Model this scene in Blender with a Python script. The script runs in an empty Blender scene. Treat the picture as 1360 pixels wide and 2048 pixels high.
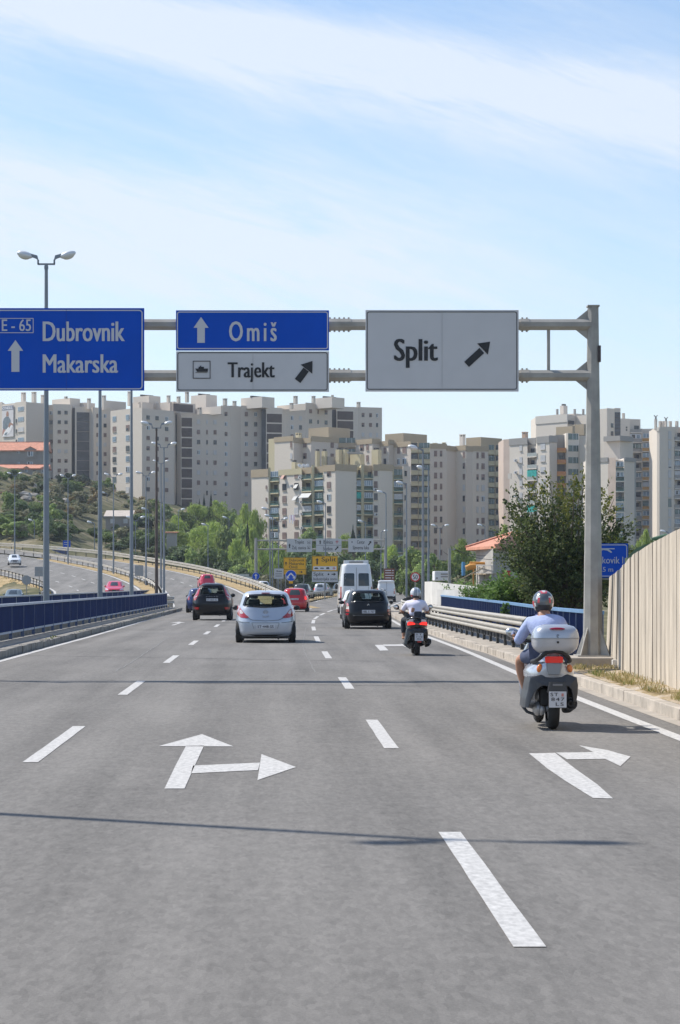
import bpy, bmesh, math, random
from mathutils import Vector, Matrix
R = math.radians
SC = bpy.context.scene
COL = SC.collection
# ------------------------------------------------------------ camera, world, sun, exposure
HC = 1.68; FP = 4600.0; VX = 556.0; VY = 1170.0       # eye height, focal length in photo pixels, vanishing point of the road
cd = bpy.data.cameras.new("camera"); cam = bpy.data.objects.new("camera", cd); COL.objects.link(cam)
cd.sensor_fit = 'HORIZONTAL'; cd.sensor_width = 36.0; cd.lens = FP/1360*36
cd.shift_x = (680-VX)/1360; cd.shift_y = (VY-1024)/1360
cd.clip_start = 0.5; cd.clip_end = 6000
cam.location = (0, 0, HC); cam.rotation_euler = (R(90), 0, 0)
SC.camera = cam
SUNV = Vector((-0.76, 0.42, 1.0)).normalized()        # towards the sun
sl = bpy.data.lights.new("sun", 'SUN'); sl.energy = 4.9; sl.angle = R(0.53); sl.color = (1.0, 0.945, 0.86)
so = bpy.data.objects.new("sun", sl); COL.objects.link(so)
so.rotation_euler = SUNV.to_track_quat('Z', 'Y').to_euler(); so.location = (-40, 30, 80)
W = bpy.data.worlds.new("World"); SC.world = W; W.use_nodes = True
nt = W.node_tree; nt.nodes.clear()
def N(tree, typ, **kw):
    n = tree.nodes.new(typ)
    for k, v in kw.items(): setattr(n, k, v)
    return n
out = N(nt, 'ShaderNodeOutputWorld'); bg = N(nt, 'ShaderNodeBackground'); bg.inputs[1].default_value = 0.15
sky = N(nt, 'ShaderNodeTexSky', sky_type='NISHITA', sun_disc=False)
sky.sun_elevation = math.asin(SUNV.z); sky.sun_rotation = math.atan2(SUNV.x, SUNV.y)
sky.air_density = 1.0; sky.dust_density = 0.3; sky.ozone_density = 2.6; sky.altitude = 50
tc = N(nt, 'ShaderNodeTexCoord'); sx = N(nt, 'ShaderNodeSeparateXYZ'); nt.links.new(tc.outputs['Generated'], sx.inputs[0])
def M2(op, a, b=None, c=None, tree=nt):
    n = N(tree, 'ShaderNodeMath', operation=op)
    for i, v in enumerate((a, b, c)):
        if v is None: continue
        if isinstance(v, (int, float)): n.inputs[i].default_value = v
        else: tree.links.new(v, n.inputs[i])
    return n.outputs[0]
yy = M2('MAXIMUM', M2('ABSOLUTE', sx.outputs[1]), 0.05)
u_ = M2('DIVIDE', sx.outputs[0], yy); v_ = M2('DIVIDE', sx.outputs[2], yy)   # direction as tangents
def gauss(cv, slope, width, off=0.0):      # a soft cloud bank whose height drops to the right
    d = M2('SUBTRACT', v_, M2('ADD', M2('MULTIPLY', u_, slope), cv))
    d = M2('DIVIDE', d, width)
    return M2('EXPONENT', M2('MULTIPLY', M2('MULTIPLY', d, d), -1.0))
cm = N(nt, 'ShaderNodeCombineXYZ')
nt.links.new(M2('ADD', M2('MULTIPLY', u_, 9.0), M2('MULTIPLY', v_, 10.0)), cm.inputs[0])
nt.links.new(M2('ADD', M2('MULTIPLY', v_, 34.0), M2('MULTIPLY', u_, 9.0)), cm.inputs[1])
n1 = N(nt, 'ShaderNodeTexNoise'); n1.inputs['Scale'].default_value = 1.1; n1.inputs['Detail'].default_value = 7; n1.inputs['Roughness'].default_value = .62; n1.inputs['Distortion'].default_value = .5
nt.links.new(cm.outputs[0], n1.inputs['Vector'])
n2 = N(nt, 'ShaderNodeTexNoise'); n2.inputs['Scale'].default_value = 5.5; n2.inputs['Detail'].default_value = 8; n2.inputs['Roughness'].default_value = .7; n2.inputs['Distortion'].default_value = .9
nt.links.new(cm.outputs[0], n2.inputs['Vector'])
b1 = gauss(0.232, -0.165, 0.021)                                        # upper bank
fade = N(nt, 'ShaderNodeMapRange', interpolation_type='SMOOTHSTEP'); fade.inputs[1].default_value = 0.16; fade.inputs[2].default_value = -0.02; nt.links.new(u_, fade.inputs[0])
b2 = M2('MULTIPLY', gauss(0.148, -0.10, 0.030), fade.outputs[0])        # second bank, thins out to the right
b3 = M2('EXPONENT', M2('MULTIPLY', M2('MAXIMUM', v_, 0.0), -10.0))      # milky towards the horizon
nz = M2('ADD', M2('MULTIPLY', n1.outputs[0], 1.25), M2('MULTIPLY', n2.outputs[0], 0.45))
wz = M2('SUBTRACT', nz, 0.40)
msk = M2('MULTIPLY', M2('ADD', M2('MULTIPLY', b1, 1.45), M2('MULTIPLY', b2, 1.25)), M2('ADD', wz, 0.15))
msk = M2('ADD', msk, M2('MULTIPLY', b3, M2('ADD', M2('MULTIPLY', wz, .45), .62)))
msk = M2('ADD', msk, M2('MULTIPLY', M2('SUBTRACT', nz, .70), .55))
cl = N(nt, 'ShaderNodeClamp'); nt.links.new(msk, cl.inputs[0]); cl.inputs[1].default_value = 0; cl.inputs[2].default_value = .84
mx = N(nt, 'ShaderNodeMix', data_type='RGBA'); nt.links.new(cl.outputs[0], mx.inputs[0]); nt.links.new(sky.outputs[0], mx.inputs[6])
mx.inputs[7].default_value = (5.0, 5.45, 6.1, 1)
nt.links.new(mx.outputs[2], bg.inputs[0]); nt.links.new(bg.outputs[0], out.inputs[0])
vs = SC.view_settings; vs.view_transform = 'Standard'; vs.look = 'None'; vs.gamma = 1; vs.use_curve_mapping = False; vs.exposure = 0.16
SC.cycles.max_bounces = 6; SC.cycles.transparent_max_bounces = 8

# ------------------------------------------------------------ helpers
def P(px, py, Y): return Vector(((px-VX)*Y/FP, Y, HC+(VY-py)*Y/FP))
def G(px, py, z=0.0):
    Y = (HC-z)*FP/(py-VY); return Vector(((px-VX)*Y/FP, Y, z))
def tag(o, label=None, cat=None, group=None, kind=None):
    if label: o['label'] = label
    if cat: o['category'] = cat
    if group: o['group'] = group
    if kind: o['kind'] = kind
    return o
def empty(name, loc=(0, 0, 0), rz=0.0, label=None, cat=None, group=None, kind=None):
    o = bpy.data.objects.new(name, None); COL.objects.link(o); o.location = loc; o.rotation_euler = (0, 0, rz)
    o.empty_display_size = .2
    return tag(o, label, cat, group, kind)
def kids(o): return [c for c in bpy.data.objects if c.parent == o]
def copy_tree(o, parent=None, _idx=None):
    if _idx is None:
        _idx = {}
        for c in bpy.data.objects:
            if c.parent: _idx.setdefault(c.parent.name, []).append(c)
    c = o.copy(); COL.objects.link(c)
    if parent: c.parent = parent
    for ch in _idx.get(o.name, []): copy_tree(ch, c, _idx)
    return c
MATS = {}
def mat(name, col, rough=.7, metal=0.0, var=0.0, scale=3.0, bump=0.0, bscale=None, stretch=None, coat=0.0, emit=None, spec=None, col2=None, detail=6, trans=0.0, world=False):
    if name in MATS: return MATS[name]
    m = bpy.data.materials.new(name); m.use_nodes = True; t = m.node_tree; b = t.nodes['Principled BSDF']
    c = (*col, 1)
    b.inputs['Base Color'].default_value = c; b.inputs['Roughness'].default_value = rough; b.inputs['Metallic'].default_value = metal
    if spec is not None: b.inputs['Specular IOR Level'].default_value = spec
    if coat: b.inputs['Coat Weight'].default_value = coat; b.inputs['Coat Roughness'].default_value = .06
    if trans: b.inputs['Transmission Weight'].default_value = trans
    if emit: b.inputs['Emission Color'].default_value = (*emit[:3], 1); b.inputs['Emission Strength'].default_value = emit[3]
    m.diffuse_color = c
    if var or bump:
        if world:
            g = N(t, 'ShaderNodeNewGeometry'); src = g.outputs['Position']
        else:
            g = N(t, 'ShaderNodeTexCoord'); src = g.outputs['Object']
        if stretch:
            mp = N(t, 'ShaderNodeMapping'); mp.inputs['Scale'].default_value = stretch; t.links.new(src, mp.inputs[0]); src = mp.outputs[0]
    if var:
        n = N(t, 'ShaderNodeTexNoise'); n.inputs['Scale'].default_value = scale; n.inputs['Detail'].default_value = detail; n.inputs['Roughness'].default_value = .6
        t.links.new(src, n.inputs['Vector'])
        mr = N(t, 'ShaderNodeMapRange'); mr.inputs[1].default_value = .32; mr.inputs[2].default_value = .68; t.links.new(n.outputs[0], mr.inputs[0])
        mm = N(t, 'ShaderNodeMix', data_type='RGBA'); t.links.new(mr.outputs[0], mm.inputs[0])
        d = col2 if col2 else tuple(x*(1-var) for x in col)
        l = col if col2 else tuple(min(1, x*(1+var)) for x in col)
        mm.inputs[6].default_value = (*d, 1); mm.inputs[7].default_value = (*l, 1)
        t.links.new(mm.outputs[2], b.inputs['Base Color'])
    if bump:
        n3 = N(t, 'ShaderNodeTexNoise'); n3.inputs['Scale'].default_value = bscale or scale*4; n3.inputs['Detail'].default_value = 5
        t.links.new(src, n3.inputs['Vector'])
        bp = N(t, 'ShaderNodeBump'); bp.inputs['Strength'].default_value = bump; bp.inputs['Distance'].default_value = .02
        t.links.new(n3.outputs[0], bp.inputs['Height']); t.links.new(bp.outputs[0], b.inputs['Normal'])
    MATS[name] = m
    return m
class MB:
    """collects faces, then links them as one mesh object"""
    def __init__(s): s.v = []; s.f = []; s.m = []; s.sm = []
    def add(s, vs, fs, mi=0, smooth=False):
        k = len(s.v); s.v += [tuple(x) for x in vs]
        for f in fs: s.f.append(tuple(i+k for i in f)); s.m.append(mi); s.sm.append(smooth)
        return s
    def box(s, c, d, mi=0, rz=0.0, rx=0.0, ry=0.0, taper=None):
        hx, hy, hz = d[0]/2, d[1]/2, d[2]/2
        M = Matrix.Translation(c) @ Matrix.Rotation(rz, 4, 'Z') @ Matrix.Rotation(ry, 4, 'Y') @ Matrix.Rotation(rx, 4, 'X')
        tx, ty = taper if taper else (1, 1)
        vs = []
        for z in (-hz, hz):
            kx, ky = (tx, ty) if z > 0 else (1, 1)
            for x, y in ((-hx, -hy), (hx, -hy), (hx, hy), (-hx, hy)): vs.append(M @ Vector((x*kx, y*ky, z)))
        return s.add(vs, [(0, 3, 2, 1), (4, 5, 6, 7), (0, 1, 5, 4), (1, 2, 6, 5), (2, 3, 7, 6), (3, 0, 4, 7)], mi)
    def bar(s, a, b, w, h=None, mi=0, up=(0, 0, 1)):
        a = Vector(a); b = Vector(b); h = h or w; d = (b-a); L = d.length
        if L < 1e-6: return s
        d.normalize(); u = Vector(up)
        if abs(d.dot(u)) > .98: u = Vector((0, 1, 0))
        x = d.cross(u).normalized(); y = x.cross(d).normalized()
        vs = []
        for p in (a, b):
            for i, j in ((-1, -1), (1, -1), (1, 1), (-1, 1)): vs.append(p+x*(i*w/2)+y*(j*h/2))
        return s.add(vs, [(0, 1, 2, 3), (7, 6, 5, 4), (0, 4, 5, 1), (1, 5, 6, 2), (2, 6, 7, 3), (3, 7, 4, 0)], mi)
    def tube(s, pts, r, n=8, mi=0, caps=True, smooth=True, sq=None):
        pts = [Vector(p) for p in pts]; rs = r if isinstance(r, (list, tuple)) else [r]*len(pts)
        rings = []; up = None
        for i, p in enumerate(pts):
            a = pts[max(0, i-1)]; b = pts[min(len(pts)-1, i+1)]; d = (b-a)
            d = d.normalized() if d.length > 1e-9 else Vector((0, 0, 1))
            if up is None: up = Vector((0, 0, 1)) if abs(d.z) < .95 else Vector((0, 1, 0))
            x = d.cross(up)
            x = x.normalized() if x.length > 1e-6 else Vector((1, 0, 0))
            y = x.cross(d).normalized(); up = y
            rings.append([p+(x*math.cos(2*math.pi*k/n)+y*math.sin(2*math.pi*k/n)*(sq or 1))*rs[i] for k in range(n)])
        vs = [v for rg in rings for v in rg]; fs = []
        for i in range(len(pts)-1):
            for k in range(n): fs.append((i*n+k, i*n+(k+1) % n, (i+1)*n+(k+1) % n, (i+1)*n+k))
        s.add(vs, fs, mi, smooth)
        if caps:
            s.add(rings[0], [tuple(range(n))[::-1]], mi); s.add(rings[-1], [tuple(range(n))], mi)
        return s
    def prism(s, poly, y0, y1, mi=0, fn=None):
        """polygon in x-z, extruded along y (fn maps a local point)"""
        n = len(poly); fn = fn or (lambda p: p)
        a = [fn(Vector((x, y0, z))) for x, z in poly]; b = [fn(Vector((x, y1, z))) for x, z in poly]
        return s.add(a+b, [tuple(range(n)), tuple(range(2*n-1, n-1, -1))]+[(i, i+n, (i+1) % n+n, (i+1) % n) for i in range(n)], mi)
    def hull_z(s, poly, z0, z1, mi=0):
        n = len(poly)
        z0s = z0 if isinstance(z0, (list, tuple)) else [z0]*n; z1s = z1 if isinstance(z1, (list, tuple)) else [z1]*n
        a = [(x, y, z0s[i]) for i, (x, y) in enumerate(poly)]; b = [(x, y, z1s[i]) for i, (x, y) in enumerate(poly)]
        return s.add(a+b, [tuple(range(n))[::-1], tuple(range(n, 2*n))]+[(i, (i+1) % n, (i+1) % n+n, i+n) for i in range(n)], mi)
    def loft(s, rings, mi=0, caps=True, smooth=True, closed=True):
        n = len(rings[0]); vs = [v for r in rings for v in r]; fs = []
        for i in range(len(rings)-1):
            for k in range(n if closed else n-1): fs.append((i*n+k, i*n+(k+1) % n, (i+1)*n+(k+1) % n, (i+1)*n+k))
        s.add(vs, fs, mi, smooth)
        if caps:
            s.add(rings[0], [tuple(range(n))[::-1]], mi); s.add(rings[-1], [tuple(range(n))], mi)
        return s
    def ell(s, c, r, mi=0, nu=12, nv=8, M=None):
        rings = []
        for i in range(nv+1):
            th = -math.pi/2+math.pi*i/nv; cz, sz = math.cos(th), math.sin(th)
            cz = max(cz, 0.001)
            ring = []
            for k in range(nu):
                ph = 2*math.pi*k/nu; p = Vector((r[0]*cz*math.cos(ph), r[1]*cz*math.sin(ph), r[2]*sz))
                if M: p = M @ p
                ring.append(p+Vector(c))
            rings.append(ring)
        return s.loft(rings, mi, caps=True)
    def build(s, name, mats, parent=None, loc=None, bevel=0.0, weld=False, recalc=True):
        me = bpy.data.meshes.new(name); me.from_pydata(s.v, [], s.f)
        if not isinstance(mats, (list, tuple)): mats = [mats]
        for m in mats: me.materials.append(m)
        me.polygons.foreach_set('material_index', s.m); me.polygons.foreach_set('use_smooth', s.sm)
        if weld or recalc:
            bm = bmesh.new(); bm.from_mesh(me)
            if weld: bmesh.ops.remove_doubles(bm, verts=bm.verts, dist=1e-4)
            if recalc: bmesh.ops.recalc_face_normals(bm, faces=bm.faces)
            bm.to_mesh(me); bm.free()
        me.update()
        o = bpy.data.objects.new(name, me); COL.objects.link(o)
        if parent: o.parent = parent
        if loc is not None: o.location = loc
        if bevel:
            b = o.modifiers.new('bevel', 'BEVEL'); b.width = bevel; b.segments = 2; b.limit_method = 'ANGLE'
        return o
def text_mesh(txt, size, xs=1.0, bold=0.0, depth=0.0, align='LEFT', space=1.0):
    cu = bpy.data.curves.new('t', 'FONT'); cu.body = txt; cu.size = size; cu.offset = bold; cu.extrude = depth; cu.align_x = align; cu.space_character = space
    cu.resolution_u = 3
    o = bpy.data.objects.new('t', cu); COL.objects.link(o); bpy.context.view_layer.update()
    dg = bpy.context.evaluated_depsgraph_get(); me = bpy.data.meshes.new_from_object(o.evaluated_get(dg))
    bpy.data.objects.remove(o); bpy.data.curves.remove(cu)
    vs = [(v.co.x*xs, v.co.y) for v in me.vertices]; fs = [tuple(p.vertices) for p in me.polygons]
    bpy.data.meshes.remove(me)
    return vs, fs
def put_text(mb, txt, x0, z0, x1, z1, y, mi=0, bold=0.0, space=1.0):
    """text laid in the x-z plane facing -y, fitted to the box (x0,z0)-(x1,z1) taken as the glyph bounds"""
    vs, fs = text_mesh(txt, 1.0, 1.0, 0, space=space)
    if not vs: return
    ax = min(v[0] for v in vs); bx = max(v[0] for v in vs); az = min(v[1] for v in vs); bz = max(v[1] for v in vs)
    kx = (x1-x0)/(bx-ax); kz = (z1-z0)/(bz-az)
    w = bold*kz*.55; kx = (x1-x0-2*w)/(bx-ax)
    for i, dx in enumerate((0, -w, w) if bold else (0,)): mb.add([(x0+w+(a-ax)*kx+dx, y-.0007*i, z0+(b-az)*kz) for a, b in vs], fs, mi)
def poly_xz(mb, pts, y, mi=0):
    mb.add([(x, y, z) for x, z in pts], [tuple(range(len(pts)))], mi)
def offs(pl, d):
    """offset an XY(Z) polyline to the right (+) or left (-)"""
    o = []
    for i, p in enumerate(pl):
        a = Vector(pl[max(0, i-1)][:2]); b = Vector(pl[min(len(pl)-1, i+1)][:2]); t = (b-a).normalized()
        o.append((p[0]+t.y*d, p[1]-t.x*d, p[2]))
    return o
def dens(pl, step=5.0):
    """Catmull-Rom resample of a polyline of 3-tuples"""
    o = []; n = len(pl)
    for i in range(n-1):
        p0 = Vector(pl[max(0, i-1)]); p1 = Vector(pl[i]); p2 = Vector(pl[i+1]); p3 = Vector(pl[min(n-1, i+2)])
        k = max(1, int((p2-p1).length/step))
        for j in range(k):
            t = j/k
            o.append(tuple(.5*((2*p1)+(-p0+p2)*t+(2*p0-5*p1+4*p2-p3)*t*t+(-p0+3*p1-3*p2+p3)*t**3)))
    o.append(tuple(pl[-1])); return o
def at_y(pl, Y):
    for a, b in zip(pl, pl[1:]):
        if a[1] <= Y <= b[1]:
            t = (Y-a[1])/(b[1]-a[1]); return tuple(a[i]+(b[i]-a[i])*t for i in range(3))
    return pl[0] if Y < pl[0][1] else pl[-1]
def strip(mb, A, B, mi=0):
    n = min(len(A), len(B)); mb.add(list(A[:n])+list(B[:n]), [(i, i+n, i+1+n, i+1) for i in range(n-1)], mi)
def struct(o): o['kind'] = 'structure'; return o
# ------------------------------------------------------------ materials of the setting
def asphalt(name, base, seed=0.0):
    m = bpy.data.materials.new(name); m.use_nodes = True; t = m.node_tree; b = t.nodes['Principled BSDF']
    g = N(t, 'ShaderNodeNewGeometry')
    def noise(scale, st, det=4, rough=.6):
        mp = N(t, 'ShaderNodeMapping'); mp.inputs['Scale'].default_value = st; mp.inputs['Location'].default_value = (seed, seed, 0); t.links.new(g.outputs[0], mp.inputs[0])
        n = N(t, 'ShaderNodeTexNoise'); n.inputs['Scale'].default_value = scale; n.inputs['Detail'].default_value = det; n.inputs['Roughness'].default_value = rough
        t.links.new(mp.outputs[0], n.inputs[0]); return n.outputs[0]
    big = noise(.35, (1, .35, 1)); streak = noise(1.6, (1, .035, 1), 5); grain = noise(55, (1, 1, 1), 3, .8); mid = noise(5, (1, .5, 1), 5)
    vc = N(t, 'ShaderNodeTexVoronoi'); vc.inputs['Scale'].default_value = 30; mv = N(t, 'ShaderNodeMapping'); mv.inputs['Scale'].default_value = (1, .3, 1); t.links.new(g.outputs[0], mv.inputs[0]); t.links.new(mv.outputs[0], vc.inputs[0]); sc_ = N(t, 'ShaderNodeSeparateColor'); t.links.new(vc.outputs['Color'], sc_.inputs[0])
    patch = noise(.9, (1, .3, 1), 3, .5); g2 = noise(16, (1, .22, 1), 3, .75)
    sp = N(t, 'ShaderNodeSeparateXYZ'); t.links.new(g.outputs[0], sp.inputs[0])   # polished wheel tracks run with the lanes
    f = 1.0
    for v, k in ((big, .7), (streak, .95), (mid, .28), (patch, .25), (g2, .6), (grain, .7), (sc_.outputs[0], .2)): f = M2('ADD', f, M2('MULTIPLY', M2('SUBTRACT', v, .5, tree=t), k, tree=t), tree=t)
    wt = M2('MULTIPLY', M2('SINE', M2('MULTIPLY', M2('ADD', sp.outputs[0], .55, tree=t), 3.59, tree=t), tree=t), .05, tree=t); f = M2('ADD', f, wt, tree=t)
    mr = N(t, 'ShaderNodeMapRange'); mr.inputs[1].default_value = .5; mr.inputs[2].default_value = 1.5; mr.inputs[3].default_value = .5; mr.inputs[4].default_value = 1.5
    t.links.new(f, mr.inputs[0])
    # fine wandering cracks along the lanes
    wv = N(t, 'ShaderNodeTexVoronoi', feature='DISTANCE_TO_EDGE'); mp = N(t, 'ShaderNodeMapping'); mp.inputs['Scale'].default_value = (.5, .06, 1); t.links.new(g.outputs[0], mp.inputs[0])
    nn = N(t, 'ShaderNodeTexNoise'); nn.inputs['Scale'].default_value = 2.0; t.links.new(g.outputs[0], nn.inputs[0])
    mi = N(t, 'ShaderNodeMix', data_type='VECTOR'); mi.inputs[0].default_value = .06; t.links.new(mp.outputs[0], mi.inputs[4]); t.links.new(nn.outputs[1], mi.inputs[5])
    t.links.new(mi.outputs[1], wv.inputs[0]); wv.inputs['Scale'].default_value = 1.0
    cr = N(t, 'ShaderNodeMapRange'); cr.inputs[1].default_value = .0; cr.inputs[2].default_value = .004; cr.inputs[3].default_value = .985; cr.inputs[4].default_value = 1; t.links.new(wv.outputs[0], cr.inputs[0])
    k = M2('MULTIPLY', mr.outputs[0], cr.outputs[0], tree=t)
    vm = N(t, 'ShaderNodeVectorMath', operation='SCALE'); vm.inputs[0].default_value = base; t.links.new(k, vm.inputs['Scale'])
    t.links.new(vm.outputs[0], b.inputs['Base Color']); b.inputs['Roughness'].default_value = .88; b.inputs['Specular IOR Level'].default_value = .35
    bp = N(t, 'ShaderNodeBump'); bp.inputs['Strength'].default_value = .35; bp.inputs['Distance'].default_value = .008; t.links.new(grain, bp.inputs['Height']); t.links.new(bp.outputs[0], b.inputs['Normal'])
    m.diffuse_color = (*base, 1); MATS[name] = m; return m
A1 = asphalt('asphalt', (.170, .160, .147)); A2 = asphalt('asphalt_far', (.180, .171, .158), 31.0)
def ground_mat(name, cs, scale=.25, fine=6):
    m = bpy.data.materials.new(name); m.use_nodes = True; t = m.node_tree; b = t.nodes['Principled BSDF']
    g = N(t, 'ShaderNodeNewGeometry')
    n = N(t, 'ShaderNodeTexNoise'); n.inputs['Scale'].default_value = scale; n.inputs['Detail'].default_value = 9; n.inputs['Roughness'].default_value = .68; t.links.new(g.outputs[0], n.inputs[0])
    cr = N(t, 'ShaderNodeValToRGB'); t.links.new(n.outputs[0], cr.inputs[0]); e = cr.color_ramp.elements
    e[0].position = .36; e[0].color = (*cs[0], 1); e[1].position = .66; e[1].color = (*cs[-1], 1)
    for i, c in enumerate(cs[1:-1]): x = e.new(.36+.3*(i+1)/(len(cs)-1)); x.color = (*c, 1)
    n2 = N(t, 'ShaderNodeTexNoise'); n2.inputs['Scale'].default_value = fine; n2.inputs['Detail'].default_value = 6; t.links.new(g.outputs[0], n2.inputs[0])
    mr = N(t, 'ShaderNodeMapRange'); mr.inputs[1].default_value = .3; mr.inputs[2].default_value = .7; mr.inputs[3].default_value = .7; mr.inputs[4].default_value = 1.25; t.links.new(n2.outputs[0], mr.inputs[0])
    vm = N(t, 'ShaderNodeVectorMath', operation='SCALE'); t.links.new(cr.outputs[0], vm.inputs[0]); t.links.new(mr.outputs[0], vm.inputs['Scale'])
    t.links.new(vm.outputs[0], b.inputs['Base Color']); b.inputs['Roughness'].default_value = .95; b.inputs['Specular IOR Level'].default_value = .1
    bp = N(t, 'ShaderNodeBump'); bp.inputs['Strength'].default_value = .8; bp.inputs['Distance'].default_value = .08; t.links.new(n2.outputs[0], bp.inputs['Height']); t.links.new(bp.outputs[0], b.inputs['Normal'])
    MATS[name] = m; return m
GHILL = ground_mat('hill_scrub', [(.05, .06, .03), (.10, .10, .05), (.17, .15, .085), (.27, .235, .165)], .11, 1.2)
GDRY = ground_mat('dry_grass', [(.20, .16, .07), (.38, .28, .15), (.45, .34, .19), (.40, .33, .22)], .6, 9)
GVERGE = ground_mat('verge_soil', [(.20, .16, .08), (.38, .29, .17), (.47, .39, .29), (.52, .45, .37)], 1.6, 22)
CONC = mat('pavement_concrete', (.36, .32, .27), .9, var=.22, scale=2.2, bump=.4, bscale=40, world=True)
CONCD = mat('kerb_dark', (.24, .225, .20), .92, var=.3, scale=3.5, bump=.5, bscale=30, world=True)
KERB = mat('kerb_pale', (.42, .37, .31), .9, var=.3, scale=2.5, bump=.4, bscale=30, world=True)
PAINT = mat('road_paint', (.60, .585, .56), .75, var=.35, scale=22.0, bump=.1, bscale=90, col2=(.38, .37, .355), world=True, detail=12, stretch=(1, .45, 1))
JOINT = mat('joint_tar', (.085, .083, .08), .9, var=.2, scale=5, world=True)
# ------------------------------------------------------------ lines of the roads (x, y, z)
RLINE = dens([(4.40, -30, 0), (4.40, 15, 0), (4.41, 28, 0), (4.47, 38, 0), (4.62, 48, 0), (4.78, 60, 0), (4.86, 75, 0), (5.05, 92, 0), (5.35, 106, 0), (6.0, 132, 0), (7.5, 161, 0), (11.5, 215, .1), (16, 270, .35), (24, 340, .8), (40, 430, 1.6)], 4)
KLINE = dens([(4.95, -30, 0), (4.95, 15, 0), (4.96, 28, 0), (5.03, 38, 0), (5.15, 46, 0), (5.15, 60, 0), (5.25, 80, 0), (5.6, 104, 0), (6.4, 132, 0), (8.0, 161, 0), (12.2, 215, .1), (16.8, 270, .35), (25, 340, .8), (41, 430, 1.6)], 4)
LLINE = dens([(-6.12, -30, 0), (-6.12, 60, 0), (-6.10, 76, 0), (-6.25, 105, 0), (-6.5, 138, 0), (-7.2, 160, .02), (-8.4, 180, .12)], 4)
MED = dens([(-8.9, 165, 0), (-9.3, 177, .02), (-10, 190, .15), (-11.6, 216, .75), (-14, 243, 1.55), (-19.7, 276, 3.0), (-28, 310, 4.5), (-38, 335, 6.0), (-56, 365, 7.6), (-85, 400, 9.2), (-130, 440, 10.6)], 5)
EXR = offs(MED, 8.8)                     # far edge of the climbing exit road
EXL = offs(MED, .9)
ONR = offs(MED, -.9)
ONR = dens([(-13.7, 30, 0), (-13.7, 120, 0), (-13.3, 160, 0)], 5)+[p for p in ONR if p[1] > 196]
ONL = dens([(-20.5, 30, 0), (-20.0, 120, 0), (-19.8, 160, 0), (-20.1, 195, .15), (-21.3, 215, .6), (-23.6, 237, 1.15), (-28.0, 257, 2.0), (-34.5, 281, 3.0), (-46, 312, 4.5), (-64, 342, 6.1), (-95, 378, 8.0), (-138, 415, 9.6)], 5)
THL = dens([(-2.55, 100, 0), (-2.4, 130, 0), (-1.6, 155, 0), (.2, 180, 0), (2.65, 203, 0), (4.2, 227, .15), (7.6, 270, .35), (14.5, 340, .8), (30, 430, 1.6)], 4)
def zr(Y): return at_y(RLINE, Y)[2]
def inter(tab, u):
    if u <= tab[0][0]: return tab[0][1]
    for a, b in zip(tab, tab[1:]):
        if u <= b[0]: return a[1]+(b[1]-a[1])*(u-a[0])/(b[0]-a[0])
    return tab[-1][1]
# hill heights behind the roads, by bearing and distance
HB = [-700, -200, 0, 90, 200, 300, 420, 520, 640, 800, 1000, 1200, 1500, 2200]
HY = {330: [6, 5, 5, 5, 4.5, 3.5, 2.2, 1.2, .7, .6, .6, .8, 1, 1],
      390: [16, 13, 12.5, 11, 7.5, 5.8, 4.0, 2.2, 1.2, 1.2, 1.4, 2, 2.5, 3],
      450: [28, 23, 21, 17, 11.5, 9.5, 8, 4.5, 3, 2.5, 2.5, 3, 4, 5],
      520: [38, 32, 28.5, 25.5, 21, 17.5, 14, 8.5, 6, 5, 4.5, 5, 6, 7],
      600: [44, 36, 32, 29.5, 27, 23, 20, 13, 10, 9, 8, 8, 9, 10],
      700: [46, 38, 34, 32, 30, 28, 26, 20, 16, 14, 12, 12, 12, 12],
      1200: [30]*14, 3500: [0]*14}
HK = sorted(HY)
def hill(x, y):
    bpx = VX+FP*x/max(y, 60)
    def row(k): return inter(list(zip(HB, HY[k])), bpx)
    if y <= HK[0]: return row(HK[0])
    for a, b in zip(HK, HK[1:]):
        if y <= b: return row(a)+(row(b)-row(a))*(y-a)/(b-a)
    return 0
def sm(a, b, x):
    t = min(1, max(0, (x-a)/(b-a))); return t*t*(3-2*t)
def terr(x, y):
    """terrain height"""
    if y < 60: base = -.35
    else: base = -.35+sm(60, 330, y)*0
    h = hill(x, y)
    # Y at which the hill takes over
    w = sm(250, 360, y)
    z = base*(1-w)+h*w
    # roads hold the ground just under themselves
    best = None
    for A, B in ((LLINE, KLINE), (MED, EXR), (ONL, ONR), (THL, KLINE)):
        if A[0][1] <= y <= A[-1][1] or B[0][1] <= y <= B[-1][1]:
            a = at_y(A, y); b = at_y(B, y); lo, hi = min(a[0], b[0]), max(a[0], b[0])
            zz = (a[2]+b[2])/2 if not (lo < x < hi) else a[2]+(b[2]-a[2])*(x-a[0])/((b[0]-a[0]) or 1)
            zz = zz if lo < x < hi else (a[2] if abs(x-a[0]) < abs(x-b[0]) else b[2])
            d = max(lo-x, x-hi, 0)
            if best is None or d < best[0]: best = (d, zz)
    if best:
        k = 1-sm(.8, 9 if y > 200 else 4, best[0])
        z = z*(1-k)+(best[1]-.12)*k
        # nothing close may rise above the road strips
        if best[0] < 2.0: z = min(z, best[1]-.06)
    if y < 60 and x > 4.8: z = -.25
    return z
def frange(a, b, s):
    o = []
    while a < b-1e-6: o.append(a); a += s
    return o
xs = [-3000, -1500, -800, -500, -350, -250, -190]+frange(-150, -60, 6)+frange(-60, 60, 2)+frange(60, 150, 8)+[150, 190, 250, 350, 500, 800, 1500, 3000]
ys = [-300, -100, -30]+frange(0, 160, 8)+frange(160, 420, 3)+frange(420, 720, 10)+[720, 800, 950, 1200, 1700, 2500, 3500]
mb = MB(); nx = len(xs)
rg = random.Random(5)
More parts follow.
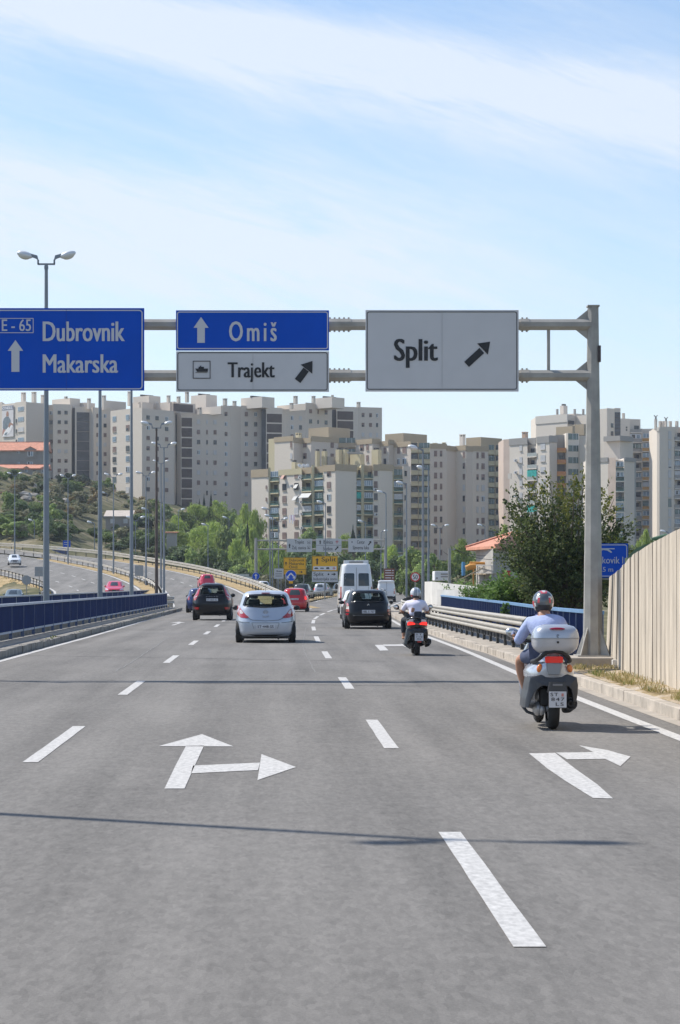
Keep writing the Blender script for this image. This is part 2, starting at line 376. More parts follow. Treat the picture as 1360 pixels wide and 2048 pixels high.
vs_ = [(x, y, terr(x, y)+(rg.uniform(-.35, .35) if y > 370 and abs(x) < 300 else 0)) for y in ys for x in xs]
mb.add(vs_, [(j*nx+i, j*nx+i+1, (j+1)*nx+i+1, (j+1)*nx+i) for j in range(len(ys)-1) for i in range(nx-1)], 0, True)
struct(mb.build('ground', GHILL, recalc=False))
def road(name, A, B, m, dz=0.0):
    n = 40
    mb = MB(); ya = max(A[0][1], B[0][1]); yb = min(A[-1][1], B[-1][1]); k = int((yb-ya)/3)
    X = []; Y_ = []
    for i in range(k+1):
        y = ya+(yb-ya)*i/k; a = at_y(A, y); b = at_y(B, y)
        X.append((a[0], y, a[2]+dz)); Y_.append((b[0], y, b[2]+dz))
    strip(mb, X, Y_); return struct(mb.build(name, m))
LLK = [(-6.32 if p[1] < 140 else p[0]-.25, p[1], p[2]) for p in LLINE]
mb = MB()
KR = [(k_[0]+.02, k_[1], k_[2]) for k_ in KLINE]
rows = []
y = -30
while y <= 430:
    l = at_y(LLK, y) if y <= 150 else (at_y(EXL, y) if y < 205 else at_y(THL, y))
    if y >= 205: l = (l[0]-.3, l[1], l[2])
    elif y > 165: l = at_y(EXL, y)
    elif y > 150: l = (l[0]-.6, l[1], l[2])
    rows.append(((l[0], y, l[2]*.0+zr(y)), (at_y(KR, y)[0], y, zr(y)))); y += 3
strip(mb, [r[0] for r in rows], [r[1] for r in rows]); struct(mb.build('main_road', A1))
road('exit_road', EXL, EXR, A2, .006)
road('oncoming_road', ONL, ONR, A2, .006)
SLL = dens([(-30.5, 60, -.15), (-29.5, 150, -.15), (-29.5, 205, -.12), (-31, 235, 0), (-40, 262, .4), (-58, 285, 1)], 5)
SLR = dens([(-22.5, 60, -.15), (-22.0, 150, -.15), (-22.3, 200, -.12), (-25.5, 232, 0), (-34, 257, .4), (-54, 277, 1)], 5)
road('slip_road', SLL, SLR, A2, .03)
# dry grass bank between slip road and oncoming road
mb = MB(); A_ = []; B_ = []; C_ = []
for i in range(46):
    t = i/45; y = 186+t*92
    a = at_y(SLR, y) if y < 277 else SLR[-1]; b = at_y(ONL, y)
    A_.append((a[0]-.0, y, a[2]+.02)); B_.append((b[0]-.15, y, b[2]-.02)); mid = ((a[0]+b[0])/2, y, (a[2]*.35+b[2]*.65)-.02); C_.append(mid)
strip(mb, A_, C_); strip(mb, C_, B_); struct(mb.build('dry_grass_bank', GDRY))
# grass strips beside the exit road (far side) and in the median
for nm, A, B, m, dz in (('median_strip', offs(MED, -.95), offs(MED, .95), GDRY, .03), ('exit_verge', EXR, offs(EXR, 3.2), GDRY, .02), ('island', [(p[0]-1.9, p[1], p[2]+.1) for p in THL if p[1] > 196], [(p[0]-.35, p[1], p[2]+.1) for p in THL if p[1] > 196], GDRY, .02)):
    A = [p for p in A if p[1] < 330]; B = [p for p in B if p[1] < 330]
    mb = MB(); n = min(len(A), len(B)); A = A[:n]; B = B[:n]
    strip(mb, [(p[0], p[1], p[2]+dz) for p in A], [(p[0], p[1], p[2]+dz) for p in B]); struct(mb.build(nm, m))
# ------------------------------------------------------------ kerbs, pavements
rk = random.Random(3)
def kerb(name, line, m, w=.18, h=.15, y0=0, y1=100, seg=1.0, side=1, jit=.012):
    mb = MB(); y = y0
    while y < y1:
        e = min(y+seg-.012, y1); a = at_y(line, y); b = at_y(line, e); dz = rk.uniform(-jit, jit); dx = rk.uniform(-jit, jit)*side
        for s_ in (0,):
            x0a, x0b = a[0]+dx, b[0]+dx; x1a, x1b = x0a+w*side, x0b+w*side
            mb.hull_z([(x0a, y), (x1a, y), (x1b, e), (x0b, e)] if side > 0 else [(x1a, y), (x0a, y), (x0b, e), (x1b, e)], [a[2]-.1]*4, [a[2]+h+dz]*4)
        y += seg
    return struct(mb.build(name, m, bevel=.012))
kerb('kerb_left', [(-6.32, 0, 0), (-6.32, 165, 0)], CONCD, .2, .17, 30, 150, 1.0, -1, .02)
kerb('kerb_right', KLINE, KERB, .17, .16, 14, 43.5, 2.4, 1)
kerb('kerb_right_far', KLINE, KERB, .17, .15, 46.5, 215, 1.0, 1)
def flat(name, A, B, y0, y1, z, m, step=2.0, thick=.2):
    mb = MB(); y = y0; X = []; Z_ = []
    while y <= y1+1e-6:
        a = at_y(A, y); b = at_y(B, y); X.append((a[0], y, a[2]+z)); Z_.append((b[0], y, b[2]+z)); y += step
    strip(mb, X, Z_)
    for L in (X, Z_): strip(mb, L, [(p[0], p[1], p[2]-thick) for p in L])
    return struct(mb.build(name, m))
flat('pavement_left', [(-6.5, 0, 0), (-6.5, 165, 0)], [(-8.05, 0, 0), (-8.05, 165, 0)], 30, 156, .16, CONCD, 3, .5)
KR2 = [(p[0]+.16, p[1], p[2]) for p in KLINE]
RAILB = dens([(6.15, 40, 0), (6.12, 46.5, 0), (6.2, 54, 0), (6.9, 72, 0), (7.9, 106, 0), (8.75, 136, 0)], 2)
PR = [(6.6, 30, 0), (6.5, 46, 0), (6.75, 54, 0), (7.4, 72, 0), (8.5, 106, 0), (9.4, 136, 0), (12, 170, 0), (18, 240, .2)]
flat('pavement_right', KR2, PR, 46.5, 215, .15, CONC, 3, .5)
# worn concrete gutter between the edge line and the kerb
mb = MB(); X = []; Y_ = []; y = -30
while y <= 105:
    X.append((at_y(RLINE, y)[0]+.14+(.22 if y < 60 else .1), y, .004)); Y_.append((at_y(KLINE, y)[0]+.005, y, .004)); y += 3
strip(mb, X, Y_); struct(mb.build('gutter', CONC))
# verge between kerb and wall, near the post
mb = MB(); rows = []
for j in range(40):
    y = 14+j*.8
    if y > 46.4: break
    k = at_y(KLINE, y)[0]+.165; x1 = 9.5; r = []
    for i in range(19):
        t = (i/18)**1.6; r.append((k+(x1-k)*t, y, .155+min(.05, t*.4)+rk.uniform(-.012, .018)*(1 if i else 0)))
    rows.append(r)
for j in range(len(rows)-1):
    for i in range(18): mb.add([rows[j][i], rows[j][i+1], rows[j+1][i+1], rows[j+1][i]], [(0, 1, 2, 3)], 0, True)
struct(mb.build('verge', GVERGE, weld=True))
# ------------------------------------------------------------ markings
PZ = .0045
def dash(name, a, b, w=.14, z=None):
    a = Vector(a); b = Vector(b); d = (b-a); t = Vector((d.x, d.y, 0)).normalized(); n_ = Vector((t.y, -t.x, 0))*w/2
    mb = MB(); k = max(2, int(d.length/.6)); L = []; Rr = []
    for i in range(k+1):
        p = a+d*(i/k); j = (rk.uniform(-.006, .006), rk.uniform(-.006, .006)); L.append(tuple(p-n_*(1+j[0]*6))); Rr.append(tuple(p+n_*(1+j[1]*6)))
    strip(mb, L, Rr); return struct(mb.build(name, PAINT))
RD = [(1.17, 10.5, 14.9)]
def gy(py): return HC*FP/(py-VY)
RDY = [((981, 1895, 1665)), ((762, 1497, 1440)), ((690, 1378, 1355)), ((653, 1317, 1303)), ((633, 1284, 1273)), ((627, 1261, 1253.5)), ((624, 1247, 1240)), ((631, 1238, 1232.7)), ((644.5, 1230.6, 1226.4)), ((660, 1224, 1220)), ((672.5, 1219.4, 1216))]
XR = [(1.17, 0), (1.16, 45), (1.165, 56), (1.2, 71), (1.37, 89), (1.6, 106), (1.95, 119), (2.53, 132), (3.38, 149.5), (4.08, 161), (5.2, 175), (6.6, 195)]
def xr(Y): return inter([(b, a) for a, b in XR], Y)
dash('lane_marking', (1.17, -3, PZ), (1.17, 2.0, PZ), .15)
for cx, y0, y1 in RDY:
    a, b = gy(y0), gy(y1)
    dash('lane_marking', (xr(a), a, PZ), (xr(b), b, PZ), .15)
for a in (176, 187, 199): dash('lane_marking', (xr(a)+.0, a, PZ), (xr(a+4.5), a+4.5, PZ+.01), .15)
for y0, y1 in ((1525, 1453), (1390, 1362), (1326, 1311), (1290, 1281.5), (1269, 1263), (1254, 1249), (1243, 1239.5)):
    a, b = gy(y0), gy(y1); dash('lane_marking', (-2.34-(a-20)*.0024, a, PZ), (-2.34-(b-20)*.0024, b, PZ), .15)
def line(name, pl, w, y0, y1, dz=PZ):
    mb = MB(); X = []; Y_ = []; y = y0
    while y <= y1:
        p = at_y(pl, y); k = rk.uniform(-.004, .004); X.append((p[0]-w/2+k, y, p[2]+dz)); Y_.append((p[0]+w/2+k, y, p[2]+dz)); y += 1.5
    strip(mb, X, Y_); return struct(mb.build(name, PAINT))
line('edge_line', RLINE, .17, -20, 400); line('edge_line', LLINE, .16, 20, 150)
line('edge_line', THL, .15, 180, 400, .02)
def line2(name, pl, w, d, dz=.03):
    a = offs(pl, d); b = offs(pl, d+w); mb = MB(); strip(mb, [(p[0], p[1], p[2]+dz) for p in a], [(p[0], p[1], p[2]+dz) for p in b]); struct(mb.build(name, PAINT))
PAINTY = mat('road_paint_cream', (.62, .56, .42), .7, var=.2, scale=3, world=True)
line2('edge_line', EXR, .28, -.5); line2('edge_line', EXL, .22, .25); line2('edge_line', [p for p in ONR if p[1] > 200], .28, -.5)
line2('edge_line', [p for p in ONL if p[1] > 150], .22, .25)
def mid(A, B, t, Y):
    a = at_y(A, Y); b = at_y(B, Y); return (a[0]+(b[0]-a[0])*t, Y, a[2]+(b[2]-a[2])*t+.03)
for y in range(170, 330, 9):
    dash('lane_marking', mid(EXL, EXR, .5, y), mid(EXL, EXR, .5, y+3.2), .16)
    if y > 196: dash('lane_marking', mid(ONL, ONR, .62, y), mid(ONL, ONR, .62, y+3.2), .18)
for y in (212, 222, 232, 243, 255): dash('lane_marking', mid(ONL, ONR, .3, y), mid(ONL, ONR, .3, y+3), .18)
dash('stop_line', mid(ONL, ONR, .05, 222), mid(ONL, ONR, .55, 222.5), .35)
# arrows: straight-and-right, right turns, far arrows
def ground_poly(name, px_pts):
    mb = MB()
    for pts in px_pts:
        vs = [G(x, y, 0) for x, y in pts]; mb.add([(v.x, v.y, PZ) for v in vs], [tuple(range(len(vs)))])
    o = struct(mb.build(name, PAINT))
    return o
ground_poly('arrow_marking', [[(329, 1578), (369, 1578), (388, 1535.5), (408, 1492), (372, 1492.5), (352, 1530)], [(317, 1493), (404, 1469), (467, 1493.5)], [(386, 1532), (382, 1547.5), (516, 1541), (520, 1526)], [(523, 1509), (515, 1561), (592, 1535)]])
ground_poly('arrow_marking', [[(1058, 1507.5), (1110, 1506.5), (1150, 1538), (1195, 1570), (1226, 1598), (1186, 1597), (1130, 1562), (1095, 1538)], [(1112, 1506), (1134, 1519.5), (1210, 1518.5), (1187, 1505)], [(1158, 1491.5), (1187, 1505), (1210, 1518.5), (1241, 1533), (1261, 1514), (1215, 1501)]])
ground_poly('arrow_marking', [[(749.5, 1290), (766, 1290), (777, 1301), (760, 1301.5)], [(766, 1289.3), (767, 1292.3), (806, 1292), (804, 1289)], [(798, 1287), (804, 1289), (806, 1292), (812, 1294.5), (816, 1291.5)]])
ground_poly('arrow_marking', [[(342, 1250.6), (348, 1250.6), (363, 1246), (357, 1246)], [(340, 1246.2), (358, 1243.6), (371, 1245.6)]])
ground_poly('arrow_marking', [[(617, 1218), (622, 1218), (627, 1216), (622, 1216)], [(616, 1216.4), (628, 1215.2), (636, 1216.4)]])
# tar joints and fine cracks across the deck
for k, (y0, y1, x0, x1, w) in enumerate(((1310, 1323, 0, 770, .035), (1268.5, 1272, 60, 1100, .03), (1366, 1372.5, 340, 842, .03), (1246, 1247.5, 150, 700, .05), (1299, 1300.5, 640, 905, .02))):
    mb = MB(); A = []; B = []
    for i in range(41):
        t = i/40; p = G(x0+(x1-x0)*t, y0+(y1-y0)*t, 0)
        j = rk.uniform(-.03, .03); ww = w*2.4*rk.uniform(.5, 1.3); A.append((p.x, p.y-ww/2+j, .003)); B.append((p.x, p.y+ww/2+j, .003))
    strip(mb, A, B); struct(mb.build('road_joint', JOINT))
for pts, w in (([(228, 1344), (262, 1325), (300, 1300), (338, 1274)], .03), ([(612, 1255), (606, 1290), (618, 1320), (630, 1345)], .018),):
    A = []; B = []
    gp = [G(x, y, 0) for x, y in pts]; gp = dens([tuple(p) for p in gp], .6)
    for p in gp:
        j = rk.uniform(-.02, .02); A.append((p[0]-w/2+j, p[1], .0045)); B.append((p[0]+w/2+j, p[1], .0045))
    mb = MB(); strip(mb, A, B); struct(mb.build('road_scar', mat('scar', (.21, .205, .195), .9) if w > .01 else JOINT))
# ------------------------------------------------------------ apartment blocks (about 600 m away)
def wallmat(name, c, var=.07):
    m = bpy.data.materials.new(name); m.use_nodes = True; t = m.node_tree; b = t.nodes['Principled BSDF']
    g = N(t, 'ShaderNodeNewGeometry')
    def nz(st, sc, det):
        mp = N(t, 'ShaderNodeMapping'); mp.inputs['Scale'].default_value = st; t.links.new(g.outputs[0], mp.inputs[0])
        n = N(t, 'ShaderNodeTexNoise'); n.inputs['Scale'].default_value = sc; n.inputs['Detail'].default_value = det; t.links.new(mp.outputs[0], n.inputs[0]); return n.outputs[0]
    a = nz((1, 1, .12), .7, 5); c2 = nz((1, 1, 1), .12, 3)
    f = M2('ADD', M2('MULTIPLY', a, .6), M2('MULTIPLY', c2, .6), tree=t)
    mr = N(t, 'ShaderNodeMapRange'); mr.inputs[1].default_value = .48; mr.inputs[2].default_value = .72; mr.inputs[3].default_value = 1-var*1.9; mr.inputs[4].default_value = 1+var*1.2; t.links.new(f, mr.inputs[0])
    vm = N(t, 'ShaderNodeVectorMath', operation='SCALE'); vm.inputs[0].default_value = c; t.links.new(mr.outputs[0], vm.inputs['Scale']); t.links.new(vm.outputs[0], b.inputs['Base Color'])
    b.inputs['Roughness'].default_value = .93; b.inputs['Specular IOR Level'].default_value = .2; MATS[name] = m; return m
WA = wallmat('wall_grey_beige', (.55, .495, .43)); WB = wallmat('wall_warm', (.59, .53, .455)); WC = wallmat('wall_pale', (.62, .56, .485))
TAN = wallmat('parapet_tan', (.38, .31, .215)); CREAM = wallmat('cream_band', (.50, .44, .29)); GREY = wallmat('wall_grey', (.30, .29, .275)); PATCH = wallmat('fresh_plaster', (.58, .54, .48))
BRN = mat('louvre_brown', (.12, .095, .085), .8, var=.15, scale=.6, world=True); SLATE = mat('louvre_grey', (.11, .115, .125), .7, var=.18, scale=.5, world=True)
W_BR = mat('shutter_brown', (.20, .14, .12), .7, var=.2, scale=.9, world=True); W_DK = mat('window_dark', (.035, .04, .048), .15, var=.3, scale=.6, world=True); W_WH = mat('shutter_white', (.50, .50, .50), .6, var=.08, scale=.6, world=True)
W_FR = mat('frame_white', (.62, .64, .66), .5); W_BL = mat('pane_blue', (.20, .27, .33), .12, var=.3, scale=.7, world=True); W_GN = mat('pane_green', (.10, .15, .145), .2, var=.3, scale=.6, world=True)
RAILG = mat('rail_green', (.06, .15, .13), .6, var=.3, scale=.6, world=True); OCH = mat('panel_ochre', (.50, .27, .07), .7, var=.15, scale=.6, world=True); ORG = mat('panel_orange', (.48, .20, .07), .7, var=.1, scale=.6, world=True)
AWN = mat('awning_white', (.55, .55, .53), .8, var=.08, scale=2, world=True); AWG = mat('awning_teal', (.04, .42, .36), .8, var=.3, scale=2.5, world=True); DKREC = mat('recess_dark', (.09, .085, .08), .9, var=.3, scale=.5, world=True)
def winmesh(kind):
    key = 'win_'+kind
    if key in MATS: return MATS[key]
    mb = MB(); mats = {'b': [W_BR, WA], 'd': [W_DK, WA], 'w': [W_WH, WA], 's': [W_FR, W_DK, W_BL], 'h': [W_BR, W_DK], 'g': [W_GN, W_FR], 'p': [W_WH, W_DK], 'o': [W_BL, W_FR]}[kind]
    B = lambda x, z, w, h, m, d=.05: mb.box((x, -d/2-.01, z), (w, d, h), m)
    if kind in 'bdw':
        B(0, 0, .96, .96, 0)
        mb.box((0, -.10, -.52), (1.04, .2, .05), 1)
        if kind == 'd': B(.02, .3, .92, .3, 0, .07)
    elif kind == 's':
        B(0, 0, 1, 1, 0); B(-.22, -.02, .3, .78, 1, .09); B(.23, -.02, .3, .78, 2, .09)
    elif kind == 'h':
        B(0, 0, .96, .96, 0); B(-.12, -.25, .6, .42, 1, .09)
    elif kind == 'p':
        B(0, 0, .98, .98, 0); B(0, -.38, .8, .14, 1, .09)
    elif kind == 'g':
        B(0, 0, 1, 1, 0); B(-.05, 0, .03, .98, 1, .08); B(.3, 0, .02, .98, 1, .08)
    elif kind == 'o':
        B(0, 0, 1, 1, 1)
        for x in (-.36, -.12, .12, .36): B(x, .03, .18, .84, 0, .09)
    o = mb.build('window', mats); me = o.data; bpy.data.objects.remove(o); MATS[key] = me; return me
class Bld:
    def __init__(s, name, label, px, Y, cat='building', group=None, zb=None):
        s.q = []; s.walls = MB(); s.mats = []; s.label = label; s.cur = (px, Y); s.segs = []; s.name = name; s.group = group; s.cat = cat
        s.root = empty(name, (0, 0, 0), 0, label, cat, group); s.zb = zb; s.nw = 0; s.wm = MB(); s.rw = random.Random(px*7+3)
    def mi(s, m):
        if m not in s.mats: s.mats.append(m)
        return s.mats.index(m)
    def seg(s, px1, kind, ytop, m=WA, back=0.0, dep=13, ybot=None, band=None):
        px0, Y0 = s.cur; x0 = (px0-VX)*Y0/FP
        k = {'S': 1.1, 'L': -1.3, 'F': 0.0, 'f': .35, 'l': -.35}[kind]; c = (px1-VX)/FP
        # solve x1 = c*Y1 ; Y1 = Y0 + k (x1-x0)
        Y1 = (Y0-k*x0)/(1-k*c); x1 = c*Y1
        zt = HC+(VY-ytop)*Y0/FP; zb = s.zb if s.zb is not None else terr(x0, Y0)-6
        if ybot is not None: zb = HC+(VY-ybot)*Y0/FP
        s.walls.hull_z([(x0, Y0+back), (x1, Y1+back), (x1, Y1+dep), (x0, Y0+dep)], zb, zt, s.mi(m))
        sg = dict(a=(x0, Y0), b=(x1, Y1), back=back, zt=zt, px0=px0, px1=px1, zb=zb); s.segs.append(sg); s.cur = (px1, Y1)
        if band:  # parapet band standing 6 cm proud
            h, bm_ = band; d = Vector((x1-x0, Y1-Y0, 0)); L = d.length; ang = math.atan2(d.y, d.x); nrm = Vector((math.sin(ang), -math.cos(ang), 0))
            c0 = Vector(((x0+x1)/2, (Y0+Y1)/2+back, zt-h/2+.15))+nrm*.06
            s.walls.box(tuple(c0), (L+.1, .22, h), s.mi(bm_), rz=ang)
        return sg
    def jump(s, dY): s.cur = (s.cur[0], s.cur[1]+dY)
    def on(s, sg, px):
        a, b = sg['a'], sg['b']; c = (px-VX)/FP; dx, dy = b[0]-a[0], b[1]-a[1]; t = (c*a[1]-a[0])/(dx-c*dy)
        return Vector((a[0]+dx*t, a[1]+dy*t, 0)), math.atan2(dy, dx)
    def piece(s, name, me, loc, ang, scale, parent=None):
        o = bpy.data.objects.new(name, me); COL.objects.link(o); o.parent = parent or s.root; o.location = loc; o.rotation_euler = (0, 0, ang); o.scale = scale; return o
    def wins(s, sg, cols, y0, pitch, n, pat, w=6.5, h=9.5, skip=()):
        """cols: px or (px, width px); pat: string per column cycled down"""
        z0 = None
        for ci, c in enumerate(cols):
            px, ww = c if isinstance(c, tuple) else (c, w)
            p, ang = s.on(sg, px); Yh = p.y; back = sg['back']
            if z0 is None: z0 = HC+(VY-y0)*Yh/FP; dz = pitch*Yh/FP; hh = h*Yh/FP
            nrm = Vector((math.sin(ang), -math.cos(ang), 0))
            # width seen obliquely
            wid = ww*Yh/FP/max(.35, abs(math.cos(ang)))*.98
            pp = pat[ci % len(pat)] if isinstance(pat, (list, tuple)) else pat
            for k in range(n):
                if (ci, k) in skip: continue
                ch = pp[k % len(pp)]
                if ch == '.': continue
                if ch == '?': ch = s.rw.choice('bbdbhwsbd')
                q = Vector((p.x, p.y+back, z0-k*dz))+nrm*.03
                if s.nw < 98: s.piece('window', winmesh(ch), q, ang, (wid, 1, hh)); s.nw += 1
                else:
                    me = winmesh(ch); M = Matrix.Translation(q) @ Matrix.Rotation(ang, 4, 'Z') @ Matrix.Diagonal((wid, 1, hh, 1)); base = len(s.wm.v)
                    mm = [s.mi(x) for x in me.materials]
                    s.wm.v += [tuple(M @ v.co) for v in me.vertices]
                    for pl in me.polygons: s.wm.f.append(tuple(base+i for i in pl.vertices)); s.wm.m.append(mm[pl.material_index]); s.wm.sm.append(False)
    def loggia(s, sg, y0, pitch, n, railm=RAILG, fill='', rail='panel', slabm=None, inset=.4):
        """balconies across a set-back segment: slab, parapet, and what fills the opening"""
        a = Vector((*sg['a'], 0)); b = Vector((*sg['b'], 0)); d = b-a; L = d.length; ang = math.atan2(d.y, d.x); c = (a+b)/2; Y = c.y
        z0 = HC+(VY-y0)*Y/FP; dz = pitch*Y/FP; slabm = slabm or CREAM
        key = ('balc', round(L, 2), railm.name, rail, slabm.name)
        if key not in MATS:
            mb = MB(); mb.box((0, .45, -1.05), (L, 1.3, .28), 1)
            if rail == 'panel': mb.box((0, -.12, -.5), (L, .08, .85), 0)
            else:
                mb.box((0, -.12, -.05), (L, .1, .1), 0); mb.box((0, -.12, -.45), (L, .05, .18), 0); mb.box((0, -.12, -.78), (L, .08, .22), 0)
            o = mb.build('balcony', [railm, slabm]); MATS[key] = o.data; bpy.data.objects.remove(o)
        for k in range(n):
            q = Vector((c.x, c.y, z0-k*dz)); s.piece('balcony', MATS[key], q, ang, (1, 1, 1))
            f = fill[k % len(fill)] if fill else ' '
            nb = Vector((math.sin(ang), -math.cos(ang), 0))
            if f in 'bdwsohgp':
                s.piece('glazing', winmesh(f), q+Vector((0, .05, dz*.24)), ang, (L*.94, 1, dz*.46))
            elif f == 'x':   # open: a door in the back wall
                p2 = Vector((c.x, c.y+sg['back'], z0-k*dz+.15)); s.piece('balcony_door', winmesh('d'), p2+d.normalized()*L*.15-Vector((0, .06, 0)), ang, (L*.42, 1, 1.9))
            elif f == 'A':
                mb = MB(); mb.add([(-L/2, -.15, dz*.48), (L/2, -.15, dz*.48), (L/2, -1.1, dz*.1), (-L/2, -1.1, dz*.1), (-L/2, -.11, dz*.5), (L/2, -.11, dz*.5), (L/2, -1.1, dz*.14), (-L/2, -1.1, dz*.14)], [(0, 1, 2, 3), (4, 5, 6, 7), (0, 4, 5, 1), (2, 6, 7, 3), (1, 5, 6, 2), (0, 3, 7, 4)])
                o = mb.build('awning', AWN, s.root); o.location = q; o.rotation_euler = (0, 0, ang)
            elif f == 'G':
                mb = MB(); nn = 14
                for i in range(nn):
                    x0 = -L/2+L*i/nn; x1 = x0+L/nn; d0 = -.12-.07*(i % 2); d1 = -.12-.07*((i+1) % 2)
                    mb.add([(x0, d0, dz*.5), (x1, d1, dz*.5), (x1, d1, -.15), (x0, d0, -.15)], [(0, 1, 2, 3)])
                o = mb.build('awning', AWG, s.root); o.location = q; o.rotation_euler = (0, 0, ang)
    def rbox(s, name, px0, pxm, px1, yt, yb, Y, m=WB, cap=None):
        pm = P(pxm, yt, Y); zb = P(pxm, yb, Y).z
        def far(px, k):
            c = (px-VX)/FP; Y1 = (Y-k*pm.x)/(1-k*c); return Vector((c*Y1, Y1, 0))
        l = far(px0, -1.1) if px0 < pxm else Vector((pm.x, pm.y, 0)); r = far(px1, 1.1) if px1 > pxm else Vector((pm.x, pm.y, 0))
        if pxm <= px0: l = Vector((pm.x, pm.y+3, 0))
        if px1 <= pxm: r = Vector((pm.x+1, pm.y+2, 0))
        o = l+r-Vector((pm.x, pm.y, 0)); mb = MB(); mb.hull_z([(pm.x, pm.y), (r.x, r.y), (o.x, o.y), (l.x, l.y)], zb, pm.z)
        if cap:
            cx, cy = (l.x+r.x)/2, (l.y+r.y)/2; d = (r-Vector((pm.x, pm.y, 0))); mb.box((cx, cy, pm.z+.25), (max(.6, (r-l).length*.55), .6, .5), 1, rz=R(45))
        return mb.build(name, [m, DKREC], s.root)
    def chim(s, pxs, Y, m=WC):
        for px, yt, yb, w in pxs:
            p = P(px, yt, Y); zb = P(px, yb, Y).z; W_ = w*Y/FP*.72; mb = MB()
            mb.box((p.x, p.y, (p.z-.55+zb)/2), (W_, W_, p.z-.55-zb), 0, rz=R(45))
            for i, j in ((-1, -1), (1, -1), (1, 1), (-1, 1)):
                v = Matrix.Rotation(R(45), 2) @ Vector((i*W_*.38, j*W_*.38)); mb.box((p.x+v.x, p.y+v.y, p.z-.36), (W_*.22, W_*.22, .38), 0, rz=R(45))
            mb.box((p.x, p.y, p.z-.08), (W_*1.12, W_*1.12, .18), 0, rz=R(45)); mb.box((p.x, p.y, p.z-.36), (W_*.5, W_*.5, .36), 1, rz=R(45))
            mb.build('chimney', [m, DKREC], s.root)
    def louvres(s, sg, y0, pitch, n, m=BRN, name='louvre_panel', wf=.9, hf=.86):
        a = Vector((*sg['a'], 0)); b = Vector((*sg['b'], 0)); d = b-a; L = d.length; ang = math.atan2(d.y, d.x); c = (a+b)/2; c.y += sg['back']; Y = sg['a'][1]
        z0 = HC+(VY-y0)*Y/FP; dz = pitch*Y/FP; h = dz*hf
        mb = MB(); mb.box((0, -.02, 0), (L*wf, .14, h), 0); kk = 7
        for i in range(kk): mb.box((0, -.12, -h/2+h*(i+.5)/kk), (L*wf, .09, h/kk*.45), 0, rx=R(25))
        o = mb.build(name, [m]); me = o.data; bpy.data.objects.remove(o)
        for k in range(n): s.piece(name, me, Vector((c.x, c.y, z0-dz*k-dz/2)), ang, (1, 1, 1))
    def done(s, name='wall'):
        if s.wm.v:
            w = s.wm.build('window', s.mats, s.root, recalc=False); w['kind'] = 'stuff'
        s.walls.build(name, s.mats, s.root)
        return s.root
RG = 'slab apartment blocks along the top of the hill'
# --- tower with the advertisement banner, far left
b = Bld('apartment_block', 'apartment tower with tall surfing advertisement banner on its side, above the red roofed houses', -30, 668, group=RG)
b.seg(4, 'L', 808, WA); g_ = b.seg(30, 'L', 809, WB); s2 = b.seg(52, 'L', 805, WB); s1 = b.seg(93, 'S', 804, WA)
b.wins(s2, [(42, 14)], 818, 20.5, 6, 'oow', h=9); b.wins(s2, [(33, 3)], 842, 20.5, 5, 'd', h=8)
b.chim([(47, 785, 806, 10), (68, 784, 806, 10), (86, 790, 808, 9)], 668)
p0, ang = b.on(g_, 5.5); p1, _ = b.on(g_, 28)
mb = MB(); wd = (p1-p0).length; zt = P(16, 813, p0.y).z; zb = P(16, 875, p0.y).z
mb.box((wd/2, 0, (zt+zb)/2), (wd, .12, zt-zb), 0)
H_ = zt-zb
mb.box((wd/2, -.08, zt-H_*.07), (wd*.98, .03, H_*.13), 1)
put_text(mb, "O'NEILL", wd*.05, zt-H_*.115, wd*.95, zt-H_*.03, -.11, 2, .04)
def blob(pts, m, y=-.08): mb.add([(x*wd, y, zb+z*H_) for x, z in pts], [tuple(range(len(pts)))], m)
blob([(.08, .3), (.08, .5), (.16, .6), (.36, .66), (.6, .64), (.78, .52), (.74, .35), (.45, .26), (.2, .24)], 3)
blob([(.02, .16), (.1, .3), (.28, .26), (.45, .12), (.2, .02), (.02, .0)], 5, -.078)
blob([(.38, .66), (.36, .74), (.42, .82), (.54, .82), (.6, .74), (.58, .66)], 4, -.095)
blob([(.08, .02), (.0, .0), (.2, .16), (.6, .34), (1, .5), (1, .36), (.7, .14), (.3, .02)], 6, -.10)
blob([(.2, .08), (.3, .14), (.5, .15), (.42, .07), (.28, .05)], 3, -.115)
blob([(.55, .34), (.7, .46), (1, .40), (.98, .34), (.8, .38), (.66, .28)], 4, -.12)
o = mb.build('advertisement_banner', [mat('banner_pale', (.62, .60, .60), .8), mat('banner_navy', (.22, .24, .30), .8), mat('banner_white', (.85, .85, .85), .8), mat('banner_slate', (.15, .19, .22), .8, var=.3, scale=.5), mat('banner_skin', (.36, .20, .14), .8), mat('banner_rust', (.45, .25, .20), .8, var=.2, scale=.5), mat('banner_board', (.78, .77, .76), .8)], b.root)
o.location = p0+Vector((-.1, -.25, 0)); o.rotation_euler = (0, 0, ang); b.done()
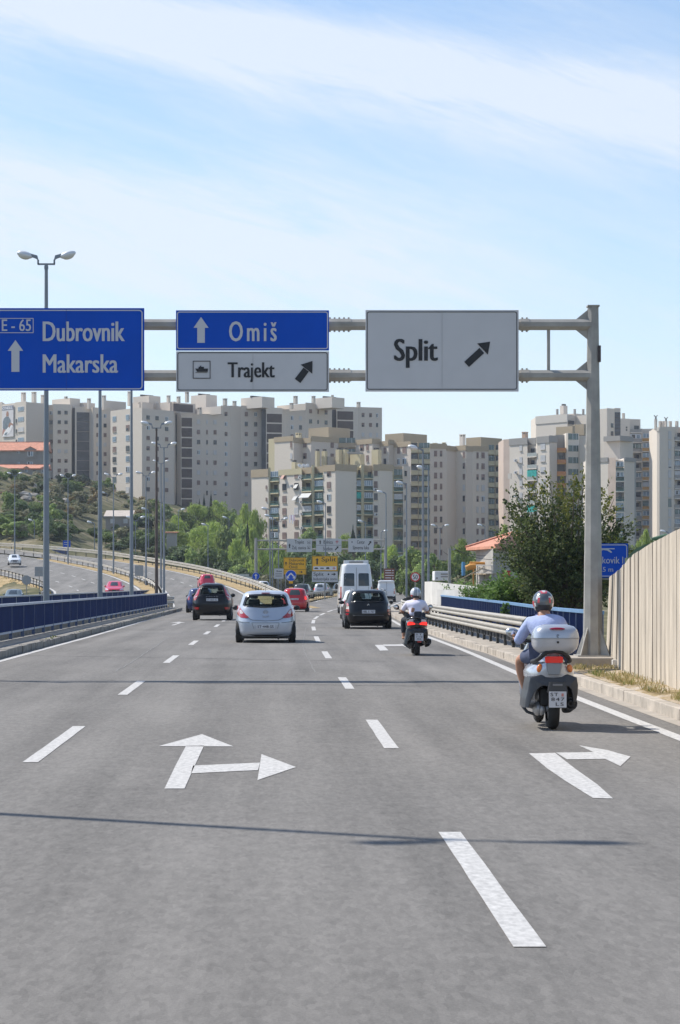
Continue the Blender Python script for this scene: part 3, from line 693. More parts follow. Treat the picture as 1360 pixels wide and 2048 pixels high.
# --- second tower
b = Bld('apartment_block', 'tower with two columns of square windows left of a tall grey stairwell', 92, 655, group=RG)
s0 = b.seg(106, 'F', 808, WA, back=3); s1 = b.seg(143, 'f', 808, WB); d1 = b.seg(150, 'F', 815, SLATE, back=2.5); b.seg(152, 'F', 813, WC); l1 = b.seg(180, 'f', 813, WA); b.seg(187, 'L', 815, WA); s3 = b.seg(223, 'f', 815, WB)
b.wins(s0, [(100, 7)], 824, 19.2, 9, 'sdwbhbwb', h=8); b.wins(s1, [118.5, 132], 825, 19.3, 8, ['ddbbwbbb', 'ddbbwhbd'], w=6.5, h=7.5)
b.louvres(l1, 824, 19.4, 9, SLATE, hf=.97); b.wins(s3, [(195, 5), 210], 831.6, 19.1, 8, ['bdbwbdbb', 'sdbwbhwb'], w=6, h=8)
b.rbox('stairhead', 104, 140, 160, 796, 815, 660, WB); b.rbox('stairhead', 150, 168, 190, 805, 820, 662, WA); b.rbox('stairhead', 206, 212, 252, 801, 822, 662, WA)
b.chim([(178, 797, 818, 8), (208, 791, 820, 8.5), (132, 793, 798, 7)], 657); b.done()
# --- third: lit left face, shaded right face
b = Bld('apartment_block', 'tower with sunlit loggia corner and three window columns on its shaded side', 221, 640, group=RG)
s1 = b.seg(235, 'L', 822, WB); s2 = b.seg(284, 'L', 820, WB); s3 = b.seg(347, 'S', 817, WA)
b.wins(s1, [(229, 8)], 838, 20.3, 8, 'obobddgb', h=11); b.wins(s2, [(255.5, 8)], 835, 20.7, 9, 'ohodosow', h=12); b.wins(s3, [296, 314, 333], 835, 20.5, 8, ['dsbhbbsd', 'd.dbhbwb', 'sdb.bbwb'], w=6.5, h=8.5)
b.rbox('stairhead', 266, 298, 321, 791, 820, 650, WB, 1); b.rbox('stairhead', 262, 284, 306, 804, 822, 644, WA); b.rbox('stairhead', 306, 347, 352, 803, 822, 646, WC)
b.chim([(258.5, 783, 812, 7), (279, 804, 820, 6), (337, 791, 806, 8)], 645); b.walls.box(tuple(P(281, 877, 629)), (1.6, .2, 3.4), b.mi(PATCH), rz=R(-48)); b.done()
# --- fourth: brown louvres
b = Bld('apartment_block', 'tower with tall brown louvred shaft directly behind the green tree cluster', 347, 648, group=RG)
b.seg(354, 'F', 826, SLATE, back=4); b.seg(362, 'L', 826, WC); l1 = b.seg(385, 'f', 826, WC); s1 = b.seg(442, 'f', 827, WA); s2 = b.seg(461, 'f', 811, WA); s3 = b.seg(482, 'S', 811, WA, ybot=None); s4 = b.seg(523, 'f', 811, WA)
b.louvres(l1, 834, 20.4, 9, BRN); b.wins(s1, [(397, 6.5), (414, 3.5), (430, 6.5)], 843.5, 20.3, 8, ['wbdshwbw', 'wbdpbwbd', 'wbdwbwbp'], h=9); b.wins(s2, [(452, 6)], 828, 20, 9, 'hshsssbs', h=8.5); b.wins(s4, [(492.5, 6.5), (511, 6.5)], 828, 20, 10, ['bdhsbdbbws', 'sdbsbdbbwd'], h=9)
b.rbox('stairhead', 320, 340, 391, 804, 826, 646, WA); lb = b.rbox('louvre_box', 346, 347.5, 386, 807, 822, 640, BRN)
b.rbox('stairhead', 382, 412, 434, 789, 826, 656, WC, 1); b.rbox('stairhead', 388, 442, 446, 812, 828, 646, WC); b.rbox('stairhead', 482, 524, 549, 793, 815, 650, WC, 1)
b.chim([(357, 793, 806, 8), (450, 797, 811, 9), (469, 802, 812, 8), (399, 815, 829, 9), (374, 784, 805, 8)], 646); b.done()
# --- fifth
b = Bld('apartment_block', 'apartment tower with brown louvred shaft directly above the tan rooftop of the nearest block', 523, 652, group=RG)
b.seg(532, 'F', 817, SLATE, back=3); l1 = b.seg(565, 'f', 815, WC); b.seg(573, 'S', 818, WA); s1 = b.seg(611, 'f', 818, WA); s2 = b.seg(664, 'S', 805, WA); b.seg(673, 'F', 813, SLATE, back=3); l2 = b.seg(708, 'f', 813, WC); b.seg(716, 'S', 814, WA); s3 = b.seg(764, 'f', 814, WA)
b.louvres(l1, 826, 20, 8, BRN); b.louvres(l2, 821, 19.4, 6, BRN); b.wins(s1, [584, 601], 836, 18.5, 4, ['sshs', 'wdbs'], w=6, h=9); b.wins(s2, [621, (636, 3), 652], 822.5, 20.2, 4, ['bdbs', 'bdbb', 'hdbw'], w=6, h=8.5); b.wins(s3, [726, 741, (754, 4)], 830, 19.6, 4, ['hhww', 'hbwb', 'sdwd'], w=6, h=8.5)
b.rbox('stairhead', 554, 611, 612, 807, 820, 650, WC); b.rbox('stairhead', 628, 664, 689, 794, 815, 655, WC, 1)
b.chim([(591, 792, 808, 9), (627, 792, 806, 8), (583, 806, 818, 8), (717, 804, 815, 8), (665, 790, 795, 5)], 650); b.done()
# --- middle rank (tan parapets)
b = Bld('apartment_block', 'tan topped block rising behind the nearest block, cream banded balconies on its right', 537, 590, group='tan roofed blocks in the middle')
bd = (1.3, TAN)
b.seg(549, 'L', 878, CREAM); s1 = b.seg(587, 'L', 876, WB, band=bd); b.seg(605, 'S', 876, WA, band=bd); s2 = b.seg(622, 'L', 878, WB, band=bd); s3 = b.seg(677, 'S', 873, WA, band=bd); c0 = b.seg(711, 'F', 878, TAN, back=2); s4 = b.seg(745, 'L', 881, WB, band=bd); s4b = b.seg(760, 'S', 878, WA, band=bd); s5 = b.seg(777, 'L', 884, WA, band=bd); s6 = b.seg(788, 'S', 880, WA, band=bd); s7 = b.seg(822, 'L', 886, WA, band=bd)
b.wins(s1, [(582.5, 4)], 889, 23, 2, 'bw', h=12); b.wins(s2, [(610, 7)], 889, 23, 2, 'bh', h=12); b.wins(s3, [(664, 7)], 890, 23, 2, 'b', h=12); b.wins(s4, [(724, 7), (735, 5)], 895, 22.5, 2, ['hb', 'bb'], h=13); b.wins(s5, [(770, 5)], 901, 22.5, 2, 'bd', h=13); b.wins(s7, [(797.5, 5), (809, 7.5), (811.5, 5)][:2], 901, 22.2, 4, ['bs', 'bs'], h=13)
b.loggia(c0, 886, 22, 2, TAN, 'g', slabm=TAN)
c1 = b.seg(836, 'F', 886, CREAM, back=1.6); b.seg(837.5, 'F', 884, TAN); c2 = b.seg(860, 'l', 886, CREAM, back=1.6); s8 = b.seg(893, 'f', 888, WA, band=bd)
b.loggia(c1, 896, 22.1, 11, CREAM, 'd'); b.loggia(c2, 896, 22.1, 11, CREAM, 'g'); b.wins(s8, [(871, 6.5), (882, 5)], 907, 22, 10, ['bbbbbbbdbb', 'hbbbbhdbbb'], h=12)
b.rbox('rooftop_tank', 617, 657, 700, 854, 880, 600, TAN); b.rbox('rooftop_tank', 770, 807, 854, 866, 888, 604, TAN); b.chim([(597, 866, 878, 12), (870, 886, 893, 9), (888, 885, 893, 8)], 596, CREAM)
b.seg(900, 'S', 892, WA, band=bd); b.seg(912, 'S', 893, WA, band=bd); s9 = b.seg(932, 'L', 893, WB, band=bd); b.seg(945, 'S', 893, WA, band=bd); s10 = b.seg(977, 'f', 893, WB, band=bd); c3 = b.seg(989, 'F', 893, CREAM, back=1.6); b.seg(991, 'F', 891, TAN); c4 = b.seg(1007, 'F', 893, CREAM, back=1.6)
b.wins(s9, [(928, 4)], 910, 21.8, 10, 'bhbwdwbdwb', h=12); b.wins(s10, [(955, 4.5), (966, 7)], 910.5, 21.8, 10, ['bbhwhwbbbb', 'bbhwswbbbb'], h=12)
b.loggia(c3, 900, 21.6, 11, CREAM, 'g'); b.loggia(c4, 900, 21.6, 11, CREAM, 'd'); b.rbox('rooftop_tank', 932, 962, 1004, 874, 895, 604, TAN); b.chim([(925, 869, 895, 12)], 596, WC); b.done()
# --- nearest block in the middle
b = Bld('apartment_block', 'lowest middle apartment block with green railed balconies, white awnings and cream chimneys', 503, 560, group='tan roofed blocks in the middle')
bd = (1.5, TAN)
s1 = b.seg(537, 'L', 941, WC, band=(1.9, TAN)); b.seg(541, 'F', 935, CREAM); g1 = b.seg(558, 'L', 944, CREAM, back=2.2, band=bd); s2 = b.seg(604, 'L', 941, WC, band=(1.4, CREAM)); g2 = b.seg(624, 'L', 936, CREAM, back=2.2, band=bd); b.seg(629, 'F', 930, CREAM); g3 = b.seg(647, 'L', 934, CREAM, back=2.2, band=bd); s3 = b.seg(671, 'L', 932, WC, band=bd)
s4 = b.seg(713, 'S', 929, WC, band=bd); g4 = b.seg(722, 'f', 934, CREAM, back=1.8); b.seg(728, 'l', 929, CREAM); g5 = b.seg(746, 'f', 931, CREAM, back=2.2, band=bd); s5 = b.seg(758, 'f', 930, WC, band=bd); s5b = b.seg(785, 'S', 929, WC, band=bd); b.seg(787.5, 'F', 932, CREAM); g6 = b.seg(806, 'F', 933, CREAM, back=2, band=bd); s6 = b.seg(821, 'S', 932, WA)
b.wins(s1, [(533, 3)], 950, 24.3, 6, 'b', h=7)
b.wins(s2, [(569, 8.5), (593, 8.5)], 950, 24.3, 7, ['hdbbhbb', 'bdwwbbb'], h=14); b.wins(s3, [(658, 8)], 946, 24.3, 7, 'hbsddbb', h=14); b.wins(s5, [(751.5, 7.5)], 945, 24.2, 8, 'bbddbbbb', h=14); b.wins(s6, [(811, 5)], 947, 24.4, 8, 'dbdwbbbb', h=11)
b.loggia(g1, 954, 24.3, 8, RAILG, 'oxxoxsox', 'bars'); b.loggia(g2, 950, 24.3, 7, RAILG, 'xxAwxxx', 'bars'); b.loggia(g3, 948, 24.3, 8, RAILG, 'xogoxxox', 'bars'); b.loggia(g4, 948, 24.2, 9, RAILG, 'xoGwgxx', 'bars'); b.loggia(g5, 948, 24.2, 9, RAILG, 'xoooxxxo', 'bars'); b.loggia(g6, 950, 24.4, 9, RAILG, 'gowxxxxs', 'bars')
for px, py, w in ((594, 974, 8), (592, 998, 9), (568, 955, 7)):
    p, ang = b.on(s2, px); z = P(px, py, p.y).z; W_ = w*.155; mb = MB(); mb.add([(-W_/2, 0, .7), (W_/2, 0, .7), (W_/2, -.8, -.35), (-W_/2, -.8, -.35), (-W_/2, 0, .76), (W_/2, 0, .76), (W_/2, -.8, -.29), (-W_/2, -.8, -.29)], [(0, 1, 2, 3), (4, 5, 6, 7), (0, 4, 5, 1), (2, 6, 7, 3), (1, 5, 6, 2), (0, 3, 7, 4)])
    o = mb.build('awning', AWN if py > 960 else mat('awning_salmon', (.5, .3, .24), .8), b.root); o.location = (p.x, p.y, z); o.rotation_euler = (0, 0, ang)
def acu(b, sg, px, py):
    p, ang = b.on(sg, px); nrm = Vector((math.sin(ang), -math.cos(ang), 0)); mb = MB(); mb.box((0, 0, 0), (.85, .35, .6), 0); mb.tube([(.12, -.18, 0), (.12, -.2, 0)], .22, 10, 1); mb.box((0, .3, -.3), (.7, .5, .04), 1)
    o = mb.build('air_conditioner', [W_FR, DKREC], b.root); o.location = p+nrm*.5+Vector((0, 0, P(px, py, p.y).z)); o.rotation_euler = (0, 0, ang)
for px, py in ((586, 972), (605, 1004), (606, 1028), (607, 1056), (748, 979), (750, 1029), (603, 955)): acu(b, s2 if px < 604 else (g2 if px < 630 else s5), px, py)
# clothes drying
p, ang = b.on(s2, 591); mb = MB()
for i, (x, h, m) in enumerate(((-.9, 1.9, 0), (-.3, 1.2, 1), (.2, 2.1, 0), (.75, 1.5, 1))): mb.add([(x, -1.2, 0), (x+.5, -1.2, 0), (x+.45, -1.15, -h), (x+.05, -1.25, -h)], [(0, 1, 2, 3)], m)
mb.bar((-1.2, -1.2, 0), (1.4, -1.2, 0), .04, mi=0); mb.bar((-1, 0, 0), (-1, -1.2, 0), .04); mb.bar((1.2, 0, 0), (1.2, -1.2, 0), .04)
o = mb.build('laundry_rack', [mat('cloth_white', (.75, .74, .78), .9), mat('cloth_mauve', (.5, .38, .5), .9)], b.root); o.location = (p.x, p.y, P(591, 1030, p.y).z); o.rotation_euler = (0, 0, ang)
for a in ((630, 634, 640, 902), (643, 650, 655, 902), (671, 678, 684, 899), (685, 690, 697, 899), (743, 756, 763, 899)): b.rbox('rooftop_chimney', a[0], a[1], a[2], a[3], 934, 566, CREAM, 1)
b.rbox('rooftop_room', 655, 656, 671, 913, 934, 566, GREY); b.rbox('rooftop_room', 700, 721, 729, 908, 934, 565, CREAM); b.rbox('rooftop_room', 694, 695, 727, 903, 907, 563, GREY)
b.rbox('rooftop_chimney', 583, 590, 595, 924, 938, 562, CREAM, 1); b.rbox('rooftop_chimney', 595, 600, 605, 926, 938, 563, CREAM)
for i in range(5):
    p = P(598+i*4.2, 931+(i % 2)*2, 558); mb = MB(); mb.tube([p, p+Vector((.1, -.12, .02))], [.42, .45], 10); mb.bar(p, p-Vector((0, -.1, 1.2)), .05); mb.build('satellite_dish', W_FR, b.root)
b.done()
# --- right hand blocks
RR = 'grey beige blocks behind the big tree'
b = Bld('apartment_block', 'tall rear block on the right with dark stair slot and ochre balcony panels', 1072, 640, group=RR)
s1 = b.seg(1135, 'L', 834, WC, band=(2.2, PATCH)); s1b = b.seg(1152, 'S', 829, WA); b.seg(1200, 'L', 832, WC); b.seg(1214, 'L', 818, WC); s2 = b.seg(1229, 'S', 816, WB); d1 = b.seg(1241, 'f', 816, WA); s3 = b.seg(1260, 'f', 837, WC); g1 = b.seg(1283, 'f', 837, WA, back=1.8); b.seg(1285, 'F', 857, WC); g2 = b.seg(1313, 'l', 857, WC, back=1.6); b.seg(1315, 'F', 857, WC)
b.louvres(d1, 820, 60, 1, SLATE, name='stair_glazing'); b.wins(s1b, [(1142, 14)], 845, 20, 1, 'd', h=8); b.wins(s2, [(1224, 6)], 851, 16, 2, 'd', h=9); b.wins(s3, [(1253, 3)], 855, 5, 2, 'd', h=3.5)
b.loggia(g1, 858, 19.4, 13, GREY, 'xsgxxogd', slabm=WC); b.loggia(g2, 876, 19.4, 12, OCH, 'ooodowogoo', slabm=WC)
b.rbox('rooftop_room', 1096, 1150, 1175, 827, 834, 645, WC); b.rbox('rooftop_room', 1120, 1127, 1135, 811, 828, 644, WC, 1); b.rbox('rooftop_room', 1244, 1247, 1250, 826, 840, 641, WA)
for i, px in enumerate((1114, 1149, 1166, 1176)): b.rbox('roof_vent', px-2, px, px+3, 818, 829, 642, GREY)
b.done()
b = Bld('apartment_block', 'apartment block at the right edge of the view with a column of tall white shutters', 1314, 610, group=RR)
b.seg(1319, 'L', 856, WC, band=(1, PATCH)); s1 = b.seg(1349, 'f', 853, WB); g1 = b.seg(1366, 'f', 853, WB, back=1.6); b.seg(1420, 'f', 853, WB)
b.wins(s1, [(1339.5, 7)], 870, 19.4, 14, 'wwwpwwwgwwpw', h=17); b.loggia(g1, 873, 19.4, 13, GREY, 'xxgowxsxgo', slabm=WC)
for px in (1320, 1326, 1340, 1353): b.rbox('roof_vent', px-3, px, px+4, 842, 855, 614, WA)
for px, yt in ((1311.5, 838), (1332, 842)):
    b.rbox('rooftop_chimney', px-3, px, px+3, yt, 860, 611, WA)
    p = P(px, yt, 611); mb = MB(); mb.tube([p, p+Vector((0, 0, .5))], .25, 8); mb.tube([p+Vector((-.45, 0, 1.0)), p+Vector((0, 0, .5)), p+Vector((.45, 0, 1.0))], .16, 6); mb.build('chimney_cowl', GREY, b.root)
b.done()
b = Bld('apartment_block', 'sunlit block with teal awnings and white shutters, left of the big tree top', 1007, 560, group=RR)
bd = (1.6, GREY)
s0 = b.seg(1019, 'L', 879, mat('wall_pink', (.52, .42, .35), .9, var=.08, scale=.5, world=True)); s1 = b.seg(1055, 'L', 879, WC, band=bd); g1 = b.seg(1074, 'L', 877, WA, back=2.0, band=bd); s2 = b.seg(1099, 'L', 875, WC, band=bd); s3 = b.seg(1114, 'S', 872, WA, band=bd); g2 = b.seg(1132, 'F', 868, GREY, back=3); b.seg(1136, 'L', 866, WC); g3 = b.seg(1159, 'f', 866, WC, back=.6); s5 = b.seg(1210, 'L', 890, WB, back=0)
b.wins(s1, [(1042, 5)], 896, 23.6, 8, 'w', h=12); b.wins(s2, [(1086, 8.5)], 893, 23.6, 8, 'wwpwww', h=13)
b.loggia(g1, 905, 23.6, 9, mat('rail_pale', (.35, .38, .36), .7), 'xxGxxG', 'panel', WC); b.loggia(g2, 895, 23.6, 9, ORG, ' x x', slabm=OCH); b.wins(g3, [(1147, 21)], 873, 23.6, 9, 'g', h=12)
for py in (921, 945, 992): acu(b, s1, 1034, py)
b.walls.box((P(1017, 953, 556).x, 553, P(1017, 953, 555).z), (1.0, .2, 1.3), b.mi(PATCH), rz=R(-48))
b.chim([(1050, 864, 880, 12)], 558, mat('chimney_brick', (.42, .30, .22), .9)); b.rbox('rooftop_room', 1112, 1145, 1150, 852, 874, 566, TAN); b.rbox('rooftop_room', 1146, 1168, 1176, 848, 870, 570, TAN); b.done()
b = Bld('apartment_block', 'lower apartment block with a narrow green railed loggia column, right of the gantry post', 1182, 520, group=RR)
s1 = b.seg(1216, 'L', 918, WC, band=(1.0, GREY)); s1b = b.seg(1231.5, 'L', 916, mat('wall_pink', (.5, .4, .33))); g1 = b.seg(1248, 'F', 920, WA, back=1.6); b.seg(1250, 'F', 916, WC); s2 = b.seg(1269, 'S', 916, WA, band=(.9, GREY)); b.seg(1272, 'S', 918, GREY)
b.loggia(g1, 933, 20.5, 12, RAILG, 'ssdxooxs', 'bars', WC)
r = b.rbox('upper_storey', 1208, 1240, 1266, 873, 920, 528, WA); b.rbox('parapet', 1207, 1240, 1267, 871, 881, 526.5, GREY)
b.done()
# ------------------------------------------------------------ small houses on the slope
TILE = mat('roof_tile', (.56, .25, .16), .85, var=.2, scale=1.4, bump=.5, bscale=6, world=True)
def wbox(mb, pa, pb, zt, zb, dep, m=0): mb.hull_z([(pa.x, pa.y), (pb.x, pb.y), (pb.x, pb.y+dep), (pa.x, pa.y+dep)], zb, zt, m)
def house(name, label, px0, px1, Y, yw, yr, ybot, wm, wins=(), dep=9, dorm=(), hip=False, shed=False, tile=None):
    a = P(px0, yw, Y); b_ = P(px1, yw, Y); zt = a.z; zr_ = P(px0, yr, Y).z; zb = P(px0, ybot, Y).z-3; root = empty(name, (0, 0, 0), 0, label, 'house')
    mb = MB(); wbox(mb, a, b_, zt, zb, dep)
    e = .35; tl = tile or TILE
    if not hip:   # gable fills
        for x in (a.x+.05, b_.x-.05): mb.add([(x, Y, zt), (x, Y+dep, zt), (x, Y+dep/2 if not shed else Y+dep, zr_)], [(0, 1, 2)])
    mb.build('wall', wm, root); rm = MB(); t = .16
    if shed: rm.add([(a.x-e, Y-e, zt), (b_.x+e, Y-e, zt), (b_.x+e, Y+dep, zr_), (a.x-e, Y+dep, zr_), (a.x-e, Y-e, zt+t), (b_.x+e, Y-e, zt+t), (b_.x+e, Y+dep, zr_+t), (a.x-e, Y+dep, zr_+t)], [(0, 1, 2, 3), (4, 5, 6, 7), (0, 4, 5, 1), (1, 5, 6, 2), (2, 6, 7, 3), (3, 7, 4, 0)])
    else:
        h = dep*.45 if hip else -e
        r0, r1 = a.x+h, b_.x-h; ym = Y+dep/2
        vs = [(a.x-e, Y-e, zt), (b_.x+e, Y-e, zt), (b_.x+e, Y+dep+e, zt), (a.x-e, Y+dep+e, zt), (r0, ym, zr_), (r1, ym, zr_)]
        rm.add([(x, y, z+t) for x, y, z in vs], [(0, 1, 5, 4), (2, 3, 4, 5), (1, 2, 5), (3, 0, 4)]); rm.add(vs, [(0, 1, 2, 3)])
        rm.bar(vs[0], vs[1], .12, .22); rm.bar((r0, ym, zr_+t), (r1, ym, zr_+t), .25, .2)
    rm.build('roof', tl, root)
    for px, py, w, h, k in wins:
        p = P(px, py, Y); o = bpy.data.objects.new('window', winmesh(k)); COL.objects.link(o); o.parent = root; o.location = (p.x, Y-.03, p.z); o.scale = (w*Y/FP, 1, h*Y/FP)
    for px, py, w, h in dorm:
        p = P(px, py, Y); W_ = w*Y/FP; H = h*Y/FP; dm = MB(); dm.prism([(p.x-W_/2, p.z-H/2), (p.x+W_/2, p.z-H/2), (p.x+W_/2, p.z+H/4), (p.x, p.z+H/2), (p.x-W_/2, p.z+H/4)], Y-.25, Y+3.5); d = dm.build('dormer', wm, root)
        q = MB(); q.bar((p.x-W_/2-.2, Y-.4, p.z+H/4-.05), (p.x, Y-.4, p.z+H/2+.1), .12, .15); q.bar((p.x+W_/2+.2, Y-.4, p.z+H/4-.05), (p.x, Y-.4, p.z+H/2+.1), .12, .15); q.build('dormer_eave', tl, d)
        o = bpy.data.objects.new('dormer_window', winmesh('s')); COL.objects.link(o); o.parent = d; o.location = (p.x, Y-.27, p.z-H*.1); o.scale = (W_*.5, 1, H*.5)
    return root
HG = mat('render_grey', (.30, .28, .255), .95, var=.1, scale=.5, world=True); HG2 = mat('render_pale', (.38, .36, .33), .95, var=.1, scale=.5, world=True)
house('terraced_house', 'long grey house with orange tiled roof and a central balcony dormer, under the banner tower', -30, 93, 560, 902, 883, 938, HG, [(37, 905, 6, 4, 's'), (37, 926, 5, 4, 's'), (60, 926, 11, 5, 's')], 10, [(61, 905, 22, 22)])
house('row_house', 'lower pale house with bright orange roof and two dormers, before the long grey house', -8, 94, 530, 938, 929, 975, HG2, [(9, 944, 9, 14, 'd'), (30, 940, 5, 2, 'd'), (69, 941, 5, 2, 'd')], 8, [(53, 940, 10, 13), (86, 941, 10, 13)])
house('side_house', 'plain grey house with tiny windows cut off by the left edge of the view', -60, 16, 440, 986, 984, 1075, HG2, [(3, 1050, 7, 6, 'd')], 9, shed=True)
house('cottage', 'small grey hillside house with a pale sloping roof and two white shuttered windows', 211, 262, 455, 1034, 1020, 1058, HG, [(225, 1042, 9, 9, 'w'), (251, 1042, 9, 9, 'w')], 7, shed=True, tile=mat('roof_pale', (.48, .42, .36), .9, var=.12, scale=1, world=True))
STONE = mat('stone_wall', (.30, .28, .25), .95, var=.25, scale=1.2, bump=.5, world=True)
def slabwall(name, label, pts, Y0, Y1, m, dep=.6, cat='wall'):
    mb = MB(); n = len(pts)
    for (x0, t0, b0), (x1, t1, b1), k in zip(pts, pts[1:], range(n)):
        ya = Y0+(Y1-Y0)*k/(n-1); yb = Y0+(Y1-Y0)*(k+1)/(n-1); a, b_ = P(x0, t0, ya), P(x1, t1, yb); c, d = P(x0, b0, ya), P(x1, b1, yb)
        mb.hull_z([(a.x, ya), (b_.x, yb), (b_.x, yb+dep), (a.x, ya+dep)], [c.z-2, d.z-2, d.z-2, c.z-2], [a.z, b_.z, b_.z, a.z])
    o = mb.build(name, m); return tag(o, label, cat)
slabwall('retaining_wall', 'sloping top stone retaining wall beside the outdoor stair', [(160, 1066, 1092), (188, 1058, 1092)], 440, 440, STONE, 3)
slabwall('retaining_wall', 'long low blockwork wall above the road, below the cottage', [(178, 1100, 1118), (205, 1101, 1118), (240, 1101, 1122)], 395, 395, STONE, 2)
slabwall('retaining_wall', 'stone wall piece climbing between dark bushes', [(158, 1112, 1118), (172, 1094, 1118), (176, 1090, 1118)], 392, 394, STONE, 1)
mb = MB()
for i in range(9):
    p = P(146+i*1.9, 1060+i*4.0, 432-i*1.2); mb.box((p.x, p.y, p.z-.3), (1.3, 1.3, .6))
mb.bar(P(148, 1060, 430), P(160, 1090, 420), .25, .8); tag(mb.build('outdoor_stair', mat('stair_pale', (.5, .42, .33), .9, var=.1, scale=1, world=True)), 'pale outdoor stair running down beside the sloping stone wall', 'stair')
o = house('shed_building', 'low grey building half hidden by the tree cluster at its left', 333, 352, 420, 1066, 1064, 1090, HG2, [], 5, shed=True); o['category'] = 'building'
# house under scaffolding on the right
Y = 150; root = empty('villa', (0, 0, 0), 0, 'pale unfinished villa with orange tiled hip roof and scaffolding, left of the big tree', 'house')
a, c, d = P(952, 1096, 156), P(986, 1096, 146), P(1078, 1096, 170); mb = MB(); zb = -.5
mb.hull_z([(a.x, a.y), (c.x, c.y), (d.x, d.y), (a.x+4, a.y+18)], zb, c.z); mb.build('wall', HG2, root)
rm = MB(); zt = c.z; pk = P(1026, 1066, 160); pk2 = P(1050, 1066, 164); e = [(a.x-.7, a.y-.3, zt), (c.x+.1, c.y-.9, zt-.05), (d.x+.6, d.y-.3, zt), (a.x+4, a.y+19, zt)]
rm.add(e+[(x, y, z+.18) for x, y, z in e]+[tuple(pk), tuple(pk2)], [(0, 1, 2, 3), (0, 1, 5, 4), (1, 2, 6, 5), (4, 5, 8), (5, 6, 9, 8), (6, 7, 9), (7, 4, 8, 9)])
for q in (e[0], e[1], e[2]): rm.bar(Vector(q)+Vector((0, 0, .22)), (pk2 if q is e[2] else pk)+Vector((0, 0, .04)), .2, .14)
rm.build('roof', TILE, root)
for px, py, w, h, t in ((972, 1107, 4, 12, .5), (980, 1149, 5, 8, .5)):
    p = P(px, py, 151.5); o = bpy.data.objects.new('window', winmesh('s')); COL.objects.link(o); o.parent = root; o.location = (p.x-.05, p.y-.25, p.z); o.scale = (w*.05, 1, h*.033); o.rotation_euler = (0, 0, math.atan2(c.y-a.y, c.x-a.x))
mb = MB(); p = P(1012, 1148, 150); mb.box((p.x, p.y-.9+.6, p.z), (.5, .3, .45)); mb.build('alarm_box', mat('signal_red', (.6, .03, .03), .5), root)
root = empty('scaffolding', (0, 0, 0), 0, 'grey tube scaffolding standing against the left corner of the villa', 'scaffolding'); mb = MB(); SC_ = mat('scaffold_steel', (.35, .36, .36), .5, metal=.5)
for px, Yc in ((955, 154), (968, 149), (984, 143.5)):
    t = P(px, 1130, Yc); bo = P(px, 1172, Yc); mb.bar(t, bo, .06)
for py in (1131, 1146, 1160, 1169): mb.bar(P(953, py, 154.5), P(986, py, 143), .05)
mb.bar(P(955, 1146, 154), P(968, 1131, 149), .04); mb.build('frame', SC_, root)
mb = MB(); mb.bar(P(953, 1148, 154), P(986, 1148, 143.5), .9, .06); mb.build('deck', mat('plank', (.36, .28, .18), .9), root)
mb = MB(); mb.bar(P(923, 1158, 146), P(965, 1136, 146), .35, .06); tag(mb.build('plank_ramp', mat('plank', (.3, .2, .1))), 'long pale wooden board leaning up to the scaffolding', 'board')
WHW = mat('white_render', (.62, .60, .56), .9, var=.12, scale=.9, world=True)
o = slabwall('yard_wall', 'low whitish yard wall and outbuilding right of the speed limit sign', [(864, 1163, 1195), (980, 1176, 1196)], 119, 110, WHW, 6, 'wall')
slabwall('yard_wall_cap', 'thin pale ledge running along the whitish yard outbuilding', [(873, 1179, 1182), (940, 1181, 1185)], 116, 112, WHW, .4, 'ledge')
# container cabin, mixer, barrel
mb = MB(); p = P(883, 1152, 150); mb.box((p.x, p.y, p.z), (1.05, 2.2, .62)); o = mb.build('site_cabin', mat('cabin_white', (.72, .72, .72), .6, var=.05, scale=2, world=True), bevel=.04); tag(o, 'white site cabin with dark slots parked above the yard wall', 'cabin')
m2 = MB(); m2.box((p.x+.15, p.y-1.12, p.z+.12), (.55, .03, .08)); m2.box((p.x+.15, p.y-1.12, p.z-.05), (.55, .03, .07)); m2.box((p.x-.38, p.y-1.12, p.z-.14), (.12, .03, .1)); k = m2.build('vent_slots', mat('slot_grey', (.3, .28, .27), .7), o)
mb = MB(); p = P(947, 1135, 150); mb.tube([p-Vector((.5, 0, .05)), p+Vector((-.2, 0, .05)), p+Vector((.15, 0, .1))], [.17, .22, .16], 10); mb.tube([p+Vector((-.2, .6, .3)), p+Vector((.9, .6, .28))], .09, 8)
mb.bar(p+Vector((0, 0, 0)), p+Vector((0, 0, -1.4)), .1); tag(mb.build('concrete_mixer', mat('machine_orange', (.62, .29, .06), .6, var=.15, scale=3, world=True)), 'orange drum of a concrete mixer beside the scaffolding', 'mixer')
mb = MB(); p = P(927, 1133, 152); mb.tube([p-Vector((0, 0, .6)), p-Vector((0, 0, .1)), p+Vector((0, 0, .3))], [.12, .13, .12], 12); tag(mb.build('water_barrel', mat('barrel_blue', (.10, .30, .55), .5)), 'small blue barrel left of the orange mixer', 'barrel')
# open shed roof and advert panels behind the guardrail
root = empty('roadside_canopy', (0, 0, 0), 0, 'long low canopy roof behind the guardrail, left of the round blue arrow sign', 'canopy'); mb = MB(); a = P(396, 1148, 335); b_ = P(470, 1150, 335)
mb.hull_z([(a.x, 330), (b_.x, 330), (b_.x+2, 340), (a.x+1, 340)], a.z-.35, a.z); mb.build('roof', WHW, root)
mb = MB()
for t in (0.02, .33, .66, .98): x = a.x+(b_.x-a.x)*t; mb.bar((x, 331, -1), (x, 331, a.z-.3), .15)
mb.hull_z([(a.x+1, 337), (b_.x, 337), (b_.x, 339), (a.x+1, 339)], -1, a.z-.36); mb.build('post', HG2, root)
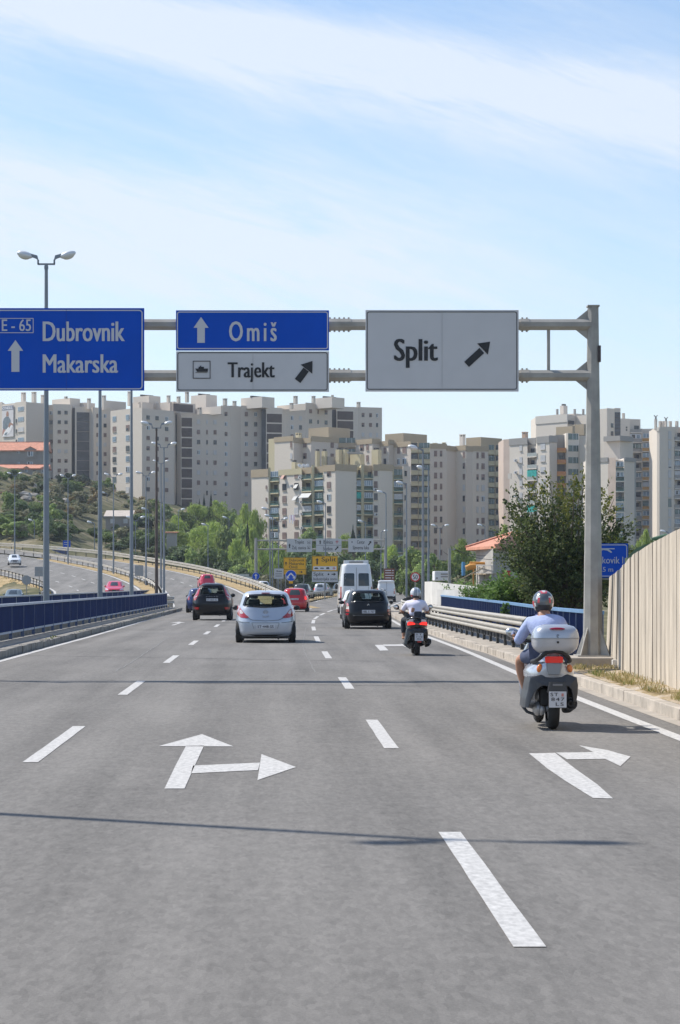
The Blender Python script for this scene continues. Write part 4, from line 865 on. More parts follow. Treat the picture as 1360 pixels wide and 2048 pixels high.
# ------------------------------------------------------------ vegetation
def leafmat(name, a, b_, rnd=.25, scale=.9, transl=.25):
    m = bpy.data.materials.new(name); m.use_nodes = True; t = m.node_tree; b = t.nodes['Principled BSDF']; g = N(t, 'ShaderNodeNewGeometry'); oi = N(t, 'ShaderNodeObjectInfo')
    n = N(t, 'ShaderNodeTexNoise'); n.inputs['Scale'].default_value = scale; n.inputs['Detail'].default_value = 4; t.links.new(g.outputs['Position'], n.inputs[0])
    f = M2('ADD', n.outputs[0], M2('MULTIPLY', M2('SUBTRACT', g.outputs['Random Per Island'], .5, tree=t), .5, tree=t), tree=t)
    mr = N(t, 'ShaderNodeMapRange'); mr.inputs[1].default_value = .3; mr.inputs[2].default_value = .75; t.links.new(f, mr.inputs[0])
    mm = N(t, 'ShaderNodeMix', data_type='RGBA'); t.links.new(mr.outputs[0], mm.inputs[0]); mm.inputs[6].default_value = (*a, 1); mm.inputs[7].default_value = (*b_, 1)
    k = N(t, 'ShaderNodeMapRange'); k.inputs[3].default_value = 1-rnd; k.inputs[4].default_value = 1+rnd; t.links.new(oi.outputs['Random'], k.inputs[0])
    vm = N(t, 'ShaderNodeVectorMath', operation='SCALE'); t.links.new(mm.outputs[2], vm.inputs[0]); t.links.new(k.outputs[0], vm.inputs['Scale'])
    t.links.new(vm.outputs[0], b.inputs['Base Color']); b.inputs['Roughness'].default_value = .6; b.inputs['Specular IOR Level'].default_value = .3
    tr = N(t, 'ShaderNodeBsdfTranslucent'); t.links.new(vm.outputs[0], tr.inputs[0]); ms = N(t, 'ShaderNodeMixShader'); ms.inputs[0].default_value = transl
    o = t.nodes['Material Output']; t.links.new(b.outputs[0], ms.inputs[1]); t.links.new(tr.outputs[0], ms.inputs[2]); t.links.new(ms.outputs[0], o.inputs[0])
    MATS[name] = m; return m
LF = {'pine': leafmat('pine_needles', (.24, .33, .07), (.44, .52, .14), .2, .25, .4), 'broad': leafmat('broad_leaves', (.15, .22, .07), (.31, .39, .12), .3, .3, .4), 'dark': leafmat('dark_leaves', (.08, .125, .05), (.16, .22, .085), .3, .4, .35),
      'olive': leafmat('olive_scrub', (.17, .175, .09), (.33, .31, .18), .3, .5, .35), 'cypress': leafmat('cypress_leaves', (.02, .04, .02), (.045, .07, .03), .1, .5), 'dry': leafmat('dry_leaves', (.22, .16, .07), (.38, .30, .14), .2, 2)}
BARK = mat('bark', (.13, .10, .075), .9, var=.3, scale=6)
def crown_mesh(kind, seed, n=2600, s=.06):
    """unit crown: about 1 wide, z from 0 to 1"""
    r = random.Random(seed); mb = MB(); lobes = []
    if kind == 'cypress':
        for i in range(n):
            z = r.random()**.8; rad = (.5*math.sin(math.pi*min(1, z*.92+.12))**.8)*r.uniform(.75, 1.08); a = r.uniform(0, 6.283)
            lobes.append((rad*math.cos(a), rad*math.sin(a), z, (math.cos(a), math.sin(a), 1.5)))
        pts = lobes
    else:
        L = []; nl = {'pine': 15, 'broad': 17, 'dark': 15, 'olive': 9, 'dry': 8}[kind]
        for i in range(nl):
            a = r.uniform(0, 6.283)
            if kind == 'pine': z = r.uniform(.15, .84); q = r.uniform(.1, .42)*(1.25-z); rr = r.uniform(.13, .21)
            elif kind == 'olive': z = r.uniform(.15, .6); q = r.uniform(0, .34); rr = r.uniform(.13, .27)
            else: z = r.uniform(.18, .8); q = r.uniform(.05, .36)*math.sqrt(max(.1, 1-((z-.45)/.55)**2)); rr = r.uniform(.12, .22)
            L.append((q*math.cos(a), q*math.sin(a), z, rr))
        if kind == 'pine': L += [(0, 0, .9, .09), (.02, .03, .78, .14)]
        pts = []
        for i in range(n):
            c = r.choice(L); th = math.acos(r.uniform(-.75, 1)); ph = r.uniform(0, 6.283); q = c[3]*(r.random()**.28)*r.uniform(.85, 1.18)
            d = (math.sin(th)*math.cos(ph), math.sin(th)*math.sin(ph), math.cos(th)); pts.append((c[0]+d[0]*q, c[1]+d[1]*q, c[2]+d[2]*q*(1.15 if kind == 'pine' else .95), d))
    for x, y, z, d in pts:
        if z < 0: continue
        nrm = (Vector(d)+Vector((r.uniform(-1, 1), r.uniform(-1, 1), r.uniform(-.6, 1)))*.9).normalized(); u = nrm.orthogonal().normalized(); u.rotate(Matrix.Rotation(r.uniform(0, 6.28), 3, nrm)); v = nrm.cross(u); k = s*r.uniform(.5, 1.25)
        if kind == 'pine': u = (u*.6+Vector((0, 0, .8))).normalized(); v = nrm.cross(u)*.5
        c = Vector((x, y, z)); mb.add([c-u*k, c-v*k*.55+u*k*.1, c+u*k, c+v*k*.55-u*k*.1], [(0, 1, 2, 3)])
    o = mb.build('crown', LF[kind], recalc=False); me = o.data; bpy.data.objects.remove(o); return me
def trunk_mesh(seed):
    r = random.Random(seed); mb = MB(); mb.tube([(0, 0, -.15), (.01, 0, .15), (.02*r.uniform(-1, 1), .02, .4), (.03*r.uniform(-1, 1), 0, .75)], [.035, .03, .022, .008], 7)
    for i in range(7):
        a = r.uniform(0, 6.28); z = r.uniform(.18, .55); l = r.uniform(.2, .36); mb.tube([(0.01, 0, z), (math.cos(a)*l*.5, math.sin(a)*l*.5, z+.1), (math.cos(a)*l, math.sin(a)*l, z+.22)], [.014, .009, .004], 5)
    o = mb.build('trunk', BARK); me = o.data; bpy.data.objects.remove(o); return me
CR = {k: [crown_mesh(k, 11*i+len(k), n, s) for i in range(q)] for k, q, n, s in (('pine', 4, 3200, .05), ('broad', 4, 3000, .052), ('dark', 3, 2600, .055), ('olive', 4, 1100, .075), ('cypress', 1, 2200, .05), ('dry', 2, 900, .07))}
TRK = [trunk_mesh(i) for i in range(3)]
rp = random.Random(77)
def place(name, kind, x, y, z, w, h, label, cat, group=None, trunk=True, v=None):
    ro = empty(name, (x, y, z), rp.uniform(0, 6.28), label, cat, group)
    o = bpy.data.objects.new('crown' if trunk else 'foliage', CR[kind][v if v is not None else rp.randrange(len(CR[kind]))]); COL.objects.link(o); o.parent = ro; o.scale = (w, w, h)
    if trunk:
        t = bpy.data.objects.new('trunk', rp.choice(TRK)); COL.objects.link(t); t.parent = ro; t.scale = (h*1.0, h*1.0, h)
    return ro
def hillY(px, py, y0=335, y1=640):
    best = None
    y = y0
    while y < y1:
        x = (px-VX)*y/FP; q = VY-(terr(x, y)-HC)*FP/y
        if q <= py: return y
        y += 4
    return y1
ORD = ['first', 'second', 'third', 'fourth', 'fifth', 'sixth', 'seventh', 'eighth', 'ninth', 'tenth', 'eleventh', 'twelfth', 'thirteenth', 'fourteenth', 'fifteenth', 'sixteenth', 'seventeenth', 'eighteenth', 'nineteenth', 'twentieth']
TONE = {'pine': 'bright green pine', 'broad': 'mid green tree', 'dark': 'dark green tree', 'olive': 'olive grey tree', 'cypress': 'dark cypress'}
def cluster(rows, where, group):
    """rows sorted back to front; each tree is told by its tone and its place in its row"""
    nm = {1: [''], 2: ['back row of ', 'front row of '], 3: ['back row of ', 'middle row of ', 'front row of ']}[len(rows)]
    for row, r_ in zip(rows, nm):
        row = sorted(row)
        for i, (px, yt, w, k, Y) in enumerate(row): tree_px(px, yt, w, k, Y, '%s, %s from left in the %s%s' % (TONE[k], ORD[i], r_, where), group)
def tree_px(px, ytop, wpx, kind, Y, label, group, cat='tree', name=None, lift=0):
    x = (px-VX)*Y/FP; z0 = terr(x, Y); zt = HC+(VY-ytop)*Y/FP; h = max(1.5, zt-z0); w = wpx*Y/FP*(1.12 if kind == 'cypress' else 1.95 if kind == 'pine' else 1.6)
    nm = name or {'pine': 'pine_tree', 'cypress': 'cypress_tree'}.get(kind, 'tree')
    return place(nm, kind, x, Y, z0, w, h*1.02, label, cat, group)
T1 = ('bright green pine in the dense tree cluster below the towers', 'trees below the brown louvred tower')
T2 = ('dark broadleaf tree in the dense cluster below the towers', 'broadleaf trees below the towers')
ALL_ = ((350, 1032, 34, 'pine', 470), (372, 1020, 34, 'broad', 480), (392, 1010, 40, 'pine', 490), (412, 1012, 32, 'broad', 500), (432, 1003, 40, 'pine', 500), (452, 1012, 34, 'broad', 495), (476, 1020, 32, 'broad', 490), (490, 1010, 36, 'pine', 480), (510, 1022, 36, 'pine', 460), (340, 1055, 26, 'broad', 440),
                        (355, 1062, 34, 'pine', 430), (380, 1050, 40, 'broad', 440), (404, 1052, 40, 'pine', 435), (430, 1046, 44, 'pine', 440), (458, 1050, 44, 'broad', 430), (484, 1048, 44, 'broad', 430), (506, 1058, 40, 'pine', 420), (525, 1075, 34, 'broad', 410),
                        (345, 1088, 34, 'dark', 400), (366, 1086, 36, 'dark', 395), (392, 1092, 40, 'broad', 385), (418, 1088, 50, 'broad', 380), (448, 1092, 46, 'broad', 378), (472, 1080, 50, 'pine', 385), (497, 1094, 44, 'broad', 372), (520, 1098, 40, 'pine', 368), (380, 1120, 40, 'dark', 362), (405, 1122, 34, 'olive', 360), (440, 1122, 46, 'dark', 358), (470, 1128, 40, 'broad', 355), (500, 1126, 44, 'dark', 352))
cluster([[t for t in ALL_ if t[4] >= 460], [t for t in ALL_ if 405 < t[4] < 460], [t for t in ALL_ if t[4] <= 405]], 'cluster under the towers', 'trees under the louvred tower')
T3 = ('tree between the second gantry and the nearest middle block', 'trees behind the second gantry')
ALL_ = ((546, 1082, 38, 'broad', 400), (562, 1096, 42, 'pine', 380), (580, 1100, 44, 'dark', 370), (602, 1092, 44, 'broad', 390), (618, 1054, 32, 'broad', 470), (622, 1096, 44, 'dark', 380), (642, 1084, 44, 'broad', 400), (660, 1098, 44, 'dark', 380), (688, 1072, 34, 'pine', 440), (684, 1100, 46, 'dark', 385), (706, 1086, 46, 'dark', 400), (728, 1092, 44, 'broad', 390), (748, 1084, 46, 'dark', 400), (768, 1078, 44, 'broad', 390), (786, 1092, 36, 'pine', 380), (745, 1120, 50, 'dark', 360), (700, 1125, 50, 'dark', 360), (655, 1130, 60, 'dark', 360), (600, 1130, 60, 'dark', 350), (560, 1130, 50, 'olive', 345))
cluster([[t for t in ALL_ if t[4] >= 390], [t for t in ALL_ if t[4] < 390]], 'trees behind the second gantry', T3[1])
tree_px(706, 1055, 18, 'cypress', 420, 'small dark conifer rising above the white gantry signs', None, name='conifer_tree')
tree_px(523, 1058, 18, 'dark', 430, 'thin dark tree against the left end wall of the nearest middle block', None)
for px, yt in ((399, 1000), (408, 990), (422, 985)): tree_px(px, yt, 7, 'cypress', 505, 'slim dark cypress spire standing before the window columns', 'cypress spires above the pines')
tree_px(495, 1040, 9, 'cypress', 400, 'slender cypress low down beside the thin lamp post', None)
tree_px(166, 948, 28, 'cypress', 585, 'dark wide cypress against the grey louvred stairwell', None)
tree_px(205, 965, 20, 'dark', 590, 'small dark bush tree below the second tower window columns', None)
cluster([[(*t, 395+rp.uniform(-8, 10)) for t in ((8, 1050, 40, 'broad'), (28, 1044, 44, 'olive'), (60, 1040, 40, 'broad'), (84, 1046, 36, 'broad'), (108, 1036, 46, 'dark'), (130, 1046, 34, 'broad'), (20, 1072, 36, 'dark'), (95, 1072, 40, 'dark'), (120, 1072, 40, 'dark'), (70, 1068, 30, 'olive'), (143, 1085, 34, 'dark'), (38, 1068, 30, 'dark'))]], 'green belt above the highway', 'green belt trees on the left')
tree_px(48, 1040, 15, 'cypress', 392, 'single dark cypress in the green belt on the left', None)
cluster([((196, 1052, 34, 'dark', 430), (212, 1060, 34, 'broad', 415), (236, 1082, 34, 'dark', 400), (262, 1068, 36, 'dark', 410), (284, 1060, 34, 'broad', 415), (304, 1060, 36, 'dark', 410), (318, 1085, 34, 'dark', 390), (292, 1098, 40, 'olive', 375), (268, 1102, 34, 'dark', 375), (332, 1108, 34, 'dark', 368), (300, 1120, 40, 'olive', 358), (340, 1130, 34, 'olive', 355))], 'trees around the hillside house', 'trees around the cottage')
# right of the road
cluster([((795, 1112, 30, 'dark', 330), (812, 1106, 34, 'broad', 300), (832, 1092, 44, 'broad', 290), (852, 1100, 40, 'broad', 280), (872, 1098, 36, 'olive', 285), (886, 1110, 30, 'broad', 270), (800, 1140, 34, 'dark', 290), (820, 1140, 30, 'broad', 270), (846, 1145, 30, 'dark', 262))], 'trees behind the speed limit sign', 'trees behind the speed limit sign')
cluster([((925, 1080, 44, 'pine', 320), (908, 1100, 34, 'broad', 300), (944, 1104, 36, 'broad', 300), (1010, 1052, 30, 'pine', 330), (905, 1135, 40, 'olive', 240), (935, 1140, 40, 'olive', 230))], 'trees around the villa', 'trees around the villa')
cluster([[(*t, 330) for t in ((1232, 1058, 30, 'pine'), (1250, 1075, 30, 'broad'), (1292, 1062, 30, 'pine'), (1315, 1080, 40, 'broad'), (1275, 1080, 30, 'broad'), (1345, 1085, 40, 'broad'), (1200, 1085, 50, 'dark'))]], 'tree tops above the concrete wall', 'trees behind the concrete wall')
# scrub on the slope
n = 0
for i in range(235):
    px = rp.uniform(-15, 345); lo = 955 if px < 235 else 955+(px-235)*.75; py = rp.uniform(lo, 1085)
    if 205 < px < 268 and 1015 < py < 1070: continue
    if -20 < px < 22 and 975 < py < 1060: continue
    if 145 < px < 206 and 1040 < py < 1090: continue
    Y = hillY(px, py); x = (px-VX)*Y/FP; k = rp.choice(['olive', 'olive', 'olive', 'dark', 'broad', 'dry']) if py < 1040 else rp.choice(['olive', 'broad', 'dark'])
    w = rp.uniform(1.8, 5.2)*(.8 if k == 'dry' else 1); place('shrub', k, x, Y, terr(x, Y)-.3, w, w*rp.uniform(.6, .95), ('large ' if w > 3.4 else 'small ')+{'olive': 'olive green', 'dark': 'dark green', 'broad': 'fresh green', 'dry': 'dry brown'}[k]+' shrub '+('high on the slope ' if py < 1000 else 'low on the slope ')+('under the orange roofed houses' if px < 80 else 'under the second tower' if px < 150 else 'above the stone walls' if px < 210 else 'around the hillside house' if px < 280 else 'under the third tower'), 'shrub', k+' shrubs of the hillside', trunk=False)
ROCK = mat('rock_grey', (.30, .28, .25), .95, var=.3, scale=1.5, bump=.6, world=True)
for i in range(26):
    px = rp.choice([rp.gauss(75, 25), rp.gauss(105, 25)]); py = rp.uniform(975, 1035); Y = hillY(px, py); x = (px-VX)*Y/FP; mb = MB(); s_ = rp.uniform(.7, 2.0)
    M = Matrix.Rotation(rp.uniform(0, 3), 3, 'Z'); mb.ell((0, 0, 0), (s_*rp.uniform(.8, 1.3), s_*.8, s_*.55), 0, 7, 5, M); mb.v = [(a+rp.uniform(-.2, .2)*s_, b_+rp.uniform(-.2, .2)*s_, c+rp.uniform(-.15, .15)*s_) for a, b_, c in mb.v]
    mb.sm = [False]*len(mb.f); o = mb.build('rock', ROCK, weld=False); o.location = (x, Y, terr(x, Y)); tag(o, 'weathered grey boulder among the hillside scrub', 'rock', 'boulders of the hillside')
for i in range(30):
    t = i/29; k = rp.choice(['olive', 'dark', 'broad']); p = at_y(offs(EXR, 4.5+rp.uniform(0, 3)), 268+t*68); w = rp.uniform(1.4, 3.2)
    place('shrub', k, p[0], p[1], terr(p[0], p[1])-.2, w, w*.7, {'olive': 'olive grey', 'dark': 'dark', 'broad': 'fresh green'}[k]+' low bush just beyond the far guardrail', 'shrub', k+' bushes along the far guardrail', trunk=False)
# --- the big tree by the gantry post: real branches carrying leaves
BT = leafmat('bay_leaves', (.04, .062, .028), (.19, .23, .08), .0, 1.6, .3); BT2 = leafmat('young_leaves', (.13, .15, .03), (.26, .25, .05), .0, 2, .35); FIG = leafmat('fig_leaves', (.09, .16, .04), (.22, .34, .09), .0, 2.2, .4)
def leaf(mb, c, d, s, r, mi=0):
    nrm = Vector((r.uniform(-1, 1), r.uniform(-1, .4), r.uniform(-.2, 1))).normalized(); u = (Vector(d)*.7+Vector((r.uniform(-1, 1), r.uniform(-1, 1), r.uniform(-.5, .6)))).normalized(); v = nrm.cross(u)
    if v.length < .05: v = u.orthogonal()
    v.normalize(); w = u.cross(v)*.12; mb.add([c-u*s*.5, c+v*s*.28+w*s, c+u*s*.55, c-v*s*.28+w*s], [(0, 1, 2, 3)], mi)
def branchy(name, base, targets, leafm, seed, ls, per, label, cat, trunk_r=.14, spread=.32, tip=None):
    r = random.Random(seed); root = empty(name, base, 0, label, cat); base = Vector(base); tm = MB(); lm = MB(); top = Vector((0, 0, .9))
    tm.tube([(0, 0, -.5), (0, 0, .4), (.03, 0, .9)], [trunk_r*1.2, trunk_r, trunk_r*.8], 9)
    for tx, ty, tz, yo in targets:
        t = Vector((tx, ty, tz))-base; mid_ = Vector((t.x*.45, t.y*.45, .5+t.z*.5-.1)); pts = [Vector((0.0, 0, .7)), mid_+Vector((r.uniform(-.1, .1),)*3), t]; tm.tube(pts, [trunk_r*.35, trunk_r*.2, .008], 5)
        for j in range(per):
            f = r.uniform(.35, 1.0)**.8; a = pts[1].lerp(t, (f-.35)/.65) if f > .35 else pts[1]; d = (t-pts[1]).normalized(); e = spread*(1.15-f*.75)
            off = Vector((r.gauss(0, e), r.gauss(0, e), r.gauss(0, e*.8))); nl = 9
            q = a+off; dd = (off.normalized()*.6+d).normalized() if off.length > 0 else d
            for k in range(nl):
                leaf(lm, q+dd*(k*ls*.42)+Vector((r.uniform(-1, 1), r.uniform(-1, 1), r.uniform(-1, 1)))*ls*.45, dd, ls*r.uniform(.7, 1.2), r, 1 if (yo and f > .72 and r.random() < .75) or r.random() < .03 else 0)
    lm.build('crown', leafm, root, recalc=False); tm.build('trunk', BARK, root); return root
rt = random.Random(9); tg = []
Yt = 75
for px, py, yo in ((1100, 962, 1), (1160, 975, 1), (1168, 958, 1), (1135, 985, 1), (1068, 975, 1), (1080, 1000, 1), (1115, 985, 1), (1148, 962, 1), (1205, 985, 1), (1228, 998, 1), (1215, 1010, 1), (1035, 1008, 0), (1040, 1035, 0), (1030, 1022, 0), (1052, 1060, 0), (1035, 1080, 0), (1245, 1050, 0), (1250, 1062, 0), (1030, 1000, 0), (1048, 1002, 0), (1012, 1075, 0), (1005, 1100, 0)):
    p = P(px, py, Yt+rt.uniform(-.8, .8)); tg.append((p.x, p.y, p.z, yo))
for i in range(112):
    a = rt.uniform(0, 6.283); q = math.sqrt(rt.random()); px = 1130+108*q*math.cos(a); py = 1110+110*q*math.sin(a)
    if py > 1205: continue
    p = P(px, py, Yt+rt.uniform(-1.7, 1.7)); tg.append((p.x, p.y, p.z, 1 if py < 1040 and rt.random() < .5 else 0))
p = P(1140, 1200, Yt); branchy('bay_tree', (p.x, p.y, -.2), tg, [BT, BT2], 4, .125, 23, 'large dark evergreen tree with pointed shoots behind the gantry post', 'tree')
tg = []
for i in range(58):
    px = rt.uniform(985, 1195); hi = 1120+abs(px-1090)*.45; py = rt.uniform(hi, 1212); p = P(px, min(py, 1184+(px-985)*.075), 78+rt.uniform(-.8, 1.2)); tg.append((p.x, p.y, p.z, 0))
p = P(1090, 1215, 78.5); branchy('fig_bush', (p.x, p.y, -.2), tg, [FIG, FIG], 6, .15, 15, 'bright green broad leaved bush hanging over the blue railing', 'bush', .08, .22)
for j, (px, yt, w, Y) in enumerate(((918, 1172, 40, 116), (945, 1180, 34, 112), (975, 1174, 42, 110), (992, 1184, 30, 104))):
    tg = []
    for i in range(16): p = P(px+rt.uniform(-w/2, w/2), rt.uniform(yt, yt+17), Y+rt.uniform(-.6, .6)); tg.append((p.x, p.y, p.z, 0))
    p = P(px, 1205, Y); branchy('garden_bush', (p.x, p.y, -.25), tg, [FIG, BT2], 20+j, .12, 9, ('leftmost', 'second', 'third', 'rightmost')[j]+' yellow green bush behind the blue railing, below the villa', 'bush', .05, .16)
mb = MB(); rt = random.Random(3)
for i in range(150):
    t = rt.random(); p = P(1011+rt.gauss(0, 5), 1207+t*38, 66.5); leaf(mb, p, (0, 0, 1), .11, rt)
o = mb.build('climbing_plant', FIG, recalc=False); tag(o, 'small leafy vine growing over the right blue railing', 'vine')
# --- dry grass on the verge (uncountable)
GB = leafmat('grass_straw', (.30, .24, .09), (.52, .42, .22), 0, 4, .3); GG = leafmat('grass_green', (.12, .16, .04), (.26, .28, .08), 0, 4, .3)
mb = MB(); rt = random.Random(12)
for i in range(9000):
    y = rt.uniform(22, 46.3); k = at_y(KLINE, y)[0]+.17; u = rt.random()
    x = k+rt.choice([rt.gauss(.07, .06), rt.gauss(.72, .18), rt.uniform(0, 1.2)])
    if x < k or x > k+3 or (abs(y-42.4) < 1.1 and 5.0 < x < 6.9): continue
    cl_ = math.sin(y*2.1+x*3)+math.sin(y*.9+1)
    if cl_ < -.25: continue
    h = rt.uniform(.03, .10); a = rt.uniform(0, 6.28); d = Vector((math.cos(a), math.sin(a), 0)); l = Vector((rt.uniform(-.05, .05), rt.uniform(-.05, .05), h)); b_ = Vector((x, y, .19))
    mb.add([b_-d*.006, b_+d*.006, b_+l+d*.004, b_+l*1.05-d*.004], [(0, 1, 2, 3)], 1 if rt.random() < .18 or (abs(y-38.3) < .6 and rt.random() < .7) else 0)
tag(mb.build('verge_grass', [GB, GG], recalc=False), 'short dry yellow grass growing behind the right kerb', 'grass', kind='stuff')
mb = MB()
for i in range(160):
    y = rt.uniform(60, 150); x = -6.42+rt.uniform(-.06, .05)
    if math.sin(y*.7) < .55: continue
    leaf(mb, Vector((x, y, .12+rt.uniform(0, .1))), (0, 0, 1), .1, rt)
tag(mb.build('kerb_weeds', [GG], recalc=False), 'green weeds sprouting from the joints of the left kerb', 'weeds', kind='stuff')
mb = MB()
for i in range(1500):
    t = rt.random(); y = 186+t*92; a = at_y(SLR, y) if y < 277 else SLR[-1]; b_ = at_y(ONL, y); u = rt.random(); x = a[0]+(b_[0]-a[0])*u; z = a[2]+(b_[2]-a[2])*u; h = rt.uniform(.1, .25); leaf(mb, Vector((x, y, z+h/2)), (0, 0, 1), h, rt)
tag(mb.build('bank_grass', [GB], recalc=False), 'dry straw grass on the bank beside the slip road', 'grass', kind='stuff')
# fallen leaves and rubble at the foot of the post
mb = MB()
for i in range(420):
    q = rt.random(); x = 6.15+q*.75+rt.gauss(0, .08); y = 41.9-q*1.4+rt.gauss(0, .12); leaf(mb, Vector((x, y, .2+abs(rt.gauss(0, .07))+.22*math.exp(-((x-6.4)/.25)**2))), (1, 0, 0), rt.uniform(.06, .13), rt)
tag(mb.build('leaf_litter', [mat('litter_brown', (.20, .13, .07), .9, var=.4, scale=20)], recalc=False), 'heap of dry brown leaves between the post plinth and the wall', 'leaf litter', kind='stuff')
for i, (px, py, s_, m) in enumerate(((1232, 1325, .07, WHW), (1236, 1332, .06, WHW), (1233, 1338, .05, HG2), (1228, 1341, .04, WHW))):
    p = P(px, py, 40.8); mb = MB(); mb.box((0, 0, 0), (s_*2, s_*1.6, s_*1.4), 0, rz=i, rx=.4*i); o = mb.build('rubble', m, bevel=.01); o.location = p; tag(o, 'pale stone chunk in the leaf heap by the wall', 'rubble', 'rubble by the wall')
# ------------------------------------------------------------ railings and guardrails
BLUE = mat('railing_blue', (.011, .034, .135), .55, var=.2, scale=2, world=True); BLUEL = mat('railing_rib', (.07, .11, .21), .5); RTOP = mat('rail_top', (.42, .47, .55), .45, var=.12, scale=3, world=True); RTOPB = mat('rail_top_blue', (.17, .31, .50), .5, var=.15, scale=2, world=True)
GALV = mat('galvanised', (.38, .355, .31), .6, metal=.15, var=.12, scale=1.5, world=True); GALVD = mat('galvanised_dark', (.06, .06, .055), .7, metal=.2); STEEL = mat('steel_grey', (.36, .345, .315), .6, metal=.15, var=.18, scale=2.5, world=True); BLACKP = mat('shade_slat_wire_black', (.035, .035, .038), .7)
def sweep(mb, pl, prof, mi=0, closed=False):
    rings = []
    for i, p in enumerate(pl):
        a = Vector(pl[max(0, i-1)][:2]); b = Vector(pl[min(len(pl)-1, i+1)][:2]); t = (b-a).normalized(); n_ = Vector((t.y, -t.x))
        rings.append([(p[0]+n_.x*u, p[1]+n_.y*u, p[2]+w) for u, w in prof])
    mb.loft(rings, mi, caps=closed, smooth=False, closed=closed)
def along(pl, step, y0=None, y1=None):
    """points every step metres along a polyline with heading"""
    o = []; acc = 0; nxt = 0
    for a, b in zip(pl, pl[1:]):
        a = Vector(a); b = Vector(b); L = (b-a).length
        while nxt <= acc+L:
            t = (nxt-acc)/L; q = a+(b-a)*t; o.append((q, math.atan2(b.y-a.y, b.x-a.x))); nxt += step
        acc += L
    return o
def railing(name, label, pl, zb, zt, step, ribm, topm, gap, nb=20, blade=.07, yoff=0):
    root = empty(name, (pl[0][0], pl[0][1], 0), 0, label, 'railing'); o0 = Vector((pl[0][0], pl[0][1], 0)); pl = [tuple(Vector(p)-o0) for p in pl]
    mb = MB(); sweep(mb, pl, [(-.06, zt-.05), (.06, zt-.05), (.065, zt+.02), (-.065, zt+.02)], closed=True); mb.build('top_rail', topm, root)
    mb = MB(); sweep(mb, pl, [(-.03, zb+gap), (.03, zb+gap), (.03, zb+gap+.06), (-.03, zb+gap+.06)], closed=True); mb.build('bottom_rail', topm if topm is RTOP else BLUE, root)
    pts = along(pl, step)
    pm = MB(); L = step
    for i in range(nb):
        x = L*(i+.5)/nb; pm.box((x, 0, (zb+gap+.06+zt-.05)/2), (L/nb*.62, .012, zt-.05-zb-gap-.06), 0); pm.box((x-L/nb*.31, 0, (zb+gap+.06+zt-.05)/2), (.008, blade, zt-.05-zb-gap-.06), 0)
    o = pm.build('panel', BLUE); me = o.data; bpy.data.objects.remove(o)
    qm = MB(); qm.box((0, 0, (zb+zt-.05)/2), (.05, .09, zt-.05-zb), 0); o = qm.build('post', ribm); me2 = o.data; bpy.data.objects.remove(o)
    for i, (p, a) in enumerate(pts):
        if i < len(pts)-1:
            b = pts[i+1][0]; d = b-p; o = bpy.data.objects.new('panel', me); COL.objects.link(o); o.parent = root; o.location = p; o.rotation_euler = (0, 0, math.atan2(d.y, d.x)); o.scale = (d.length/L, 1, 1)
        o = bpy.data.objects.new('post', me2); COL.objects.link(o); o.parent = root; o.location = p; o.rotation_euler = (0, 0, a)
    return root
railing('bridge_railing', 'near blue slatted bridge railing along the left pavement', [(-7.5, 40.5, .0), (-7.5, 156, 0)], .16, 1.14, 3.0, BLUEL, RTOP, .17, 24)
railing('bridge_railing', 'far blue railing on the opposite bridge, lamp posts rising before it', [(-13.0, 60, 0), (-13, 150, 0), (-12.95, 240, .05)], .05, 1.14, 6.0, RTOP, RTOP, .12, 40)
railing('bridge_railing', 'blue slatted railing curving along the right pavement behind the cream guardrail', dens([(6.25, 44.5, 0), (6.2, 47, 0), (6.25, 54, 0), (6.95, 72, 0), (7.95, 106, 0), (8.8, 136, 0)], 1.5), .15, 1.16, 1.0, BLUEL, RTOPB, .08, 8)
FB = dens([(-47.5, 388, 6.8), (-39, 368, 6.3), (-31, 345, 5.7)], 3)
o = railing('bridge_railing', 'short distant light blue railing beyond the climbing road, at far left', [(p[0], p[1], 0) for p in FB], 5.6, 7.3, 4, BLUEL, RTOPB, .1, 10)
WPROF = [(0, -.115), (.035, -.10), (.075, -.075), (.075, -.045), (.035, -.015), (.035, .015), (.075, .045), (.075, .075), (.035, .10), (0, .115)]
def guard(label, pl, hs, postm, side=1, step=4.0, zpost=.8, double=False, ends=False, beam=GALV, slats=None):
    o0 = Vector((pl[0][0], pl[0][1], 0)); root = empty('guardrail', o0, 0, label, 'guardrail'); lp = [tuple(Vector(p)-o0) for p in pl]
    for h in hs:
        for sgn in ((1, -1) if double else (side,)):
            mb = MB(); pr = [(sgn*(u+(.12 if double else .06)), w+h) for u, w in WPROF]; pr2 = [(sgn*(u+(.115 if double else .055)), w+h) for u, w in WPROF]
            sweep(mb, lp, pr+pr2[::-1], closed=True); mb.build('beam', beam, root)
    qm = MB(); qm.box((0, 0, zpost/2-.2), (.14, .07, zpost+.4)); qm.box((0, 0, max(hs)+.05), (.18, .26 if double else .14, .12))
    o = qm.build('post', postm); me = o.data; bpy.data.objects.remove(o)
    for p, a in along(lp, step)[:95]:
        o = bpy.data.objects.new('post', me); COL.objects.link(o); o.parent = root; o.location = p; o.rotation_euler = (0, 0, a)
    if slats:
        sm_ = MB(); sm_.box((0, 0, .31), (slats[0]*.66, .03, .34)); o = sm_.build('slat', BLACKP); me = o.data; bpy.data.objects.remove(o)  # black colour stands in for shade on the railing's lower blades
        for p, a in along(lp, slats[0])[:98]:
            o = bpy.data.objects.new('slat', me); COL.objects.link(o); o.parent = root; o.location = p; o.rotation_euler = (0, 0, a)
    return root
GR = dens([(5.55, 44.5, .15), (5.72, 48, .15), (5.78, 54, .15), (5.78, 65, .15), (5.85, 90, .15), (6.3, 115, .12), (8.0, 143, .1), (9.6, 165, .1), (14.5, 215, .15), (19.5, 270, .4), (26, 320, .7)], 2)
